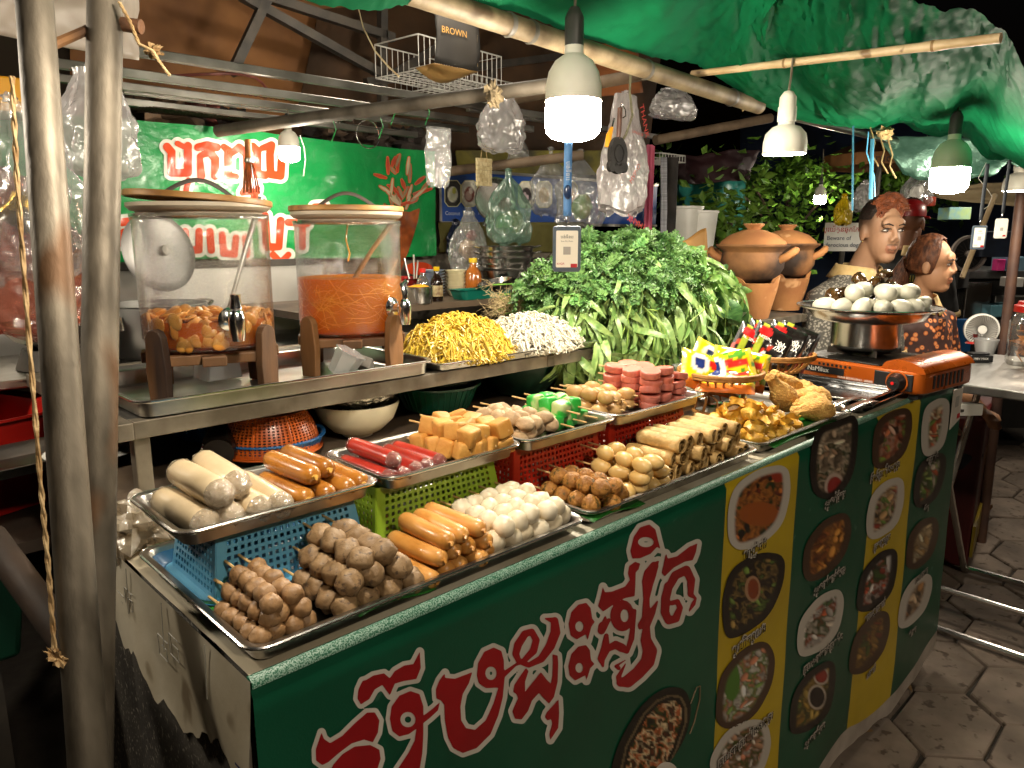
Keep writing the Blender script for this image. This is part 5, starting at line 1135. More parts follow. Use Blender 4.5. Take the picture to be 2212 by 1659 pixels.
# ------------------------------------------------------------------ lamps (lit, real emitters)
SOCK = M('black_socket', (.03, .03, .028), (.05, .048, .042), rough=.4, sc=20)
HOUS = M('bulb_housing', '#ece8dc', '#dcd7c8', rough=.4, sc=9)
WARM = (1.0, .89, .72)
GLOW = emit('lit_bulb_globe', WARM, BULB_E)
def lamp(label, loc, r, hood=False, sock=SOCK, cord_to=None, tilt=(0, 0), g=GLOW, hous=HOUS, k=1.0):
    """LED bulb hanging from its cord: loc = underside of the globe"""
    t = thing('hanging_bulb', label, 'bulb', loc, 0, 'lit bulbs'); t.rotation_euler = (tilt[0], tilt[1], 0)
    if not hood:
        MB().lathe([(0, 0), (r*.45, r*.02), (r*.8, r*.12), (r*.96, r*.3), (r, r*.55), (r*1.0, r*1.38)], 36).build('globe', g, t)
        MB().lathe([(r*1.01, r*1.38), (r*1.0, r*1.9), (r*.9, r*2.35), (r*.68, r*2.72), (r*.42, r*2.9), (r*.34, r*2.95), (r*.33, r*3.25), (0, r*3.25)], 36).build('housing', hous, t)
        z = r*3.2
        MB().lathe([(r*.3, z), (r*.34, z+.002), (r*.34, z+r*.95), (r*.28, z+r*1.1), (r*.16, z+r*1.3), (0, z+r*1.3)], 20).build('socket', sock, t); z += r*1.3
    else:
        MB().lathe([(0, r*.06), (r*.6, r*.02), (r*.93, r*.06), (r*.95, r*.1)], 36).build('globe', g, t)
        MB().lathe([(r*.96, r*.04), (r*1.0, r*.08), (r*1.0, r*.55), (r*.92, r*.95), (r*.65, r*1.25), (r*.38, r*1.35), (r*.36, r*1.5), (r*.42, r*1.52), (r*.42, r*2.15), (r*.38, r*2.2), (r*.38, r*2.6), (r*.2, r*2.85), (0, r*2.9)], 36).build('housing', hous, t); z = r*2.88
    if cord_to is not None:
        q = Vector(cord_to)-Vector(loc); q = Matrix.Rotation(-tilt[0], 3, 'X') @ q
        MB().tube([(0, 0, z-.004), (q.x*.3+.003, q.y*.3, z+(q.z-z)*.4), (q.x, q.y, q.z)], .0028, 6).build('cord', M('grey_cord', '#6f6856', '#574f40', rough=.6, sc=30), t)
    return t
L1 = at(1237, 305, d=1.44); lamp('largest lit bulb hanging in front over the greens', L1, .0535, cord_to=L1+Vector((.012, 0, .42)))
L2 = at(1694, 335, d=1.74); lamp('hooded downlight bulb hanging from the bamboo pole', L2, .0495, True, cord_to=L2+Vector((.01, 0, .215)))
L3 = at(2047, 418, d=2.12); lamp('bright bulb above the two vendors with green-tinted housing', L3, .05, hous=M('green_tint_housing', '#cdd8bd', '#bccaac', rough=.4, sc=9), cord_to=L3+Vector((.006, 0, .3)), tilt=(0, .03))
L4 = at(626, 350, y=1.36); lamp('small round lit bulb before the green Khmer banner', L4, .0285, cord_to=L4+Vector((0, 0, .14)))
L5 = at(1770, 441, d=4.2); lamp('small distant lit bulb among the branches', L5, .033, cord_to=L5+Vector((0, 0, .3)))
L6 = at(2197, 414, d=2.75); lamp('lit bulb cut by the right edge over the next stall', L6, .05, True, cord_to=L6+Vector((0, 0, .25)))

# assumed lamps out of view: bulb for the near trays, post for the banner
L7 = Vector((.14, -.04, 1.575)); lamp('unseen fill bulb assumed above the near end of the counter', L7, .043, cord_to=L7+Vector((0, 0, .5)))  # assumed bulb above the view, added to light the near trays and basket fronts
L8 = Vector((-.42, .95, 1.58)); lamp('unseen fill bulb added left of the back work table', L8, .045, cord_to=L8+Vector((0, 0, .4)))  # out-of-view bulb added to light the back left and the posts' left edges
sl_ = thing('assumed_lamp_post', 'unseen lamp post assumed across the lane to light the banner front', 'assumed lamp', (-.5, -3.4, -.012)); MB().tube([(0, 0, 0), (0, 0, 2.9), (0, .12, 3.05), (0, .4, 3.1)], [.05, .035, .03, .025], 10).build('post', DARKMET, sl_)  # assumed lamp behind the camera, added to light the front of the menu banner
MB().lathe([(0, 3.02), (.09, 3.02), (.15, 3.06), (.14, 3.075)], 24, (0, .45, 0)).build('globe', emit('assumed_lamp_globe', (1, .86, .66), 190), sl_); MB().lathe([(.16, 3.055), (.155, 3.08), (.05, 3.14), (0, 3.15)], 24, (0, .45, 0)).build('hood', DARKMET, sl_)

LA = Vector((1.25, 1.12, 2.07)); lamp('unseen fill bulb added high under the roof above the hanging bags', LA, .031, cord_to=LA+Vector((0, 0, .25)))  # added above the view to brighten the back behind the bags
L9 = at(2330, 350, d=4.0); lamp('unseen fill bulb added beyond the right edge for the next stall', L9, .05, cord_to=L9+Vector((0, 0, .25)))  # extra bulb out of view, added to lift the dark next stall
# ------------------------------------------------------------------ posts, rope
def pole(name, label, p, q, r, mt, cat='pole', n=20, seg=8, bow=0, group=None):
    p, q = Vector(p), Vector(q); o = (p+q)/2
    mb = MB().tube([p+(q-p)*(i/seg)-o+Vector((0, 0, bow*math.sin(math.pi*i/seg))) for i in range(seg+1)], r, n)
    return thingm(mb, name, label, cat, mt, group, loc=o)
POSTM = M('old_galvanised_post', '#857b6c', '#3f382e', rough=.55, metal=.55, sc=14, bump=.5, bsc=50, c3='#5f4630', sc3=12, f3=.62, stretch=(1, 1, .35))
def ext(p, q, z): return p+(q-p)*((z-p.z)/(q.z-p.z))
a_, b_ = at(70, -60, d=.74), at(191, 1640, d=.67); pole('metal_post', 'nearer leaning galvanised post at the left edge', ext(a_, b_, 0), ext(a_, b_, 2.2), .0168, POSTM, 'post')
a_, b_ = at(228, -60, d=.84), at(203, 1640, d=.78); pole('metal_post', 'farther leaning galvanised post with mortar splashes', ext(a_, b_, 0), ext(a_, b_, 2.2), .0185, POSTM, 'post')
ROPE = M('frayed_rope', '#b59a70', '#7f6038', rough=.85, sc=60, bump=.5, bsc=150)
def rope(name, label, pts, r, cat='rope', mt=None, tw=True):
    pts = [Vector(p) for p in pts]; o = pts[0].copy(); mb = MB(); n = 40; path = []
    for i in range(n+1):
        f = i/n*(len(pts)-1); k = min(int(f), len(pts)-2); path.append(pts[k].lerp(pts[k+1], f-k)-o)
    if tw:
        for s in (0, math.pi): mb.tube([p+Vector((math.cos(i*1.5+s), math.sin(i*1.5+s), 0))*r*.45 for i, p in enumerate(path)], r*.62, 6)
    else: mb.tube(path, r, 6)
    return thingm(mb, name, label, cat, mt or ROPE, loc=o)
rope('hanging_rope', 'twisted pale rope hanging along the left post', [at(u-16, v, d=.665) for u, v in ((42, 165), (52, 375), (76, 698), (104, 1047), (121, 1230), (134, 1405))], .0026)
rope('hanging_rope', 'looped rope end tied at the top of the farther post', [at(u, v, d=.82) for u, v in ((258, 5), (280, 45), (300, 95), (330, 110), (345, 135), (366, 163))], .0022)
def knot(label, p, s, seed, mt=None, cat='rope knot'):
    return thingm(MB().grid(lambda a, b: tuple(Vector(crump(a, b))*s*(1+.2*math.sin(a*40+seed))), 24, 14, True), 'rope_knot', label, cat, mt or ROPE, 'rope knots', loc=p, rot=(seed, seed*.7, seed*1.3))
knot('rope knot low on the nearer post', at(124, 1420, d=.665), .17, 1)
knot('frayed rope knot at the top right of the farther post', at(330, 110, d=.83), .16, 2)
pole('bolt', 'rusty bolt fixed through the farther post top', at(262, 52, d=.84), at(305, 58, d=.84), .008, M('rusty_iron', '#6b4526', '#3c2413', rough=.8, sc=30, bump=.4), 'bolt', 10)
pole('broken_stick', 'bark-covered stick tied between the two posts', at(112, 98, d=.78), at(200, 60, d=.84), .0055, WOODD, 'stick', 8)
pole('wooden_strut', 'dark wooden strut slanting behind the rope at lower left', at(-20, 1160, d=.95), at(170, 1420, d=.85), .018, M('dark_bamboo', '#4a3626', '#2c1f14', rough=.7, sc=9, bump=.2), 'strut')

# ------------------------------------------------------------------ roof pipes and rails
PIPE = M('cream_worn_pipe', '#8f7e62', '#5c4c36', rough=.6, sc=14, bump=.3, bsc=80, c3='#4c3b28', sc3=12, f3=.6)
pole('support_pipe', 'thick worn pipe along the stall front under the green tarp', at(880, -18, y=.5), at(1640, 230, y=.5), .0205, PIPE, 'pipe')
pole('support_pipe', 'shiny metal pipe continuing behind the bamboo pole', at(1690, 246, y=.52), at(1990, 318, y=.52), .014, M('bright_pipe', (.5, .48, .45), (.35, .33, .3), rough=.3, metal=1, sc=10), 'pipe')
pole('support_pipe', 'grey pipe crossing in the middle of the stall roof', at(470, 283, y=1.55), at(1185, 185, y=.62), .0165, M('grey_dusty_pipe', '#6a6256', '#443d33', rough=.6, metal=.3, sc=12, bump=.2), 'pipe')
pole('support_pipe', 'dark pole crossing behind the big bulb', at(1100, 215, y=1.2), at(1390, 160, y=.75), .018, M('brown_pole', '#6a5844', '#4a3a2a', rough=.7, sc=12, bump=.2), 'pipe')
pole('support_pipe', 'thin pole behind the hanging waffle pan', at(1415, 303, y=1.15), at(1665, 255, y=.95), .018, M('brown_pole', '', ''), 'pipe')
pole('support_pipe', 'low dark pole carrying hanging bags', at(955, 372, y=1.5), at(1260, 335, y=1.15), .017, M('brown_pole', '', ''), 'pipe')
bam = M('dry_bamboo', '#cdb690', '#b0946a', rough=.5, sc=10, bump=.12, bsc=90, stretch=(1, 1, 1), c3='#7f6444', sc3=30, f3=.66)
p, q = at(1495, 160, x=1.50), at(2162, 82, x=1.47)
t = thing('bamboo_pole', 'pale bamboo pole propping up the green tarp', 'pole', p); d = q-p
MB().tube([d*(i/24) for i in range(25)], [.0085+(.0018 if i in (9, 20) else 0)+.001*(i/24) for i in range(25)], 14).build('culm', bam, t)
for f in (.37, .83): MB().tube([d*(f-.004), d*(f+.004)], .0112, 14).build('node', M('bamboo_node', '#8a6c44', rough=.6), t)
RAIL = M('aluminium_rail', (.3, .29, .26), (.16, .15, .13), rough=.32, metal=.9, sc=8, bump=.1)
for k, (u0, v0, u1, v1, y, w) in enumerate(((110, 70, 1262, 272, 1.28, .019), (110, 118, 1150, 290, 1.36, .019), (110, 160, 1010, 285, 1.44, .017), (265, 208, 900, 300, 1.52, .017), (265, 190, 760, 262, 1.46, .012), (1010, 232, 1440, 300, 1.3, .018))):
    p, q = at(u0, v0, y=y), at(u1, v1, y=y); q.z = p.z = (p.z+q.z)/2
    m = (p+q)/2; thingm(MB().bar(p-m, q-m, w, w*1.1), 'roof_rail', '%s square aluminium rail of the roof rack counted from the front' % ORD[k], 'rail', RAIL, 'roof rack rails', loc=m, smooth=False, bev=.0015)
TR = DARKMET
for k, (u0, v0, u1, v1, lb) in enumerate(((520, -10, 838, 168, 'left diagonal'), (1100, 10, 838, 168, 'right diagonal'), (826, 0, 826, 330, 'upright'), (560, -12, 850, 82, 'upper'), (790, 178, 1330, 105, 'lower'), (500, 160, 575, 0, 'outer left'), (1065, 140, 1062, 178, 'short hanger'))):
    thingm((lambda p, q: MB().bar(p-(p+q)/2, q-(p+q)/2, .028))(at(u0, v0, y=1.75), at(u1, v1, y=1.75)), 'roof_truss', '%s dark steel bar of the roof truss' % lb, 'truss bar', TR, 'roof truss bars', loc=(at(u0, v0, y=1.75)+at(u1, v1, y=1.75))/2, smooth=False)
# brown sheets behind the truss
BRW = M('stained_brown_sheet', '#a06c3c', '#6b4424', rough=.7, sc=3.5, bump=.25, bsc=14, c3='#3a2414', sc3=9, f3=.66)
def quad_sheet(c, nu=24, nv=12, amp=.012, fr=3):
    c = [Vector(p) for p in c]; o = c[0]; nn = (c[1]-c[0]).cross(c[3]-c[0]).normalized()
    return MB().grid(lambda a, b: c[0].lerp(c[1], a).lerp(c[3].lerp(c[2], a), b)-o+nn*amp*fbm(a*fr, b*fr*.6, 1.3), nu, nv), o
mb, o = quad_sheet([at(150, -60, y=2.1), at(1200, -60, y=2.1), at(860, 330, y=2.1), at(150, 290, y=2.1)]); thingm(mb, 'roof_sheet', 'stained brown sheet behind the roof truss', 'sheet', BRW, loc=o, thick=.004)
mb, o = quad_sheet([at(690, 20, y=2.02), at(1450, -40, y=2.02), at(1400, 330, y=2.02), at(620, 330, y=2.02)]); thingm(mb, 'roof_sheet', 'darker brown lower sheet behind the wire racks', 'sheet', M('dark_brown_sheet', '#5c4026', '#3a2818', rough=.8, sc=4, bump=.2), loc=o, thick=.004)
mb, o = quad_sheet([at(1230, 95, y=1.35), at(1375, 95, y=1.35), at(1388, 200, y=1.35), at(1225, 215, y=1.35)]); thingm(mb, 'plywood_board', 'orange plywood board hanging behind the big bulb', 'board', M('plywood', '#a8622c', '#8a4c1e', rough=.6, sc=4, stretch=(1, 1, 5)), loc=o, thick=.01)
mb, o = quad_sheet([at(-40, -60, y=.95), at(300, -40, y=1.1), at(302, 130, y=1.1), at(-40, 70, y=.95)], amp=.02); thingm(mb, 'plastic_sheet', 'whitish plastic sheet folded behind the post tops', 'sheet', M('milky_sheet', '#b3a79a', '#8f8274', rough=.4, sc=5, bump=.3, bsc=12), loc=o, thick=.003)
# dim ceiling over the stall, closing the view behind the rails
# ------------------------------------------------------------------ green tarpaulin
def tarpmat():
    m = M('green_tarpaulin', '#0c6a40', '#094f30', rough=.66, sc=5, bump=1.0, bsc=30, det=9, c3='#14583a', sc3=3.2, f3=.58, spec=.1)
    N = m.node_tree.nodes; L = m.node_tree.links; b = N['Principled BSDF']; out = N['Material Output']; tl = N.new('ShaderNodeBsdfTranslucent'); tl.inputs[0].default_value = (.03, .35, .17, 1)
    mx = N.new('ShaderNodeMixShader'); mx.inputs[0].default_value = .3; L.new(b.outputs[0], mx.inputs[1]); L.new(tl.outputs[0], mx.inputs[2]); L.new(mx.outputs[0], out.inputs[0]); return m
TARP = tarpmat()
BK = [(560, -30, .5), (700, 12, .5), (800, 22, .5), (870, 12, .5), (960, 6, .5), (1060, 20, .5), (1113, 24, .5), (1206, 60, .5), (1340, 107, .5), (1440, 130, .5), (1506, 138, .5), (1540, 160, .5), (1606, 205, .5), (1659, 232, .5), (1709, 256, .5), (1792, 273, .5), (1892, 264, .48), (1942, 254, .45), (1976, 284, .42), (2026, 298, .38), (2076, 292, .33), (2130, 348, .28), (2225, 354, .2)]
bk = [at(u, v, y=y) for u, v, y in BK]
ft = []
for i, p in enumerate(bk):
    f = i/(len(bk)-1)
    ft.append(Vector((p.x*.9-.1, -1.1, 2.05)) if p.x < 1.2 else None)
FR = {12: (2000, -260), 14: (2000, -160), 16: (2050, -60), 18: (2090, 10), 19: (2130, 42), 20: (2166, 80), 21: (2200, 130), 22: (2230, 200)}
import bisect
def tarp_front(f):
    i = f*(len(bk)-1); ks = [0, 4, 8, 12, 14, 16, 18, 19, 20, 21, 22]
    P = {0: Vector((-.3, -1.0, 2.45)), 4: Vector((.3, -.9, 2.42)), 8: Vector((.8, -.6, 2.25))}
    P[12] = at(1780, -260, x=1.05); P[14] = at(1850, -130, x=1.2); P[16] = at(1925, -20, x=1.32); P[18] = at(2050, 22, x=1.46); P[19] = at(2122, 38, x=1.54); P[20] = at(2166, 72, x=1.62); P[21] = at(2196, 120, x=1.72); P[22] = at(2250, 210, x=1.85)
    j = max(k for k in ks if k <= i+1e-6); n2 = ks[min(ks.index(j)+1, len(ks)-1)]
    return P[j] if n2 == j else P[j].lerp(P[n2], (i-j)/(n2-j))
def tarp(a, b):
    i = a*(len(bk)-1); k = min(int(i), len(bk)-2); s = i-k; p = bk[k].lerp(bk[k+1], s); q = tarp_front(a)
    w = p.lerp(q, b); L = (p-q).length
    sag = -.05*math.sin(math.pi*b)*L*(1+.5*math.sin(a*19))*min(1, a*2) + .018*fbm(a*14, b*4, .3)*min(1, b*6+.15)+.012*(.5-abs(fbm(a*30+b*7, b*9-a*5, 2.1, 4)))*min(1, b*8)+.004*fbm(a*90, b*40, 1) + .030*math.sin(a*31+b*5)*(1-b)*.5*min(1, b*8)
    rid = .03*max(0, 1-abs(b-.3)*9)
    return w+Vector((.02*fbm(a*20, b*3, 5)*min(1, b*5), 0, sag+rid))
to = bk[10]
thingm(MB().grid(lambda a, b: tarp(a, b)-to, 260, 110), 'tarpaulin', 'large wrinkled green tarpaulin awning over the stall front', 'tarpaulin', TARP, loc=to)
def tarp2(a, b):                                     # loose silvery fold hanging below at right
    p = at(1890+360*a, 268+75*a+10*math.sin(a*9), d=2.9-.3*a); return p+Vector((0, .02*math.sin(b*4+a*11), -.14*b*(math.sin(math.pi*min(1, a*1.3))**.5+.15)+.012*fbm(a*9, b*4)))
thingm(MB().grid(lambda a, b: tarp2(a, b)-to, 50, 14), 'tarpaulin', 'loose shiny fold of tarpaulin hanging at the upper right', 'tarpaulin', M('silvery_tarp', '#5f8a78', '#2c5a48', rough=.2, metal=.3, sc=9, bump=.8, bsc=22), loc=to, thick=.002)
# ------------------------------------------------------------------ things hung from the roof
def strip(label, pts, w, mt, name='plastic_strip', cat='strip', group='hanging strips'):
    pts = [Vector(p) for p in pts]; o = pts[0].copy(); mb = MB().tube([p-o for p in pts], w, 5, flat=.3); return thingm(mb, name, label, cat, mt, group, loc=o)
BLU = M('blue_ribbon', '#5aa4c8', '#4a90b4', rough=.4, sc=30); GRT = M('green_twine', '#1f7a3a', rough=.6); YTW = M('straw_twine', '#b09a6c', '#8a744a', rough=.8, sc=50); CRD = M('pale_cable', '#c4b48c', rough=.5); WCB = M('white_cable', '#dcd8d0', rough=.4)
strip('long thin blue ribbon hanging left of the young man', [at(u, v, d=2.2) for u, v in ((1843, 272), (1842, 350), (1841, 455))], .003, BLU)
strip('bunched blue ribbon hanging above the young man', [at(u, v, d=2.2) for u, v in ((1884, 300), (1882, 360), (1880, 430))], .006, BLU)
strip('curled blue ribbon beside the bunched ribbon', [at(u, v, d=2.2) for u, v in ((1876, 285), (1872, 330), (1888, 380), (1890, 425))], .002, BLU)
strip('cream cable drooping from the roof above the wire rack', [at(u, v, d=1.5) for u, v in ((770, 0), (785, 60), (810, 110), (840, 145), (862, 165))], .003, CRD, 'cable', 'cable')
strip('thin dark cable sagging under the roof rails', [at(u, v, y=1.2) for u, v in ((720, 262), (790, 275), (850, 282), (930, 272), (990, 250))], .002, BLACKP, 'cable', 'cable')
strip('white cable looping beside the far right bulb', [at(u, v, d=2.6) for u, v in ((2130, 352), (2113, 385), (2135, 412), (2143, 425), (2135, 445), (2118, 457))], .0028, WCB, 'cable', 'cable')
strip('white string hanging beside the small round bulb', [at(u, v, y=1.3) for u, v in ((648, 292), (658, 320), (660, 345), (656, 380))], .0022, WCB)
for k, (u, v, lb) in enumerate(((720, 262, 'left of the wire ring'), (822, 255, 'above the wire ring'), (922, 225, 'on the grey crossing pipe'), (848, 225, 'on the second rail'))):
    strip('green twine tied %s' % lb, [at(u, v, y=1.12), at(u+6, v+18, y=1.1), at(u-4, v+45, y=1.12)], .0018, GRT, 'twine', 'twine', 'green twine ties')
for k, (u, v) in enumerate(((1900, 290), (1880, 275), (1918, 300))):
    strip('%s strand of frayed straw hanging from the metal pipe' % ORD[k], [at(u, v, d=2.3), at(u+10, v+35, d=2.3), at(u+4, v+60, d=2.3), at(u+18, v+85, d=2.3)], .003, YTW, 'straw_strand', 'straw', 'straw strands')
knot('straw rope knot on the metal pipe under the tarp', at(1912, 288, d=2.35), .4, 3, YTW)
knot('rope knot on the thick front pipe near the bamboo end', at(1612, 220, d=2.05), .3, 4, YTW)
knot('dry straw knot on the grey crossing pipe', at(1065, 205, d=1.7), .45, 5, M('dry_straw', '#8a7a5c', '#5f523c', rough=.9, sc=30))
for k, (u, v) in enumerate(((1098, 75), (1145, 88), (1395, 150), (1580, 205))):
    o = at(u, v, y=.5); thingm(MB().lathe([(.022, -.006), (.0235, 0), (.022, .006)], 16).move(Matrix.Rotation(R(90), 4, 'Y')), 'tape_band', '%s band of tape round the thick front pipe from the left' % ORD[k], 'tape', M('grey_tape', '#6f6a62', '#4c4842', rough=.4, sc=20), 'tape bands', loc=(lambda a_, b_: a_+(b_-a_)*((o.x-a_.x)/(b_.x-a_.x)))(at(880, -18, y=.5), at(1640, 230, y=.5)))
wr_ = thing('wire_ring', 'thin metal ring hanging before the green banner', 'ring', at(795, 290, y=1.45)); MB().tube([(.042*math.cos(k*.2618), 0, .042*math.sin(k*.2618)) for k in range(25)], .002, 6, False).build('ring', STEEL, wr_)
br = thing('hand_broom', 'small straw hand broom hanging over the Khmer letters', 'broom', at(535, 300, y=1.40))
MB().lathe([(0, 0), (.009, -.002), (.010, -.045), (.012, -.052), (0, -.052)], 12).build('handle', M('orange_wood', '#a8682c', '#8a4f1c', rough=.6, sc=30), br)
MB().lathe([(.0125, -.05), (.0135, -.058), (.0125, -.062)], 12).build('binding', STEELD, br)
for k in range(46):
    a = rnd.uniform(0, 6.28); q = rnd.random()**.5; MB().tube([(.01*q*math.cos(a), .006*q*math.sin(a), -.055), (.02*q*math.cos(a), .012*q*math.sin(a), -.10), (.026*q*math.cos(a), .016*q*math.sin(a), -.138-rnd.uniform(0, .008))], .0011, 3).build('bristle', M('broom_straw', '#9a5a24', '#6b3814', rough=.8, sc=60), br)
# wire racks
WIRE = M('white_coated_wire', '#cfccc4', rough=.4)
def rack(label, o, w, d, h, rz, n):
    t = thing('wire_rack', label, 'rack', o, rz, 'wire racks'); mb = MB()
    fr_ = MB()
    for z in (0, h): fr_.tube([(0, 0, z), (w, 0, z), (w, d, z), (0, d, z), (0, 0, z)], .0026, 6)
    fr_.build('frame', WIRE, t)
    for i in range(n+1):
        x = w*i/n; MB().tube([(x, 0, h), (x, 0, 0), (x, d, 0), (x, d, h)], .0016, 5).build('wire', WIRE, t)
    for i in range(1, 6): MB().tube([(0, d*i/6, 0), (w, d*i/6, 0)], .0016, 5).build('wire', WIRE, t)
    return t
rack('upper white wire rack hanging beside the black paper bag', at(905, 150, y=1.5), .42, .22, .11, R(6), 16)
rack('lower white wire rack below the upper one', at(935, 190, y=1.62), .46, .2, .08, R(6), 16)
rack('small white wire shelf behind the pink curtain', at(1425, 345, y=1.4), .2, .14, .03, R(0), 9)
# black paper bag
bg_ = thing('paper_bag', 'black paper bag printed BROWN stored on the roof rack', 'bag', at(938, 135, y=1.22)); PB = M('black_paper', (.025, .022, .02), (.04, .035, .03), rough=.55, sc=8)
def pbag(a, b): return (.17*a+.01*math.sin(b*4), .004*fbm(a*5, b*5), .19*b)
MB().grid(pbag, 10, 10).build('front_panel', PB, bg_, thick=.002)
MB().grid(lambda a, b: (.17+.0*a, .09*a, .19*b-.01*a), 8, 8).build('side_panel', M('patterned_paper', '#b09a6c', '#3a3020', rough=.6, sc=70, det=1, lo=.58, hi=.6), bg_, thick=.002)
MB().grid(lambda a, b: (.17*a, .09*b, -.002-.03*math.sin(a*3)*b), 8, 4).build('base_panel', M('kraft_base', '#a8834c', rough=.6), bg_, thick=.002)
textmesh('bag_word', 'BROWN', .026, M('gold_print', '#b58a44', rough=.5), bg_, plane((.075, -.005, .095), (1, 0, 0), (0, 0, 1)))
# hanging plastic bags
def bag(label, p, w, h, d, mt, seed=0, neck=.12, group='hanging plastic bags', rz=0, fill=None, shape=None, knot_=True):
    t = thing('plastic_bag', label, 'bag', p, rz, group)
    sh_ = shape or (lambda b: (neck+(1-neck)*min(1, max(0, (b-.08)/.38))**.8)*(1-.25*max(0, (b-.85)/.15)**2))
    def f(a, b):
        th = a*2*math.pi; k = sh_(b); c_, s_ = math.cos(th), math.sin(th); q = 1+.20*fbm(c_*1.8+seed, s_*1.8, b*3+seed, 3)+.18*(.35-abs(fbm(c_*2.6+seed, s_*2.6, b*4-seed, 2)))+.14*(abs(math.sin(th*4.5+seed+b*3))-.5)*(1.1-b)
        if b > .97: k *= .72
        return (w/2*k*q*c_, d/2*k*q*s_, -h*b*(1+.03*math.sin(th*3+seed)))
    MB().grid(f, 84, 44, True).build('film', mt, t)
    if knot_: MB().grid(lambda a, b: tuple(Vector(crump(a, b))*.22+Vector((0, 0, .006))), 14, 8, True).build('knot', mt, t)
    for k, (dx, dz, r_, mtt) in enumerate(fill or ()): MB().blob((dx*w, 0, -h*dz), (r_*w, r_*d*.9, r_*w*.9), 14, 10, .3, 2, k+seed).build('contents', mtt, t)
    return t
CB = film('clear_bag'); MILK = film('milky_bag', (.93, .92, .92), .35, .42, .5, 20, .2, (.75, .72, .72)); GRB = film('green_tint_bag', (.7, .86, .76), .35, .38, .5, 20, .2, (.35, .55, .45))
GRNC = M('green_bundle', '#4f8a5c', '#7f8a3a', rough=.4, sc=14, bump=.6, bsc=30); YELC = M('yellow_bundle', '#8f8a34', '#6b6a28', rough=.4, sc=14, bump=.6, bsc=30); REDC = M('red_bundle', '#8a3024', '#5c1c14', rough=.4, sc=14, bump=.5); BRNC = M('brown_bundle', '#7a5a40', '#a88a6a', rough=.6, sc=12, bump=.5)
bag('clear two-lobed bag hanging left of the fruit poster', at(945, 276, y=1.0), .075, .15, .04, CB, 1, .8, shape=lambda b: .9+.1*math.sin(b*3), knot_=False)
bag('milky bag bulging under the roof left of the big bulb', at(1085, 205, y=1.15), .16, .17, .10, MILK, 2, .5)
bag('green bag of wrapped vegetables hanging on the wall', at(1098, 372, y=1.25), .155, .235, .12, GRB, 3, .15, fill=((-.12, .72, .24, GRNC), (.15, .68, .27, YELC), (-.1, .45, .16, REDC)))
bag('clear bag of dried goods beside the hanging pan', at(1012, 455, y=1.38), .13, .24, .09, CB, 4, .3, fill=((.0, .55, .3, BRNC), (.1, .35, .16, REDC)))
bag('tall clear bag behind the blue lanyard', at(1255, 330, y=1.2), .22, .26, .12, CB, 5, .1, fill=((.05, .72, .22, GRNC),))
bag('second clear bag hanging right of the tall one', at(1190, 325, y=1.3), .16, .23, .1, CB, 6, .1)
sb = bag('large white shopping bag with red letters behind the waffle pan', at(1352, 205, y=.9), .21, .36, .07, film('white_bag', (.9, .88, .88), .4, .72, .9, 26, .16, (.8, .74, .73)), 7, .55, shape=lambda b: .45+.55*min(1, b*1.6))
bag('clear bag with red print slung across the front pipe', at(1455, 195, y=.9), .20, .09, .1, MILK, 8, .6)
bag('small white bag behind the metal pipe at the right', at(1870, 395, d=3.4), .12, .13, .1, MILK, 9, .4)
bag('pink-stained plastic bag behind the two posts', at(200, 150, y=.95), .12, .19, .08, MILK, 10, .5, fill=((.1, .6, .2, REDC),))
bag('bulky clear bag at the left edge holding gold packets', at(20, 220, y=.72), .16, .26, .12, CB, 11, .3, fill=((.05, .6, .22, M('gold_foil', '#a8862c', '#6b4f14', rough=.25, metal=.8, sc=20, bump=.6)),))
bag('reddish plastic bag at the left edge below the clear one', at(10, 380, y=.8), .18, .25, .12, film('red_tint_bag', (.8, .5, .42), .45, .35, .8, 20, .14, (.55, .2, .14)), 12, .4)
bag('clear bag stuffed between the roof sheet and rails at right', at(1120, 300, y=1.6), .1, .1, .06, CB, 13, .5)
RLT = M('red_bag_print', '#c43a2c', rough=.5)
q = at(1372, 265, y=.80)
for s, sz, u, v, rot in (('THANK', .03, 1392, 262, R(-68)), ('MVP-O', .024, 1372, 375, R(52)), ('LANGKOR', .012, 1378, 288, R(-8)), ('THANK', .03, 1375, 480, R(160))):
    q = at(u, v, y=.848); textmesh('bag_lettering', s, sz, RLT, sb, Matrix.Translation(q-Vector(sb.location)) @ plane(None, (1, 0, 0), (0, 0, 1)) @ Matrix.Rotation(rot, 4, 'Z'))
# cast iron waffle pan
IRONB = M('black_cast_iron', (.012, .011, .011), (.02, .018, .017), rough=.6, metal=0, spec=.12, sc=30, bump=.15)
wp_ = thing('waffle_pan', 'black cast iron waffle pan hanging beside the big bulb', 'pan', at(1335, 300, y=.66))
prm = [('e', 0, -.038, .034, .040), ('e', -.026, -.064, .011, .011), ('e', .026, -.064, .011, .011), ('e', 0, -.07, .014, .008)]
mb, pts = cutout(prm, (-.05, -.095, .05, .012), .0022, .002, lambda x, y: (x, 0, y*1.1)); mb.build('pan_back', IRONB, wp_, smooth=False, thick=.011)
MB().tube([(.019*math.cos(k*.2618), -.0065, -.037+.022*math.sin(k*.2618)) for k in range(25)], .0014, 5, False).build('raised_ring', IRONB, wp_)
for dx in (-.009, .009): MB().tube([(dx-.005, -.0062, -.067), (dx, -.0066, -.062), (dx+.005, -.0062, -.067)], .0016, 5).build('raised_mark', IRONB, wp_)
MB().tube([(0, -.001, .0), (.002, -.001, .02), (.004, -.001, .078)], [.005, .0066, .0066], 10).build('handle', M('brown_handle', '#5f4030', '#4a3024', rough=.5, sc=20), wp_)
MB().tube([(.004, -.001, .078), (.012, 0, .088), (.028, 0, .075), (.03, 0, .06), (.018, 0, .054)], .0016, 6).build('wire_loop', STEEL, wp_)
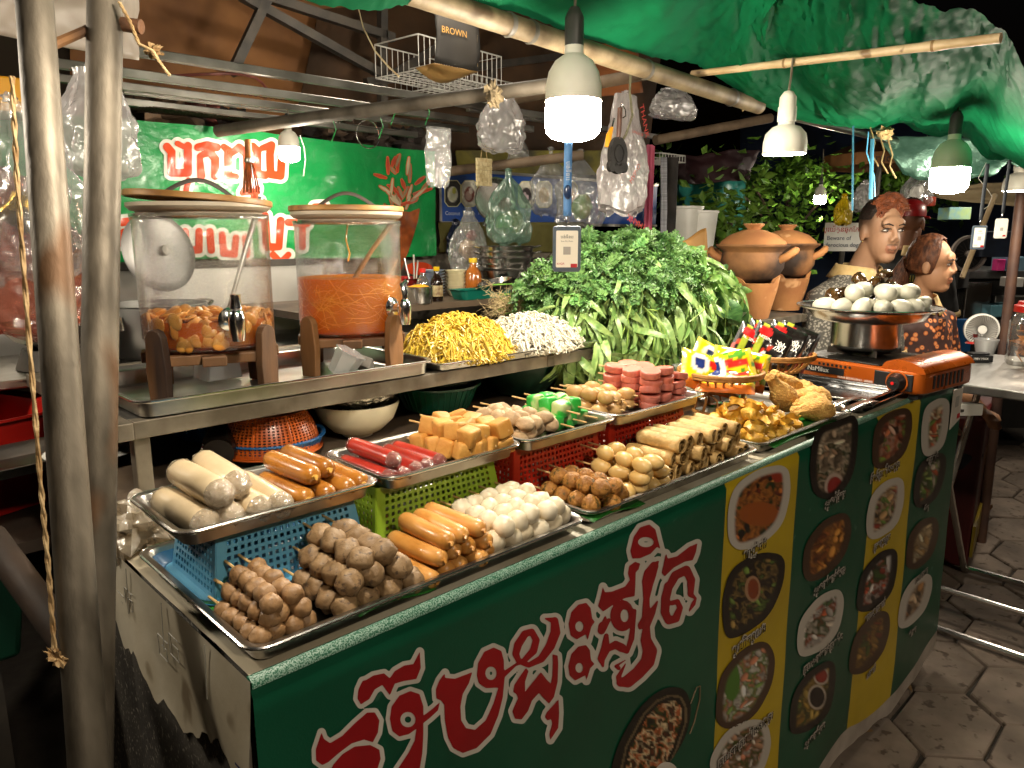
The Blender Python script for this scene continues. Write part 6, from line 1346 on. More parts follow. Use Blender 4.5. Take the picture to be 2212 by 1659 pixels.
yp = thing('peeler', 'yellow plastic peeler handle hanging behind the waffle pan', 'peeler', at(1312, 318, y=.68))
MB().tube([(0, 0, 0), (.006, 0, .03), (.018, 0, .052)], [.0075, .008, .004], 10, flat=.45).build('handle', M('yellow_plastic', '#d9961c', '#c4841a', rough=.35, sc=12), yp)
MB().tube([(.018, 0, .052), (.026, 0, .075)], .0025, 6).build('blade', STEEL, yp)
strip('greenish webbing strap holding the waffle pan', [at(u, v, y=.68) for u, v in ((1362, 158), (1360, 200), (1366, 250), (1352, 290), (1335, 320))], .0035, M('olive_webbing', '#6a664c', '#54503a', rough=.8, sc=80), 'strap', 'strap')
# lanyards with cards
def lanyard(label, p, card, h, tilt, ribbon, frame, text, top):
    t = thing('card_lanyard', label, 'lanyard card', p, 0, 'payment card lanyards'); t.rotation_euler = (0, 0, tilt)
    w = h*.62
    if top: MB().grid(lambda a, b: (.0065*(a-.5)*2*(h/.075), .001*math.sin(b*5), .018+(top-.018)*b), 3, 12).build('ribbon', ribbon, t, thick=.001)
    if card:
        MB().tube([(0, 0, .004), (.003, 0, .009), (0, 0, .018), (-.003, 0, .009), (0, 0, .004)], .0012, 6).build('clip', CHROME, t)
        fr_ = MB(); sweep(fr_, [[(x, y, z-h/2) for x, z in rrect(w*k, h*k, .006, 4)] for k, y in ((1, .003), (1, -.002), (.985, -.003))], True, True); fr_.build('holder', frame, t)
        fr_ = MB(); sweep(fr_, [[(x, -.0033-.0004*j, z-h/2) for x, z in rrect(w*.78, h*.8, .002, 2)] for j in (0, 1)], True, True); fr_.build('card', M('cream_card', '#f4ecdc', rough=.4), t)
        MB().box((-w*.13, -.0043, -h*.62), (w*.13, -.0039, -h*.45)).build('grey_panel', M('card_grey', '#a8a39c', rough=.6), t, smooth=False)
        MB().box((w*.14, -.0043, -h*.9), (w*.37, -.0039, -h*.82)).build('red_corner', M('card_red', '#b8242c', rough=.5), t, smooth=False)
        if text:
            textmesh('card_heading', text, h*.09, CAPK, t, plane((0, -.0044, -h*.24), (1, 0, 0), (0, 0, 1)))
            textmesh('card_line', 'Scan. Pay. Done.', h*.04, CAPK, t, plane((0, -.0044, -h*.33), (1, 0, 0), (0, 0, 1)))
            textmesh('card_line', 'KHQR', h*.06, M('card_red', '', rough=.5), t, plane((-w*.22, -.0044, -h*.82), (1, 0, 0), (0, 0, 1)))
    return t
NAVY = M('navy_holder', '#56626f', '#48535f', rough=.45, sc=20); RIBB = M('blue_lanyard_ribbon', '#5f94d0', '#4f82be', rough=.5, sc=40)
ly = lanyard('blue lanyard with navy card holder hanging from the big bulb', at(1225, 488, d=1.40), True, .086, R(-42), RIBB, NAVY, 'បង់ទីនេះ', .152)
MB().blob((0, -.003, .062), (.0075, .003, .013), 14, 10).build('button', M('navy_button', '#22365c', rough=.25, coat=.4), ly)
textmesh('ribbon_lettering', 'បង់ទីនេះ', .011, M('ribbon_white', '#d8dce0', rough=.5), ly, plane((0, -.0022, .1), (0, 0, -1), (1, 0, 0)))
lanyard('grey lanyard with dark card holder right of the woman', at(2117, 487, d=2.5), True, .08, R(-40), M('dark_ribbon', '#33373d', rough=.6), NAVY, 'ABA', .2)
lanyard('white card holder on a cord at the far right', at(2165, 472, d=2.5), True, .066, R(-44), M('dark_ribbon', ''), WHITEP, None, .19)
# woven amulet pouch
pc_ = thing('woven_pouch', 'small woven palm-leaf pouch hanging before the fruit poster', 'pouch', at(1045, 342, y=1.22)); PAL = M('palm_weave', '#c4b48c', '#a8966c', rough=.7, sc=60, det=1)
for i in range(6):
    for j in range(7): MB().box((-.031+.0105*i, -.004-(.0012 if (i+j) % 2 else 0), -.085+.0122*j), (-.0212+.0105*i, .004, -.0735+.0122*j)).build('weave_strip', PAL, pc_, smooth=False)
for dx in (-.012, .014): MB().tube([(dx, 0, 0), (dx*.4, 0, .045)], .0013, 5).build('string', YTW, pc_)
# ------------------------------------------------------------------ back of the stall: wall, green banner
wall = MB().box((1.0, 1.66, 0), (2.6, 1.70, 1.252)).build('back_wall', M('grimy_cement_wall', '#8a8072', '#5f574b', rough=.85, sc=5, bump=.3, bsc=40, c3='#3f382f', sc3=14, f3=.6), smooth=False); tagp(wall, 'grimy cement half wall behind the bowls', 'wall')
MB().box((-.4, 1.645, 1.2525), (2.6, 1.71, 1.272)).build('top_rail', M('brown_rail', '#4a3c2e', '#33281d', rough=.7, sc=9), wall, smooth=False)
MB().bar((1.28, 1.652, .9), (1.28, 1.652, 1.252), .03).build('upright', M('brown_rail', ''), wall, smooth=False)
darkw = MB().box((-2.5, 2.6, -.02), (2.7, 2.65, 2.6)).build('rear_wall', M('dark_rear_wall', '#5c4e3e', '#3c3126', rough=.9, sc=3, bump=.2), smooth=False); tagp(darkw, 'dark wall closing the back of the stall', 'wall')
BG = M('green_vinyl_banner', '#128a44', '#0e7a3a', rough=.3, sc=4, bump=.9, bsc=38, coat=.15)
gb = thing('khmer_banner', 'bright green vinyl banner with red Khmer letters at the stall back', 'banner', (0, 0, 0))
def gw(x, z): return 1.59+.014*fbm(x*3.1, z*3.3, 2.2)+.006*fbm(x*9, z*9, 4)+.008*math.sin(x*5)
GX0, GX1 = -.25, 1.488
MB().grid(lambda a, b: (lambda x, z: (x, gw(x, z), z))(GX0+(GX1-GX0)*a, 1.618-.005*math.sin(a*9)-(.372+.0*a)*b), 110, 34).build('sheet', BG, gb)
def gplace(dy):
    def f(u, v):
        p = at(u, v, y=1.59)
        for _ in range(2): p = at(u, v, y=gw(p.x, p.z)-dy)
        return p
    return f
def g1(*q): return ('s', [(x/3, y/3, r/3) for x, y, r in q])
def g2(*q): return ('s', [(553+x/3, y/3, r/3) for x, y, r in q])
w = 26
GL = [
 [g1((1082,950,w),(1112,985,w),(1112,1120,w),(1218,1120,w),(1218,945,w)), g1((1150,930,18),(1190,950,18)), g1((1222,1170,20),(1205,1240,18))],
 [g1((1285,955,w),(1345,940,w),(1405,955,w)), g1((1295,1010,18),(1305,1140,w)), g1((1295,1010,18),(1360,985,w),(1395,1030,w),(1395,1140,w))],
 [g1((1450,950,20),(1480,975,w),(1478,1140,w),(1530,1145,20)), g1((1480,1010,18),(1550,955,w),(1600,1000,w),(1605,1150,w)), g1((1600,1200,20),(1570,1250,18),(1640,1240,20),(1645,1310,16))],
 [g2((-20,950,w),(10,980,w),(8,1130,w),(60,1135,w)), g2((40,960,20),(100,940,w),(90,1000,w),(95,1130,w),(160,1140,w),(170,960,w)), g2((10,1220,18),(-10,1290,20),(30,1300,16))],
 [g1((790,1440,w),(870,1430,w)), g1((800,1500,20),(800,1580,w))],
 [g1((1350,1310,22),(1380,1310,20))],
 [g1((1010,1490,24),(1060,1500,24),(1060,1620,24)), g1((1200,1500,24),(1210,1620,24),(1290,1620,24),(1290,1500,24)), g1((1360,1500,24),(1370,1620,24)), g1((1440,1520,22),(1450,1640,24),(1520,1650,22),(1530,1540,22)), g1((1590,1540,22),(1600,1650,22))],
 [g2((380,1340,22),(440,1335,20),(450,1400,20)), g2((-10,1420,22),(60,1400,26),(70,1600,26),(150,1600,22),(160,1430,26)), g2((210,1440,24),(330,1450,24)), g2((300,1480,22),(300,1600,22)), g2((110,1650,22),(160,1700,20),(210,1650,20))],
]
RED2 = M('banner_orange_red', '#cf4a26', '#bd3c1c', rough=.25, sc=9, coat=.2); WH2 = M('banner_pale_outline', '#cfd0c4', '#c0c2b4', rough=.25, coat=.2)
flat = [p for L in GL for p in L]
mb, _ = cutout(flat, (230, 290, 730, 590), 2.6, 8, gplace(.002)); mb.build('lettering_outline', WH2, gb, smooth=False)
for L in GL:
    mb, _ = cutout(L, (230, 290, 730, 590), 2.2, 0, gplace(.0036)); mb.build('letter', RED2, gb, smooth=False)
# printed mortar of papaya salad
mort = [('p', [(822, 480), (900, 470), (905, 450), (890, 520), (880, 560), (850, 590), (840, 560)])]
mb, pts = cutout([('p', [(830, 440), (850, 455), (885, 460), (905, 452), (900, 480), (885, 530), (862, 590), (845, 590), (850, 530), (838, 480)])], (800, 420, 930, 600), 2.5, 2, gplace(.002)); o = mb.build('printed_mortar', PRINT, gb, smooth=False); paint(o, dish(pts, 3, ['#7a3a18', '#8f4a20', '#6b2f12'], (), .03))
rr = random.Random(4); OUTL = M('banner_coral_line', '#c4603c', rough=.3); 
for k in range(30):
    a = rr.uniform(-2.6, -.4); q = rr.uniform(20, 105); cx, cy = 868+q*.62*math.cos(a), 455+q*1.05*math.sin(a); an = a+rr.gauss(0, .5); l = rr.uniform(8, 20); dx, dy = l*math.cos(an), l*math.sin(an); s = ('s', [(cx-dx, cy-dy, 1.5), (cx, cy, 3.2), (cx+dx, cy+dy, 1.2)])
    bx_ = (min(cx-dx, cx+dx)-8, min(cy-dy, cy+dy)-8, max(cx-dx, cx+dx)+8, max(cy-dy, cy+dy)+8)
    mb, _ = cutout([s], bx_, 1.8, 1.8, gplace(.0025+.0001*k)); mb.build('printed_shred_outline', OUTL, gb, smooth=False)
    mb, _ = cutout([s], bx_, 1.8, 0, gplace(.006+.0001*k)); mb.build('printed_shred', M('shred_%d' % (k % 3), ['#b5a888', '#b0442c', '#8f7a5c'][k % 3], rough=.3), gb, smooth=False)
mb, pts = cutout([('e', 905, 580, 30, 14)], (860, 560, 945, 600), 2.5, 0, gplace(.002)); mb.build('printed_tomato', RED2, gb, smooth=False)
mb, pts = cutout([('p', [(5, 480), (60, 440), (110, 500), (100, 560), (40, 580), (0, 560)])], (-10, 430, 120, 590), 3, 0, gplace(.002)); o = mb.build('printed_dish', PRINT, gb, smooth=False); paint(o, dish(pts, 8, ['#8a2c14', '#b5461f', '#5a1c10'], (), .05))
# blue fruit posters
BLUP = M('poster_blue', '#1c4fa8', '#174492', rough=.3, sc=6)
fp_ = thing('fruit_poster', 'blue fruit poster with framed fruit pictures on the back wall', 'poster', (0, 0, 0))
p0, p1 = at(950, 378, y=1.69), at(1420, 378, y=1.69); z0 = at(950, 478, y=1.69).z; z1 = p0.z+.0
MB().box((p0.x, 1.688, z0), (p1.x, 1.694, z1+.02)).build('board', BLUP, fp_, smooth=False)
MB().bar((p0.x-.004, 1.686, z0-.006), (p1.x, 1.686, z0-.006), .012).build('frame', STEELD, fp_, smooth=False); MB().bar((p0.x-.006, 1.686, z0), (p0.x-.006, 1.686, z1+.02), .012).build('frame', STEELD, fp_, smooth=False); MB().bar((p0.x-.004, 1.686, z1+.024), (p1.x, 1.686, z1+.024), .012).build('frame', STEELD, fp_, smooth=False)
FRU = [((978, 418), ['#e4e0cc', '#d8d8b8', '#c9c44a'], 'Coconut'), ((1014, 418), ['#7a3a2c', '#b5968a', '#d8c8bc'], 'Longan'), ((1050, 418), ['#d8c8a0', '#e0d4b0'], 'Rambutan'), ((1092, 420), ['#2c2420', '#c9b0b4', '#d8ccd0'], 'Mangosteen'), ((1137, 420), ['#2a2224', '#d0b8c0', '#3a2c30'], 'Guava'), ((1175, 420), ['#d0b070', '#c4a05c', '#e0cc9c'], 'Coffee'), ((1230, 420), ['#b5762c', '#d8a04c'], 'Sapota')]
for k, ((u, v), pal, nm) in enumerate(FRU):
    oc = [(u-16, v-18), (u-9, v-27), (u+9, v-27), (u+16, v-18), (u+16, v+18), (u+9, v+27), (u-9, v+27), (u-16, v+18)]
    pl_ = lambda dy: (lambda a, b: at(a, b, y=1.688-dy))
    mb, _ = cutout([('p', oc)], (u-24, v-34, u+24, v+34), 2, 2, pl_(.003)); mb.build('picture_border', M('poster_cream', '#d8d49c', rough=.4), fp_, smooth=False)
    mb, pts = cutout([('p', oc)], (u-24, v-34, u+24, v+34), 2, 0, pl_(.005)); o = mb.build('fruit_picture', PRINT, fp_, smooth=False); paint(o, dish(pts, k*5+2, ['#e0dccc' if k % 3 else '#2c2622']*1+['#e0dccc' if k % 3 else '#2c2622'], [(u, v+2, 11, 17, pal[0]), (u-2, v+5, 7, 10, pal[1]), (u+3, v-6, 4, 7, pal[-1])], .05))
    q = at(u, v+43, y=1.683); textmesh('fruit_name', nm, .021, M('poster_white', '#dfe4ea', rough=.4), fp_, plane((q.x, 1.683, q.z), (1, 0, 0), (0, 0, 1)))
# olive cloth and boxes around the poster
mb, o = quad_sheet([at(948, 480, y=1.64), at(1260, 480, y=1.64), at(1260, 545, y=1.64), at(948, 545, y=1.64)]); thingm(mb, 'olive_cloth', 'olive cloth hanging below the fruit poster', 'cloth', M('olive_cloth', '#6b6430', '#55501f', rough=.8, sc=8, bump=.3), loc=o, thick=.003)
mb, o = quad_sheet([at(985, 325, y=1.72), at(1300, 325, y=1.72), at(1300, 378, y=1.72), at(985, 378, y=1.72)]); thingm(mb, 'olive_cloth', 'yellowish cloth stuffed above the fruit poster', 'cloth', M('yellow_cloth', '#8a8030', '#3c3826', rough=.8, sc=6, bump=.3), loc=o, thick=.003)
bag('dark blue plastic bag below the fruit poster', at(985, 480, y=1.58), .08, .13, .05, M('navy_bag', '#141c34', '#0e1426', rough=.3, sc=9, bump=.5), 21, .4)
# bundles on top of the banner
for k, (u, v, w_, c_) in enumerate(((330, 252, .2, '#5c4630'), (400, 255, .16, '#6b2c20'), (500, 268, .14, '#2c2018'), (700, 290, .16, '#4a3826'), (770, 295, .18, '#3c2c1e'), (880, 315, .18, '#2e2620'))):
    thingm(MB().grid(lambda a, b: tuple(Vector(crump(a, b))*w_*10), 26, 14, True), 'cloth_bundle', '%s crumpled bundle from the left stuffed above the green banner' % ORD[k], 'bundle', M('bundle_%d' % k, c_, '#1f1712', rough=.8, sc=14, bump=.4), 'bundles above the banner', loc=at(u, v, y=1.75), rot=(0, 0, k))
# pink wire dish rack on the rails
t = thing('dish_rack', 'reddish wire mesh tray resting on the roof rails', 'rack', at(380, 165, y=1.5), R(0)); PW = M('pink_wire', '#8a4a40', '#6b342c', rough=.4, sc=20)
for i in range(26): MB().tube([(.016*i-.02, 0, 0), (.016*i-.02, .1, -.005), (.016*i-.02, .2, .03)], .002, 4).build('wire', PW, t)
MB().tube([(-.02+.1*k*.42, .1+.1*math.cos(k*.63), .03) for k in range(11)], .004, 6).build('rim', PW, t)
t = thing('wire_grill', 'dark wire mesh grill lying above the green banner', 'grill', at(330, 232, y=1.42), R(0)); GW_ = M('brown_wire', '#4c4030', '#33291d', rough=.6, metal=.4, sc=20)
for i in range(22): MB().tube([(.018*i, 0, 0), (.018*i, .22, .02)], .0014, 4).build('wire', GW_, t)
for i in range(10): MB().tube([(0, .024*i, .002+.0022*i), (.38, .024*i, .002+.0022*i)], .0014, 4).build('wire', GW_, t)

# ------------------------------------------------------------------ back work table with pots
bt_ = thing('work_table', 'stainless work table at the back with splash panel', 'table', (0, 0, 0))
MB().box((-.12, 1.16, 1.012), (1.3, 1.545, 1.03)).build('top', STEELD, bt_, smooth=False, bev=.003); MB().box((-.5, 1.55, 1.0), (.98, 1.56, 1.225)).build('splash_panel', M('scuffed_steel', (.62, .6, .56), (.45, .43, .4), rough=.38, metal=.75, sc=4, bump=.1), bt_, smooth=False)
MB().bar((-.5, 1.56, 1.236), (.98, 1.56, 1.236), .03, .02).build('panel_rail', DARKMET, bt_, smooth=False)
for x in (-.08, .6, 1.26):
    for y in (1.19, 1.51): MB().bar((x, y, -.01), (x, y, 1.012), .03).build('leg', STEELD, bt_, smooth=False)
sp_ = thing('stock_pot', 'tall aluminium stock pot with side handles behind the posts', 'pot', at(345, 745, y=1.32)); sp_.location.z = 1.031
MB().lathe([(0, 0), (.11, 0), (.118, .01), (.118, .12), (.122, .124), (.116, .124), (.114, .012), (0, .006)], 44).build('body', M('brushed_aluminium', (.42, .41, .39), (.3, .29, .28), rough=.45, metal=.85, sc=8, stretch=(1, 1, .2)), sp_)
for a in (R(200), R(20)):
    ca, sa = math.cos(a), math.sin(a); pr = lambda r_, s_, z_: (r_*ca-s_*sa, r_*sa+s_*ca, z_)
    MB().tube([pr(.118, -.028, .07), pr(.122, -.028, .1), pr(.15, -.026, .118), pr(.155, 0, .12), pr(.15, .026, .118), pr(.122, .028, .1), pr(.118, .028, .07)], .005, 8).build('handle', STEEL, sp_)
ld_ = thing('pot_lid', 'round aluminium lid standing behind the chili dispenser', 'lid', at(345, 545, y=1.44)); ld_.rotation_euler = (R(78), 0, R(15))
MB().lathe([(0, .014), (.02, .014), (.05, .011), (.08, .007), (.1, .003), (.103, 0), (.098, -.001), (0, .008)], 44).build('dish', M('brushed_aluminium', ''), ld_); MB().lathe([(0, .03), (.012, .03), (.014, .022), (.006, .014)], 16).build('knob', STEELD, ld_)
wk = thing('steel_wok', 'shallow steel wok on the left back burner', 'wok', at(130, 735, y=1.28)); wk.location.z = 1.07
MB().lathe([(0, 0), (.05, .004), (.09, .025), (.118, .058), (.122, .06), (.115, .06), (.088, .03), (.048, .008), (0, .005)], 44).build('bowl', STEEL, wk)
MB().lathe([(.07, -.04), (.09, -.038), (.075, .004), (.062, .004)], 30, closed=True).build('burner_ring', DARKMET, wk)
# left edge: red tub, rack, plates in the dark
rt__ = thing('red_tub', 'red plastic tub at the left edge behind the posts', 'tub', (-.12, 1.12, .80), R(20)); RDP = PL('red_plastic', '#b01c14', '#8f140e')
tb = MB(); sweep(tb, [[(x, y, z) for x, y in rrect(w_, d_, .05, 4)] for w_, d_, z in ((.36, .26, 0), (.42, .32, .18), (.45, .35, .185), (.45, .35, .19), (.40, .30, .185), (.34, .24, .01))], True, True); tb.build('tub', RDP, rt__)
ft_ = thing('side_table', 'low dark side table left of the counter', 'table', (-.12, 1.10, 0)); MB().box((-.3, -.25, .775), (.3, .25, .797)).build('top', M('dark_wood_top', '#3a2c20', '#241a12', rough=.7, sc=8), ft_, smooth=False)
for x in (-.27, .27):
    for y in (-.22, .22): MB().bar((x, y, -.01), (x, y, .775), .03).build('leg', DARKMET, ft_, smooth=False)
t = thing('meat_tray', 'enamel tray with plate tucked behind the left posts', 'tray', (.0, .88, .925), R(10)); tb = MB(); sweep(tb, [[(x, y, z) for x, y in rrect(w_, d_, .02, 4)] for w_, d_, z in ((.16, .12, 0), (.19, .15, .02), (.205, .165, .021), (.205, .165, .023), (.18, .14, .018), (.155, .115, .003))], True, True); tb.build('tray', STEELD, t)
t = thing('dinner_plate', 'pale plate with scraps behind the farther post', 'plate', (.10, .86, CT+.004)); MB().lathe([(0, 0), (.05, .001), (.075, .01), (.08, .012), (.073, .012), (.048, .004), (0, .003)], 40).build('plate', WHITEP, t); MB().blob((0, 0, .008), (.04, .035, .008), 14, 8, .4, 3, 2).build('scraps', BRNC, t)
t = thing('green_crate', 'dark green plastic heap at the left edge below the red tub', 'crate', (-.22, .92, .62)); MB().box((-.16, -.13, 0), (.16, .13, .17), -.02).build('crate', PL('deep_green_plastic', ''), t, bev=.01)
MB().bar((-.14, -.11, -.63), (-.14, -.11, 0), .03).build('stand_leg', DARKMET, t, smooth=False); MB().bar((.14, .11, -.63), (.14, .11, 0), .03).build('stand_leg', DARKMET, t, smooth=False); MB().bar((-.14, .11, -.63), (-.14, .11, 0), .03).build('stand_leg', DARKMET, t, smooth=False)
# yellow crate at top left
t = thing('yellow_crate', 'yellow plastic crate edge at the upper left', 'crate', at(-10, 205, y=1.3)); MB().box((-.12, 0, -.03), (.08, .15, .04)).build('crate', PL('yellow_plastic_crate', '#c98f14', '#b07c10'), t, smooth=False, bev=.004)
# ------------------------------------------------------------------ kitchenware on the shelf back, between noodles and wall
def onshelf(u, v): p = at(u, v, z=SH+.002); p.y = min(p.y, 1.10); return p
SHZ = SH+.001
kt = thing('rear_counter', 'cluttered rear counter behind the raised shelf', 'counter', (0, 0, 0)); MB().box((.70, 1.17, 1.098), (2.3, 1.60, 1.117)).build('top', M('grimy_board', ''), kt, smooth=False)
for x in (.76, 2.25):
    for y in (1.2, 1.57): MB().bar((x, y, -.01), (x, y, 1.098), .04).build('leg', DARKMET, kt, smooth=False)
KZ = 1.118
def kp(u, y): p = at(u, 600, y=y); return (p.x, y, KZ)
pos = kp(1095, 1.28)
for k in range(5):
    t = thing('steel_pan', '%s two-handled steel pan from the bottom of the tall stack' % ORD[k], 'pan', (pos[0]+rnd.uniform(-.004, .004), pos[1], KZ+.05+.020*k), R(-40+rnd.uniform(-8, 8)), 'stacked steel pans')
    MB().lathe([(0, 0), (.07, 0), (.086, .008), (.094, .032), (.098, .034), (.091, .034), (.083, .01), (0, .004)], 40).build('bowl', STEEL, t)
    for s in (1, -1): MB().tube([(s*.092, -.018, .028), (s*.112, -.017, .033), (s*.118, 0, .034), (s*.112, .017, .033), (s*.092, .018, .028)], .0034, 6).build('handle', STEEL, t)
t = thing('steel_bowl', 'dull steel basin under the stack of pans', 'bowl', (pos[0], pos[1], KZ)); MB().lathe([(0, 0), (.065, 0), (.09, .045), (.094, .047), (.088, .047), (.062, .006), (0, .004)], 40).build('bowl', STEELD, t)
t = thing('enamel_plate', 'white plate lying in the topmost steel pan', 'plate', (pos[0], pos[1], KZ+.137)); MB().lathe([(0, 0), (.03, .001), (.05, .008), (.047, .009), (0, .004)], 30).build('plate', WHITEP, t)
for k, (u, y, tx, ty, r_, lb) in enumerate(((1165, 1.26, .0, -.9, .085, 'big tilted steel mixing bowl left of the spring onions'), (1150, 1.2, .2, -.5, .07, 'lower tilted steel bowl behind the rice noodles'), (1070, 1.19, .1, -.2, .06, 'small steel pan before the tall stack'))):
    q = kp(u, y); t = thing('steel_bowl', lb, 'bowl', (q[0], q[1], KZ+r_*.75), 0, 'tilted steel bowls'); t.rotation_euler = (tx, ty, R(-45))
    MB().lathe([(0, -.045), (.04, -.043), (.075, -.02), (.09, .012), (.093, .014), (.086, .012), (.07, -.018), (0, -.04)], 40).build('bowl', STEEL, t); t.scale = (r_/.09,)*3
hp = thing('frying_pan', 'worn steel pan hanging on the wall before the fruit poster', 'pan', at(1063, 432, y=1.42)); hp.rotation_euler = (R(90), 0, R(-20))
MB().lathe([(0, -.004), (.06, -.004), (.066, -.001), (.076, .03), (.079, .032), (.073, .03), (.06, .0), (0, 0)], 44).build('pan', STEEL, hp)
MB().tube([(-.028, -.06, .025), (-.045, -.088, .028), (-.022, -.1, .028), (-.005, -.07, .025)], .0045, 8, flat=1.6).build('handle', STEELD, hp)
# sauces and crockery row
def bottle(label, u, y, h, r, mt, cap, lab=None, name='sauce_bottle'):
    q = kp(u, y); t = thing(name, label, 'bottle', q, 0, 'sauce bottles')
    MB().lathe([(0, 0), (r, 0), (r*1.02, .004), (r*1.02, h*.55), (r*.85, h*.65), (r*.42, h*.78), (r*.4, h*.92), (0, h*.92)], 24).build('glass', mt, t)
    MB().lathe([(r*.45, h*.88), (r*.5, h*.89), (r*.5, h), (0, h)], 16).build('cap', cap, t)
    if lab: MB().lathe([(r*1.035, h*.14), (r*1.035, h*.46)], 24).build('label', lab, t)
    return t
YC = M('yellow_cap', '#d8b414', rough=.4); RC = M('red_cap', '#c41d14', rough=.4); DKG = M('dark_sauce_glass', '#1a0d08', rough=.08, coat=.5); CLB = film('bottle_film', (.9, .86, .8), .5, .15, 0, 1, .06)
LBY = M('label_cream', '#c9b98a', '#7a5a3c', rough=.5, sc=60)
bottle('dark soy sauce bottle with a yellow cap', 943, 1.22, .105, .019, DKG, YC, LBY); bottle('clear sauce bottle with a red nozzle cap', 913, 1.24, .1, .02, CLB, RC, M('label_blue', '#3c5a8a', '#c9b98a', rough=.5, sc=40)); bottle('tall oil bottle with a yellow cap and handle', 1022, 1.3, .125, .028, M('oil_glass', '#b0692c', '#8f4f1c', rough=.1, sc=9, coat=.4), YC)
t = thing('chili_jar', 'round dark red chili jar with spoons', 'jar', kp(890, 1.32)); MB().lathe([(0, 0), (.03, 0), (.036, .02), (.036, .05), (.028, .062), (.03, .066), (0, .066)], 28).build('jar', M('dark_red_glass', '#5c1410', '#3c0c0a', rough=.1, sc=9, coat=.4), t)
for k, (dx, l) in enumerate(((-.01, .07), (.008, .08), (.016, .06))): MB().tube([(dx, 0, .06), (dx*2, .01, .06+l)], .003, 6).build('spoon', STEELD, t)
t = thing('red_pitcher', 'small red plastic cup at the left end of the sauces', 'cup', kp(872, 1.36)); MB().lathe([(0, 0), (.025, 0), (.032, .07), (.034, .07), (.0, .06)], 24).build('cup', PL('red_plastic', ''), t)
for k in range(9):
    q = kp(935, 1.38); thingm(MB().lathe([(0, 0), (.02, 0), (.04, .010), (.041, .011), (.038, .011), (.018, .002), (0, .002)], 32), 'blue_rim_bowl', '%s small blue-rimmed bowl from the bottom of its stack' % ORD[k], 'bowl', M('blue_white_china', '#c4c8d0', '#5f6f94', rough=.3, sc=20), 'blue-rimmed bowls', loc=(q[0], q[1], KZ+.0095*k))
for k in range(6):
    q = kp(985, 1.34); thingm(MB().lathe([(0, 0), (.022, 0), (.036, .022), (.037, .023), (.034, .023), (.02, .003), (0, .003)], 32), 'cream_bowl', '%s cream plastic bowl from the bottom of its stack' % ORD[k], 'bowl', M('cream_plastic', '#d8ceac', '#c9be98', rough=.35, sc=9), 'cream bowls', loc=(q[0], q[1], KZ+.0125*k))
q = kp(905, 1.2); t = thing('steel_cup', 'steel tin of orange pickles before the chili jar', 'tin', (q[0], q[1], KZ)); MB().lathe([(0, 0), (.038, 0), (.04, .004), (.04, .048), (.042, .05), (.038, .05), (0, .04)], 30).build('tin', STEEL, t); MB().blob((0, 0, .045), (.034, .034, .01), 16, 8, .3, 4).build('pickles', CAR, t)
t = thing('green_tray', 'dark teal plastic tray behind the noodles', 'tray', (*kp(1040, 1.21)[:2], KZ)); tb = MB(); sweep(tb, [[(x, y, z) for x, y in rrect(w_, d_, .02, 4)] for w_, d_, z in ((.2, .07, 0), (.22, .085, .03), (.23, .095, .031), (.21, .075, .029), (.195, .065, .004))], True, True); tb.build('tray', PL('teal_plastic', '#127a68', '#0e6656'), t)
# ------------------------------------------------------------------ right of the clay pots: curtain, post, buckets, foliage
def curtain(a, b): return (.03*a+.0, .012*math.sin(a*22)+.03*a, -.30*b)
thingm(MB().grid(curtain, 40, 10), 'pink_curtain', 'pink curtain hanging behind the white shopping bag', 'curtain', M('pink_cloth', '#c4607a', '#a84a64', rough=.7, sc=9, bump=.2), loc=at(1402, 312, y=1.02)).scale = (2.2, 1, 1.45)
pole('wooden_post', 'dark weathered wooden post right of the pink curtain', (lambda p: (p.x, p.y, 0))(at(1445, 500, d=3.0)), (lambda p: (p.x, p.y, 1.62))(at(1445, 500, d=3.0)), .026, M('black_wood', '#241c16', '#120e0b', rough=.8, sc=14, bump=.4), 'post')
mb, o = quad_sheet([at(1427, 340, d=2.9), at(1440, 340, d=2.9), at(1440, 525, d=2.9), at(1427, 525, d=2.9)], amp=.002); thingm(mb, 'louvre_panel', 'grey louvred panel beside the wooden post', 'panel', M('grey_louvre', '#8f8f94', '#6a6a70', rough=.5, sc=3, stretch=(1, 1, 60)), loc=o, thick=.01)
for k, (u, v, r_, h_, lb) in enumerate(((1474, 540, .085, .2, 'cream plastic bucket beside the wooden post'), (1512, 535, .075, .17, 'white plastic bucket behind the brown paper'))):
    q = at(u, v, d=3.5); t = thing('plastic_bucket', lb, 'bucket', q, 0, 'plastic buckets'); MB().lathe([(0, 0), (r_*.8, 0), (r_, h_*.93), (r_*1.06, h_*.94), (r_*1.06, h_), (0, h_)], 32).build('bucket', WHITEP, t)
bs_ = thing('bench', 'pale bench holding the plastic buckets', 'bench', (0, 0, 0)); q = at(1490, 545, d=3.5); MB().box((q.x-.4, q.y-.3, q.z-.06), (q.x+.5, q.y+.3, q.z-.012)).build('top', M('pale_board', '#b5a894', '#948874', rough=.7, sc=6), bs_, smooth=False)
for dx in (-.35, .45):
    for dy in (-.25, .25): MB().bar((q.x+dx, q.y+dy, -.01), (q.x+dx, q.y+dy, q.z-.06), .04).build('leg', DARKMET, bs_, smooth=False)
mb, o = quad_sheet([at(1452, 395, d=4.6), at(1610, 390, d=4.6), at(1610, 560, d=4.6), at(1452, 560, d=4.6)], amp=.1); thingm(mb, 'teal_tarp', 'teal tarpaulin hanging behind the buckets', 'tarpaulin', M('teal_tarp', '#2c7a70', '#1c5a54', rough=.4, sc=4, bump=.3), loc=o, thick=.004)
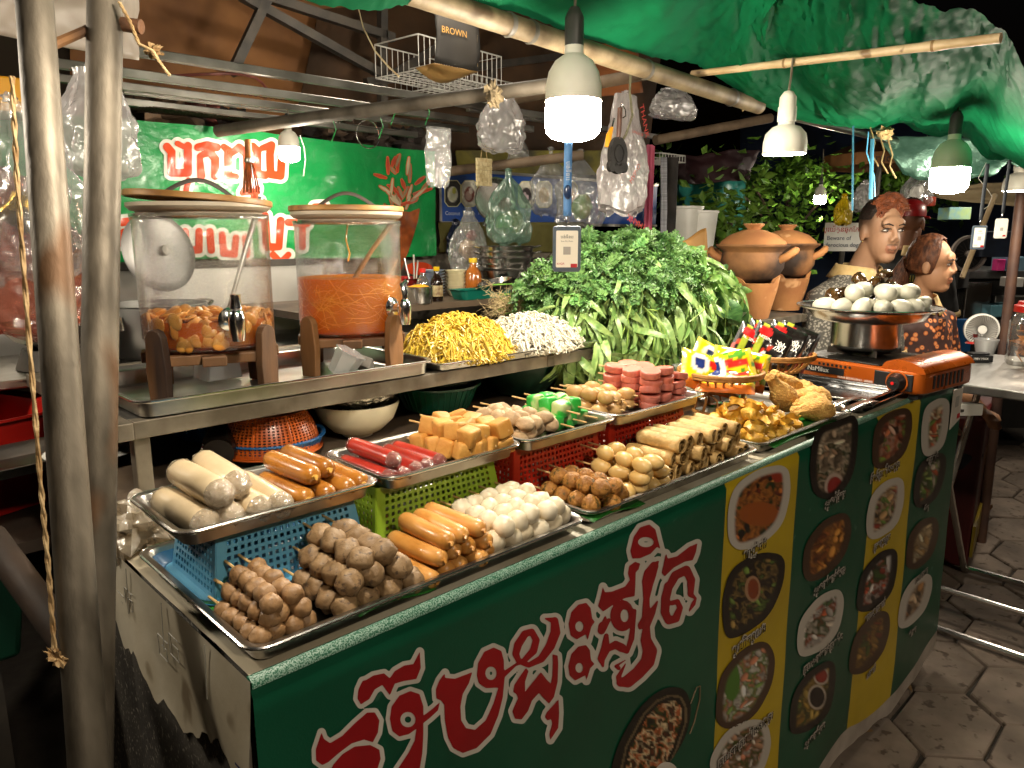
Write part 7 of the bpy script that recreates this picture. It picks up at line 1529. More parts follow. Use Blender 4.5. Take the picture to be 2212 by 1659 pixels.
mb, o = quad_sheet([at(1440, 335, d=4.0), at(1640, 325, d=4.0), at(1620, 385, d=4.0), at(1470, 400, d=4.0)], amp=.06); thingm(mb, 'maroon_awning', 'dark maroon awning edge behind the branches', 'awning', M('maroon_cloth', '#3a1c20', '#241014', rough=.7, sc=4), loc=o, thick=.004)
def tree(label, base, crown, n, leaf, mt, seed, kind='tree', trunk=True, limbs=5):
    t = thing(kind, label, 'tree', base); rr = random.Random(seed); c, r_ = Vector(crown[0]), Vector(crown[1]); TB = M('bark', '#4a3a2a', '#2c2118', rough=.9, sc=12, bump=.4)
    if trunk: MB().tube([(0, 0, 0), (c*.5)+Vector((.05, .03, 0)), c], [.05, .035, .015], 8).build('trunk', TB, t)
    for k in range(limbs):
        e = c+Vector((rr.gauss(0, .5)*r_.x, rr.gauss(0, .5)*r_.y, rr.gauss(0, .5)*r_.z)); MB().tube([c*.75, (c*.75+e)/2+Vector((0, 0, .05)), e], [.014, .009, .004], 6).build('limb', TB, t)
    mb = MB(); cl = [(Vector((rr.gauss(0, .45)*r_.x, rr.gauss(0, .45)*r_.y, rr.gauss(0, .45)*r_.z))+c, rr.uniform(.12, .3)) for _ in range(max(12, n//90))]
    for k in range(n):
        p, s = rr.choice(cl); p = p+Vector((rr.gauss(0, s*.5), rr.gauss(0, s*.5), rr.gauss(0, s*.4))); a = Vector((rr.gauss(0, 1), rr.gauss(0, 1), rr.gauss(-.3, .6))).normalized(); b = a.cross(Vector((rr.gauss(0, .5), rr.gauss(0, .5), 1))).normalized(); l = leaf*rr.uniform(.6, 1.3); u_ = a*l; w_ = b*l*.28; nn = a.cross(b)*l*.08
        mb.add([p, p+u_*.45+w_+nn, p+u_, p+u_*.45-w_+nn], [(0, 1, 2), (0, 2, 3)])
    mb.build('crown', mt, t, smooth=False); t.children[-1]['kind'] = 'stuff'; return t
TL = leafm('tree_leaf', '#6a9030', '#3f6a22', 0); TL2 = leafm('bright_shrub_leaf', '#7a9a3c', '#4f7a2a', 0)
q = at(1690, 620, d=5.0); q.z = 0
tree('leafy tree behind the clay pots and the small bulb', q, ((0, 0, 1.62), (.75, .6, .26)), 2600, .06, TL, 11)
q2 = at(1570, 600, d=3.9); q2.z = 0
tree('slim shrub with pale feathery leaves behind the brown paper', q2, ((0, 0, 1.38), (.2, .2, .16)), 520, .07, TL2, 12)
q3 = at(1930, 600, d=6.2); q3.z = 0
tree('dark leafy shrub beyond the young man', q3, ((0, 0, 1.75), (.7, .4, .3)), 1500, .08, TL, 13)
# ------------------------------------------------------------------ far stall at the right
DK = M('dark_far_surface', '#1c1a18', '#0e0d0c', rough=.8, sc=4)
mb, o = quad_sheet([at(1600, 250, d=7.5), at(2330, 250, d=7.5), at(2330, 900, d=7.5), at(1600, 900, d=7.5)], amp=.1); thingm(mb, 'far_wall', 'dim blue-grey wall far behind the trees', 'wall', M('blue_grey_wall', '#2c3c5c', '#141b2a', rough=.9, sc=2), loc=o, thick=.02)
um = thing('umbrella', 'brown parasol printed with dark lettering above the vendors', 'umbrella', at(1900, 345, d=4.6)); UMB = M('brown_canvas', '#7a5028', '#5f3c1c', rough=.7, sc=6)
MB().lathe([(0, .16), (.02, .158), (.34, .02), (.36, -.05), (.352, -.05), (.33, .012), (0, .15)], 8).build('canopy', UMB, um); MB().tube([(0, 0, .15), (0, 0, -1.9)], .018, 8).build('pole', DARKMET, um)
qd = (CAM-um.location).normalized(); textmesh('umbrella_word', 'Krud', .07, M('dark_print', '#241408', rough=.6), um, Matrix.Translation((qd.x*.36, qd.y*.36, -.02)) @ plane(None, (RT.x, RT.y, 0), (0, 0, 1)))
MB_ = thing('warning_sign', 'white warning sign with red Khmer line, Beware of ferocious', 'sign', at(1822, 512, d=3.3)); S4 = plane(None, (RT.x, RT.y, 0), (0, 0, 1))
MB().box((-.085, -.062, -.004), (.085, .062, 0)).move(S4).build('board', WHITEP, MB_, smooth=False)
textmesh('red_line', 'ប្រយ័ត្នឆ្កែកាច', .03, M('sign_red', '#b8241c', rough=.5), MB_, S4 @ Matrix.Translation((0, .032, .003)))
for k, s in enumerate(('Beware of', 'ferocious dogs')): textmesh('sign_words', s, .026, M('sign_blue', '#22304f', rough=.5), MB_, S4 @ Matrix.Translation((-.075, -.005-.03*k, .003)), align='LEFT')
MB().tube([(0, 0, -.062), (0, .02, -1.25)], .012, 6).build('stake', DARKMET, MB_)
bag('yellow plastic bag hanging behind the ribbons', at(1825, 425, d=3.2), .11, .12, .06, M('yellow_bag', '#d8b81c', '#b89a14', rough=.35, sc=9, bump=.5), 31, .35)
rk = thing('food_cart', 'metal food cart of the next stall behind the woman', 'cart', (0, 0, 0)); q = at(2130, 610, d=4.3)
def fbx(u0, v0, u1, v1, d, dep, nm, mt, par):
    a, b = at(u0, v0, d=d), at(u1, v1, d=d); m = (a+b)/2; w_ = (b-a).dot(RT); h_ = abs((b-a).dot(UP)); F = Vector((FW.x, FW.y, 0)).normalized()
    mb = MB().box((-w_/2, 0, -h_/2), (w_/2, dep, h_/2)); mb.move(Matrix.Translation(m) @ plane(None, (RT.x, RT.y, 0), (F.x, F.y, 0))); return mb.build(nm, mt, par, smooth=False, bev=.004)
fbx(2040, 585, 2290, 602, 4.2, .7, 'counter_top', M('dark_steel_top', (.2, .2, .2), (.12, .12, .12), rough=.35, metal=.8, sc=6), rk); fbx(2085, 610, 2140, 690, 4.22, .3, 'door_panel', STEEL, rk); fbx(2045, 604, 2290, 930, 4.35, .5, 'cabinet', DK, rk); fbx(2150, 640, 2290, 655, 4.2, .4, 'inner_shelf', STEELD, rk); fbx(2150, 690, 2290, 700, 4.2, .4, 'inner_shelf', STEELD, rk)
def fthing(nm, lb, cat, u0, v0, u1, v1, d, dep, mt):
    c = at((u0+u1)/2, max(v0, v1), d=d); t = thing(nm, lb, cat, c); o = fbx(u0, v0, u1, v1, d, dep, 'body', mt, t)
    o.data.transform(Matrix.Translation(-c)); return t
fn = thing('wall_fan', 'round dark extractor fan behind the woman', 'fan', at(2088, 548, d=4.1)); F2 = plane(None, (RT.x, RT.y, 0), (0, 0, 1))
MB().lathe([(.085, 0), (.1, .01), (.1, .03), (.085, .03)], 36, closed=True).move(F2).build('rim', M('pale_fan_rim', '#8a7f7a', rough=.5), fn); MB().lathe([(0, .005), (.086, .005), (.086, 0)], 36).move(F2).build('back', BLACKP, fn); MB().lathe([(0, .03), (.018, .028), (.018, .01)], 20).move(F2).build('hub', M('fan_hub', '#b5a8a0', rough=.5), fn)
for k in range(18): MB().tube([F2 @ Vector((.02*math.cos(k*.349), .02*math.sin(k*.349), .02)), F2 @ Vector((.086*math.cos(k*.349), .086*math.sin(k*.349), .02))], .0015, 4).build('guard_wire', DARKMET, fn)
fbx(2052, 578, 2100, 584, 4.1, .2, 'fan_shelf', DK, fn).data.transform(Matrix.Translation(-fn.location)); MB().box((-.1, 0, -.19), (.1, .06, -.1)).build('stand', DK, fn)
fthing('snack_box', 'pale green box hanging high in the next stall', 'box', 2050, 448, 2098, 474, 4.4, .12, M('green_box', '#a8c48a', '#7ab0c0', rough=.4, sc=20)); fthing('yellow_box', 'yellow and red packet on the next stall counter', 'box', 2040, 560, 2080, 585, 4.15, .1, M('yellow_red_box', '#c9b01c', '#c4401c', rough=.4, sc=9))
fthing('denim_bag', 'dark blue bag hanging in the next stall', 'bag', 2125, 500, 2185, 555, 4.0, .1, M('navy_cloth', '#16243c', '#0e1828', rough=.7, sc=9)); fthing('pink_packet', 'pink packet on the next stall shelf', 'packet', 2155, 560, 2172, 585, 4.1, .05, M('pink_packet', '#c4307a', rough=.4)); fthing('storage_box', 'bluish plastic storage box on the next stall shelf', 'box', 2178, 555, 2215, 585, 4.1, .15, M('blue_clear_box', '#7a9ab0', '#6a8aa0', rough=.3, sc=9))
fthing('white_tub', 'white tub with red lid at the far right shelf', 'tub', 2185, 600, 2212, 620, 4.0, .1, WHITEP); fthing('blue_crate', 'blue plastic crate beneath the next stall counter', 'crate', 2062, 690, 2100, 760, 4.15, .05, M('blue_panel', '#1f5a94', '#17497a', rough=.4, sc=5)); fthing('blue_basin', 'pale blue basin inside the next stall cart', 'basin', 2140, 660, 2185, 685, 4.15, .15, M('pale_blue', '#6aa0b0', rough=.4))
mb, o = quad_sheet([at(1985, 395, d=5.0), at(2300, 395, d=5.0), at(2300, 455, d=5.0), at(1960, 420, d=5.0)], amp=.1); thingm(mb, 'canvas_awning', 'beige canvas awning of the next stall', 'awning', M('beige_canvas', '#8a7a5c', '#6f6148', rough=.8, sc=5), loc=o, thick=.006)
fthing('red_bag', 'orange-red snack packet hanging behind the vendors', 'packet', 2000, 425, 2022, 445, 4.3, .03, M('orange_packet', '#b83c14', '#8f2c10', rough=.4, sc=15))
bag('clear bag of cups hanging behind the young man', at(1985, 370, d=4.3), .2, .2, .15, CB, 33, .3, fill=((0, .6, .25, WHITEP),))
pole('metal_post', 'brown post of the next stall at the right edge', (lambda p: (p.x, p.y, 0))(at(2200, 560, d=3.0)), (lambda p: (p.x, p.y, 1.6))(at(2208, 400, d=3.0)), .02, M('brown_post', '#5c4030', '#45302a', rough=.6, sc=9), 'post')
pole('bamboo_prop', 'slanting bamboo prop behind the woman', at(2078, 600, d=3.6), at(2150, 420, d=3.6), .012, bam, 'pole')
# ------------------------------------------------------------------ folding table at the right with jar, fan, battery
TZ = .868
ft2 = thing('folding_table', 'stainless folding table with crossed tube legs at the right', 'table', (0, 0, 0)); ST2 = M('brushed_table', (.55, .54, .52), (.42, .41, .39), rough=.3, metal=.9, sc=5, stretch=(1, 6, 1))
c0 = at(2086, 808, z=TZ); TX0, TY0 = 2.36, -.30
def tp_(u, v): return at(u, v, z=TZ)
MB().box((2.30, -.55, TZ-.028), (3.05, .20, TZ)).build('top', ST2, ft2, smooth=False, bev=.004)
for y in (-.45, .12):
    MB().tube([(2.34, y, TZ-.03), (2.62, y, .42), (2.95, y, .012)], .0125, 8).build('leg', STEEL, ft2); MB().tube([(2.98, y+.02, TZ-.03), (2.68, y+.02, .42), (2.36, y+.02, .012)], .0125, 8).build('leg', STEEL, ft2)
MB().tube([(2.36, -.45, .02), (2.36, .14, .02)], .0125, 8).build('foot_bar', STEEL, ft2); MB().tube([(2.95, -.45, .02), (2.95, .12, .02)], .0125, 8).build('foot_bar', STEEL, ft2); MB().tube([(2.44, -.45, .13), (2.44, .14, .13)], .01, 8).build('foot_bar', STEEL, ft2)
q = tp_(2195, 790); jr = thing('snack_jar', 'tall clear jar of triangular crisps with a red lid', 'jar', (q.x+.05, q.y-.02, TZ+.001)); jr.rotation_euler = (0, 0, .3)
jb = MB(); sweep(jb, [[(x, y, z) for x, y in rrect(w_, w_, .03, 5)] for w_, z in ((.12, 0), (.128, .006), (.128, .15), (.115, .175), (.1, .185), (.1, .195))], True, False); jb.build('jar', film('jar_film', (.93, .91, .87), .45, .08, .15, 12, .08), jr)
MB().lathe([(.056, .185), (.06, .186), (.06, .208), (.05, .212), (.048, .222), (0, .222)], 30).build('lid', PL('red_plastic', ''), jr); MB().tube([(-.03, 0, .22), (-.024, 0, .248), (0, 0, .258), (.024, 0, .248), (.03, 0, .22)], .005, 8).build('lid_handle', PL('red_plastic', ''), jr)
CRS = M('crisp', '#c9843c', '#a8621f', rough=.6, sc=40, bump=.4)
for k in range(34):
    a, b, c = (Vector((rnd.uniform(-.03, .03), rnd.uniform(-.03, .03), rnd.uniform(-.025, .025))) for _ in range(3)); ctr = Vector((rnd.uniform(-.03, .03), rnd.uniform(-.03, .03), .035+.095*k/34)); MB().add([ctr+a, ctr+b, ctr+c, ctr+(a+b)/2+Vector((0, 0, .006))], [(0, 3, 1), (0, 2, 3), (3, 2, 1)]).build('crisp', CRS, jr, smooth=False, thick=.002)
q = tp_(2110, 745); fa = thing('desk_fan', 'small white desk fan lying back beside the crisp jar', 'fan', (q.x+.04, q.y+.0, TZ+.062)); FA = plane(None, (RT.x*.8-.3, RT.y*.8, 0), (0, 0, 1))
MB().lathe([(.03, -.05), (.058, -.045), (.066, -.01), (.066, .008), (.06, .01), (0, -.03)], 32).move(FA).build('housing', WHITEP, fa); MB().lathe([(0, .02), (.016, .02), (.018, .012), (0, .012)], 24).move(FA).build('hub', WHITEP, fa)
for k in range(40): MB().tube([FA @ Vector((.018*math.cos(k*.157), .018*math.sin(k*.157), .016)), FA @ Vector((.045*math.cos(k*.157+.1), .045*math.sin(k*.157+.1), .022)), FA @ Vector((.063*math.cos(k*.157+.2), .063*math.sin(k*.157+.2), .006))], .0012, 4).build('guard_wire', BLACKP, fa)
MB().lathe([(0, -.061), (.035, -.061), (.03, -.055), (.01, -.05), (.01, -.02)], 20, (0, .02, 0)).build('base', PL('red_plastic', ''), fa)
q = tp_(2112, 782); bt2 = thing('battery_pack', 'black power tool battery pack marked 198V on the folding table', 'battery', (q.x, q.y, TZ+.001), R(-44)); MB().box((-.042, -.022, 0), (.042, .022, .026)).build('case', BLACKP, bt2, smooth=False, bev=.004); MB().box((-.034, -.018, .027), (.03, .018, .034)).build('rail_top', BLACKP, bt2, smooth=False, bev=.002); textmesh('voltage_mark', '198V MAX', .012, M('badge_white', ''), bt2, plane((-.005, -.0235, .014), (1, 0, 0), (0, 0, 1)))
q = tp_(2140, 768); t = thing('clear_cup', 'clear plastic cup behind the battery pack', 'cup', (q.x+.04, q.y+.03, TZ+.001)); MB().lathe([(0, 0), (.032, 0), (.042, .05), (.044, .052), (.044, .056), (.04, .056), (.03, .003)], 30).build('cup', film('frosted_plastic'), t)
q = tp_(2135, 740); t = thing('small_jar', 'little jar with a red lid beside the fan', 'jar', (q.x+.09, q.y+.05, TZ+.001)); MB().lathe([(0, 0), (.03, 0), (.03, .05), (0, .05)], 24).build('glass', film('jar_film'), t); MB().lathe([(.031, .048), (.032, .06), (0, .06)], 24).build('lid', PL('red_plastic', ''), t)
pb_ = thing('price_card', 'small white folded card at the counter end', 'card', at(2098, 885, d=2.3)); MB().box((-.035, -.004, -.018), (.035, .03, .018)).build('card', WHITEP, pb_, smooth=False, rot=(0, 0, R(-40)))
MB().bar((-.03, .015, 0), (-.11, .05, -.0), .008).build('bracket', DARKMET, pb_, smooth=False)
# red fridge under / behind the folding table
fr_ = thing('red_cooler', 'dark red drinks cooler under the folding table', 'cooler', (3.25, .42, 0), R(10)); MB().box((-.3, -.25, 0), (.3, .25, .62)).build('body', M('dark_red_panel', '#5c1412', '#3f0d0c', rough=.5, sc=4), fr_, smooth=False, bev=.01)
textmesh('cooler_word', 'Maggi', .16, M('cooler_print', '#a8762c', rough=.5), fr_, plane((0, -.253, .42), (1, 0, 0), (0, 0, 1)) @ Matrix.Rotation(.15, 4, 'Z')); MB().box((-.3, -.262, .05), (.3, -.2515, .18)).build('yellow_band', M('cooler_yellow', '#8a7420', rough=.5), fr_, smooth=False)
# litter on the paving
LIT = M('litter_paper', '#a89a88', '#7a6c5c', rough=.8, sc=20); rr = random.Random(21)
for k in range(10):
    x, y = rr.uniform(3.2, 4.3), rr.uniform(.2, .8); thingm(MB().grid(lambda a, b: tuple(Vector(crump(a, b))*rr.uniform(.4, .4)), 10, 6, True), 'litter', 'crumpled litter scrap on the paving beyond the folding table', 'litter', M('litter_%d' % (k % 3), ['#a89a88', '#6b4a2c', '#8a7a64'][k % 3], rough=.8), 'litter scraps', loc=(x, y, .012), rot=(k, k*.7, k*1.7))
for k, (u, v) in enumerate(((1868, 1580), (1960, 1480))):
    q = at(u, v, z=.006); thingm(MB().grid(lambda a, b: (.07*(a-.5), .016*math.sin(math.pi*a)*(b-.5), .004*math.sin(a*4)), 8, 3), 'dry_leaf', 'dry curled leaf on the dark paving, %s of two' % ('nearer' if k == 0 else 'farther'), 'leaf', M('dry_leaf', '#8a6a44', rough=.8), 'dry leaves', loc=q, rot=(0, 0, R(-30+k*70)))
# ------------------------------------------------------------------ people
def fuse(mb, name, mt, parent, voxel, smooth_it=6, fac=.5):
    """one continuous skin from overlapping shapes"""
    me = mb.mesh(name); o = bpy.data.objects.new(name, me); COL.objects.link(o)
    md = o.modifiers.new('r', 'REMESH'); md.mode = 'VOXEL'; md.voxel_size = voxel
    ms_ = o.modifiers.new('s', 'SMOOTH'); ms_.iterations = smooth_it; ms_.factor = fac
    e = bpy.data.meshes.new_from_object(o.evaluated_get(bpy.context.evaluated_depsgraph_get())); bpy.data.objects.remove(o)
    e.materials.clear(); e.materials.append(mt); e.polygons.foreach_set('use_smooth', [True]*len(e.polygons)); e.name = name
    o = bpy.data.objects.new(name, e); COL.objects.link(o); o.parent = parent; return o
def ell(mb, sections, n=20):
    """loft of ellipses (cx, cy, cz, rx, ry)"""
    sweep(mb, [[(cx+rx*math.cos(2*math.pi*i/n), cy+ry*math.sin(2*math.pi*i/n), cz) for i in range(n)] for cx, cy, cz, rx, ry in sections], True, True)
def person(label, loc, face, head_turn, nod, hip, hair, skin, shirt, fem=False, sc=1.0, arm='rest', group=None, lean=0):
    rz = math.atan2(face[1], face[0])+math.pi/2          # local -y looks along face
    LN = lambda q: -lean*max(0, q-hip)
    fv = Vector((face[0], face[1], 0)).normalized()*lean*.71*sc
    t = thing('person', label, 'person', (loc[0]-fv.x, loc[1]-fv.y, 0), rz); t.scale = (sc,)*3
    z = hip; k = .9 if fem else 1.0
    # ---- torso, arms, legs
    tor = [(0, .01, z-.06, .15*k, .11), (0, .01, z+.03, .165*(1.03 if fem else 1)*k, .12), (0, 0, z+.17, .142*k, .105), (0, -.01, z+.33, .165*k, .118 if not fem else .128), (0, 0, z+.45, .178*k, .105), (0, .012, z+.505, .15*k, .082), (0, .02, z+.545, .10*k, .07), (0, .022, z+.575, .066*k, .06)]
    tor = [(cx, cy+LN(cz), cz, rx, ry) for cx, cy, cz, rx, ry in tor]; sh = z+.47; body = MB(); ell(body, tor)
    nb = Vector((0, .015+LN(z+.53), z+.53)); hc = Vector((0, -.03+LN(z+.71), z+.71)); HR = Matrix.Rotation(head_turn, 3, 'Z') @ Matrix.Rotation(nod, 3, 'X') @ Matrix.Diagonal((.92, .88, 1.02))
    body.tube([nb+Vector((0, 0, -.03)), (nb+hc)/2+Vector((0, .012, -.02)), hc+Vector((0, .02, -.05))], [.062*k, .049*k, .05*k], 18)
    arms = []
    for s in (-1, 1):
        S_ = Vector((s*.182*k, .01, sh)); E_ = Vector((s*.235*k, -.03, sh-.27)); W_ = Vector((s*.14, -.24, sh-.36))
        if arm == 'lean' and s == -1: E_ = Vector((-.245, .0, sh-.27)); W_ = Vector((-.17, -.2, sh-.42))
        for q_ in (S_, E_, W_): q_.y += LN(sh)
        arms.append((S_, E_, W_)); body.tube([S_-Vector((s*.04, 0, -.01)), S_, S_.lerp(E_, .5), E_, E_.lerp(W_, .45), W_], [.05*k, .054*k, .046*k, .038*k, .036*k, .026*k], 14)
        d = (W_-E_).normalized(); side = d.cross(Vector((0, 0, 1))).normalized(); P_ = W_+d*.045; upv = side.cross(d)
        body.tube([W_-d*.01, W_+d*.03, P_+d*.02], [.024, .030, .028], 10, flat=.6)
        for j, (o_, l_) in enumerate(((-.021, .06), (-.007, .068), (.007, .064), (.021, .05))):
            b0 = P_+side*o_+d*.01; body.tube([b0, b0+d*l_*.5-upv*.004, b0+d*l_-upv*.02], [.0085, .008, .0065], 8)
        b0 = W_+d*.02-side*s*.022; body.tube([b0, b0+d*.03-side*s*.018, b0+d*.055-side*s*.02-upv*.01], [.01, .0095, .007], 8)
        H_ = Vector((s*.09, 0, z-.03)); K_ = Vector((s*.11, -.26, z-.1)); A_ = Vector((s*.1, -.12, .09)); body.tube([H_, H_.lerp(K_, .5), K_, K_.lerp(A_, .4), A_, A_+Vector((0, -.12, -.055))], [.085, .075, .056, .052, .036, .034], 12)
    # ---- head
    hd = MB()
    hd.blob((0, .018, .028), (.0735, .092, .088), 22, 16); hd.blob((0, -.012, -.035), (.060, .073, .075), 20, 14); hd.blob((0, -.045, -.085), (.034, .034, .026), 14, 10)
    hd.blob((0, -.072, .03), (.05, .016, .026), 14, 10)                     # brow
    for s in (-1, 1):
        hd.blob((s*.0745, .012, -.005), (.010, .02, .032), 12, 10); hd.blob((s*.0125, -.088, -.027), (.0095, .011, .009), 10, 8)
    hd.tube([(0, -.080, .022), (0, -.087, .0), (0, -.096, -.024)], [.0075, .009, .0115], 10)
    hd.blob((0, -.0815, -.0555), (.021, .0095, .0055), 12, 8); hd.blob((0, -.080, -.0655), (.017, .0095, .006), 12, 8)
    hd.v = [tuple(HR @ Vector(p)+hc) for p in hd.v]; body.add(hd.v, hd.f)
    o = fuse(body, 'body', M('skin_'+label[:8], '#ffffff', rough=.55, attr='print', spec=.35, bump=.15, bsc=260), t, .0048, 5, .45)
    co = np.array([v.co for v in o.data.vertices]); L = (co-np.array(hc)) @ np.array(HR.inverted()).T; base = np.array(col(skin)); C_ = np.tile(base, (len(co), 1))
    C_ *= (.9+.2*vnoise(co[:, 0]*30, co[:, 2]*30, 3))[:, None]
    ish = L[:, 2] > -.13; lip = ish & (np.abs(L[:, 0]) < .025) & (L[:, 1] < -.072) & (L[:, 2] < -.048) & (L[:, 2] > -.074); C_[lip] = base*np.array((.82, .6, .58))
    mouth = ish & (np.abs(L[:, 0]) < .022) & (L[:, 1] < -.07) & (np.abs(L[:, 2]+.0607) < .0022); C_[mouth] = base*.25
    if not fem:
        mst = ish & (np.abs(L[:, 0]) < .024) & (L[:, 1] < -.074) & (L[:, 2] < -.0405) & (L[:, 2] > -.0485); C_[mst] *= .35
        fd = np.clip((L[:, 2]+.015)/.05, 0, 1)*np.clip((L[:, 1]+.045)/.03, 0, 1)*np.clip((np.abs(L[:, 0])-.02)/.03, 0, 1)*ish; C_ *= (1-.7*fd)[:, None]
    eye_s = ish & (np.hypot((np.abs(L[:, 0])-.031)/.02, (L[:, 2]-.006)/.011) < 1) & (L[:, 1] < -.05); C_[eye_s] *= .85
    paint(o, C_)
    def hp(p): return HR @ Vector(p)+hc
    EW, EI = M('eye_white', '#9a9088', rough=.25), M('eye_iris', '#140c08', rough=.1)
    for s in (-1, 1):
        e = MB().blob((0, 0, 0), (.0125, .008, .0046), 14, 10); e.v = [tuple(hp((x+s*.031, y-.0725, zz+.005))) for x, y, zz in e.v]; eo = e.build('eye', EW, o)
        e = MB().blob((0, 0, 0), (.0052, .004, .0046), 12, 8); e.v = [tuple(hp((x+s*.031+.002, y-.0782, zz+.005))) for x, y, zz in e.v]; e.build('iris', EI, eo)
        MB().tube([hp((s*.014, -.083, .0105)), hp((s*.031, -.0835, .0128)), hp((s*.047, -.074, .008))], [.0012, .0019, .001], 6).build('eyelid', M('dark_lash', '#1c100a', rough=.6), o)
        MB().tube([hp((s*.012, -.0885, .0225)), hp((s*.03, -.087, .0275)), hp((s*.051, -.072, .0225))], [.0026, .0044, .0014], 6, flat=.6).build('eyebrow', M('dark_brow', '#1a100a', rough=.7), o)
    # ---- hair
    rr = random.Random(len(label))
    if not fem:
        HD, HO = M('dark_hair', '#120b07', '#1f130b', rough=.5, sc=60, bump=.6, bsc=160), M('orange_dyed_hair', '#7a3c16', '#4a220c', rough=.5, sc=60, bump=.6, bsc=160)
        cap = MB(); 
        def capf(a, b):
            th = a*2*math.pi; ph = R(8)+b*(math.pi/2-R(8)); fr2 = min(1, max(0, (-math.sin(th)-.45)/.4)); ph = ph+fr2*(1-b)*R(38)
            q = 1.05+.03*fbm(math.cos(th)*3, math.sin(th)*3, ph*3); return hp((.0735*q*math.cos(ph)*math.cos(th), .018+.092*q*math.cos(ph)*math.sin(th), .028+.092*q*math.sin(ph)))
        cap.grid(capf, 40, 12, True).build('hair_sides', HD, o)
        top = MB(); topd = MB()
        for k_ in range(2600):
            x = rr.uniform(-.055, .055); y = rr.uniform(-.055, .075); r2 = (x/.0735)**2+((y-.018)/.092)**2
            if r2 > .92: continue
            zz = .028+.088*math.sqrt(1-r2); l = rr.uniform(.016, .026)*(1.3 if y < 0 else .8); p = Vector((x, y, zz))
            (top if y < -.005+.02*(x/.05)*-1+rr.gauss(0, .012) else topd).tube([hp(p-Vector((0, 0, .006))), hp(p+Vector((.003+rr.gauss(0, .002), -.008, l*.6))), hp(p+Vector((.012+rr.gauss(0, .004), -.024+rr.gauss(0, .004), l*.75)))], [.0018, .0018, .0006], 4)
        ho = top.build('hair_top', HO, o); ho['kind'] = 'stuff'; ho = topd.build('hair_back', HD, o); ho['kind'] = 'stuff'
        MB().blob(hp((-.078, .0, -.035)), .0035, 8, 6).build('earring', M('gold', (.9, .7, .3), rough=.15, metal=1), o)
    else:
        HW = M('brown_wavy_hair', '#6b3f26', '#331a0e', rough=.55, sc=70, bump=1.0, bsc=90, stretch=(1, 1, .4), spec=.3)
        cap = MB()
        def capf(a, b):
            th = a*2*math.pi; ph = R(-38)+b*(math.pi/2+R(38)); fr2 = min(1, max(0, (-math.sin(th)-.3)/.55)); fr2 = fr2*fr2*(3-2*fr2); ph = ph+fr2*(1-b)*R(90)
            q = 1.08+.025*fbm(math.cos(th)*6, math.sin(th)*2, ph*2); return hp((.0745*q*math.cos(ph)*math.cos(th), .02+.094*q*math.cos(ph)*math.sin(th), .028+.094*q*math.sin(ph)))
        cap.grid(capf, 52, 18, True).build('hair_cap', HW, o, thick=.004)
        st = MB()
        for k_ in range(900):
            th = rr.uniform(0, 6.28); fr2 = min(1, max(0, (-math.sin(th)-.3)/.55)); ph = R(-32)+fr2*R(86)+rr.uniform(0, .5); q = 1.09; p = Vector((.0745*q*math.cos(ph)*math.cos(th), .02+.094*q*math.cos(ph)*math.sin(th), .028+.094*q*math.sin(ph))); e = Vector((0, .118, .03)); m_ = (p+e)/2-Vector((0, .02, .028)); m_ = m_.normalized()*(.094+rr.uniform(0, .006))*(1+.12*abs(m_.normalized().y))+Vector((0, .02, .028)); st.tube([hp(p), hp(m_), hp(e)], [.001, .0013, .0011], 4)
        so = st.build('swept_strands', HW, o); so['kind'] = 'stuff'
        pt = MB()
        for k_ in range(240):
            ph = rr.uniform(0, 6.28); q = rr.random()**.5*.048; pts = []
            for i in range(9):
                f = i/8; w_ = q*(.3+1.0*math.sin(math.pi*min(1, f*.75+.05))); pts.append(hp((w_*math.cos(ph)+.008*math.sin(f*9+ph*2), .115+.06*math.sin(f*1.8)+w_*.8*math.sin(ph), .035-.26*f*(1-.05*math.cos(ph)))))
            pt.tube(pts, [.002, .0024, .0026, .0026, .0026, .0024, .002, .0016, .0006], 4)
        po = pt.build('ponytail', HW, o); po['kind'] = 'stuff'
        MB().tube([hp((.02*math.cos(k_*.63), .118+.012*math.sin(k_*.63)*0, .035+.02*math.sin(k_*.63))) for k_ in range(11)], .004, 6, False).build('hair_tie', M('grey_tie', '#b0aaa4', rough=.5), o)
    # ---- clothes
    sm = MB(); G = .012
    ell(sm, [(cx, cy, cz, rx+G, ry+G) for cx, cy, cz, rx, ry in tor[:-1]]+[(0, .022+LN(z+.568), z+.568, .07*k, .064)])
    for S_, E_, W_ in arms: sm.tube([S_-Vector((math.copysign(.05, S_.x), 0, -.01)), S_, S_.lerp(E_, .5), S_.lerp(E_, .86)], [.058*k, .068*k, .064*k, .06*k], 16)
    so = fuse(sm, 'shirt', shirt, t, .0075, 6, .5)
    tx = bpy.data.textures.new('fold', 'CLOUDS'); tx.noise_scale = .07; dm = so.modifiers.new('folds', 'DISPLACE'); dm.texture = tx; dm.strength = .012; dm.mid_level = .5
    CM = M('cream_collar', '#c4a877', '#b0935f', rough=.7, sc=30)
    for s in (-1, 1):
        cl = MB().grid(lambda a, b: (s*(.008+(.072*k+.022*b)*math.sin(a*2.9+.05)), .022+LN(z+.58)-(.074+.034*b)*math.cos(a*2.95), z+.592-.018*(1-a)**2-.05*b*(1+.5*(1-a)**3)), 16, 5); cl.build('collar', CM, so, thick=.004)
    if not fem:
        for S_, E_, W_ in arms: MB().tube([S_.lerp(E_, .84), S_.lerp(E_, .94)], .0655, 18, False).build('sleeve_band', CM, so, thick=.003)
    MB().box((-.016, -.128+LN(z+.42), z+.36), (.016, -.118+LN(z+.42), z+.49)).build('placket', CM if False else shirt, so, smooth=False)
    tr = MB()
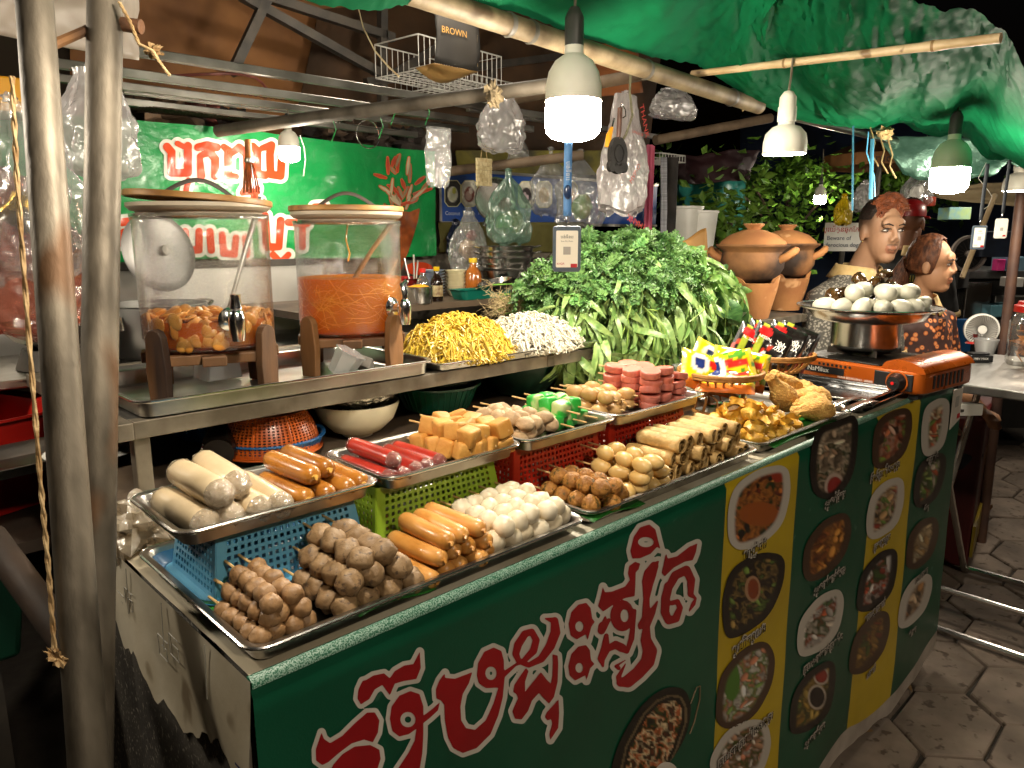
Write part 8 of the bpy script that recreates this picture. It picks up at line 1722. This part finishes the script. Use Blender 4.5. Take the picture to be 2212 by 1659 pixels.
    for s in (-1, 1):
        H_ = Vector((s*.09, 0, z-.03)); K_ = Vector((s*.11, -.26, z-.1)); A_ = Vector((s*.1, -.12, .09)); tr.tube([H_, H_.lerp(K_, .5), K_, K_.lerp(A_, .4), A_], [.1, .088, .068, .064, .05], 12)
    ell(tr, [(0, .01, z-.1, .16, .12), (0, .01, z+.02, .178, .132), (0, .005, z+.06, .165, .125)]); fuse(tr, 'trousers', M('dark_trousers', '#1a1c24', '#12141a', rough=.8, sc=20), t, .01)
    return t
def stool(label, loc, h, c):
    t = thing('plastic_stool', label, 'stool', loc, 0, 'plastic stools'); MB().box((-.15, -.15, h-.03), (.15, .15, h)).build('seat', c, t, smooth=False, bev=.01)
    for x in (-.13, .13):
        for y in (-.13, .13): MB().bar((x*1.1, y*1.1, -.01), (x, y, h-.03), .035).build('leg', c, t, smooth=False)
def facing(p, deg):
    v = Vector((p.x-CAM.x, p.y-CAM.y, 0)).normalized(); r_ = Vector((v.y, -v.x, 0)); a = R(deg); return (-v*math.cos(a)+r_*math.sin(a))
# knitted grey shirt and flowered shirt
def knit():
    m = M('grey_knit_shirt', '#8a857c', '#5c5850', rough=.85, sc=30, bump=.3, bsc=120); N = m.node_tree.nodes; L = m.node_tree.links; b = N['Principled BSDF']
    tc = N.new('ShaderNodeTexCoord'); vo = N.new('ShaderNodeTexVoronoi'); vo.inputs['Scale'].default_value = 105; L.new(tc.outputs['Object'], vo.inputs['Vector'])
    r = N.new('ShaderNodeValToRGB'); r.color_ramp.elements[0].position = .28; r.color_ramp.elements[0].color = (*srgb('#8f897e'), 1); r.color_ramp.elements[1].position = .5; r.color_ramp.elements[1].color = (*srgb('#4a4741'), 1)
    L.new(vo.outputs['Distance'], r.inputs[0]); L.new(r.outputs[0], b.inputs['Base Color']); return m
def flowers():
    m = M('flowered_shirt', '#3a1c12', '#24120c', rough=.7, sc=20); N = m.node_tree.nodes; L = m.node_tree.links; b = N['Principled BSDF']
    tc = N.new('ShaderNodeTexCoord'); vo = N.new('ShaderNodeTexVoronoi'); vo.inputs['Scale'].default_value = 34; L.new(tc.outputs['Object'], vo.inputs['Vector'])
    r = N.new('ShaderNodeValToRGB'); e = r.color_ramp.elements; e[0].position = .0; e[0].color = (*srgb('#5c2a10'), 1); e[1].position = .55; e[1].color = (*srgb('#331710'), 1)
    for p, c in ((.1, '#6b3414'), (.16, '#c98a54'), (.3, '#b5602c'), (.4, '#331710')): k = e.new(p); k.color = (*srgb(c), 1)
    L.new(vo.outputs['Distance'], r.inputs[0]); L.new(r.outputs[0], b.inputs['Base Color']); return m
pm_ = at(1888, 497, d=2.72); hipm = pm_.z-.715
f = facing(pm_, 60)
man = person('young man in a grey patterned polo with cream collar behind the eggs', (pm_.x, pm_.y), f, R(-26), R(2), hipm, 'm', '#8a6850', knit(), arm='lean', lean=.2)
stool('blue plastic stool under the young man', (pm_.x, pm_.y, 0), hipm-.09, PL('blue_stool', '#1f4f8a', '#184070'))
pw_ = at(2003, 570, d=2.95); hipw = pw_.z-.715*.93
wom = person('woman in a dark orange-flowered shirt with brown ponytail, seen in profile', (pw_.x, pw_.y), facing(pw_, 52), R(24), R(0), hipw/.93, 'w', '#a5795a', flowers(), True, .93, lean=.08)
stool('red plastic stool under the woman', (pw_.x, pw_.y, 0), hipw-.085, PL('red_plastic', ''))
# passer-by in black with a red cap, back to the camera
pc2 = at(1962, 480, d=4.0); hip2 = pc2.z-.715
t = person('person in black T-shirt and red cap behind the two vendors', (pc2.x, pc2.y), -facing(pc2, -20), 0, 0, hip2, 'm', '#7a4f36', M('black_tee', (.008, .008, .008), (.014, .013, .013), rough=.85, sc=20))
stool('black stool under the person in the red cap', (pc2.x, pc2.y, 0), hip2-.09, BLACKP)
cpz = hip2+.71
capm = PL('red_cap_cloth', '#a81c1c', '#8f1616')
cp_ = MB().lathe([(.083, .035), (.084, .06), (.078, .09), (.055, .115), (.02, .127), (0, .128)], 28); o = cp_.build('cap', capm, t, loc=(0, -.005, cpz)); o.scale = (.95, 1.14, 1)
MB().grid(lambda a, b: (.075*math.cos(math.pi*a), -.085-.075*b*math.sin(math.pi*a)**.6, .035-.01*b), 12, 4).build('visor', capm, t, loc=(0, 0, cpz), thick=.004)
textmesh('back_print', 'FRIENDSHIP', .05, M('shirt_yellow_print', '#8a7a1c', rough=.6), t, plane((0, .135, hip2+.42), (-1, 0, 0), (0, 0, 1)))
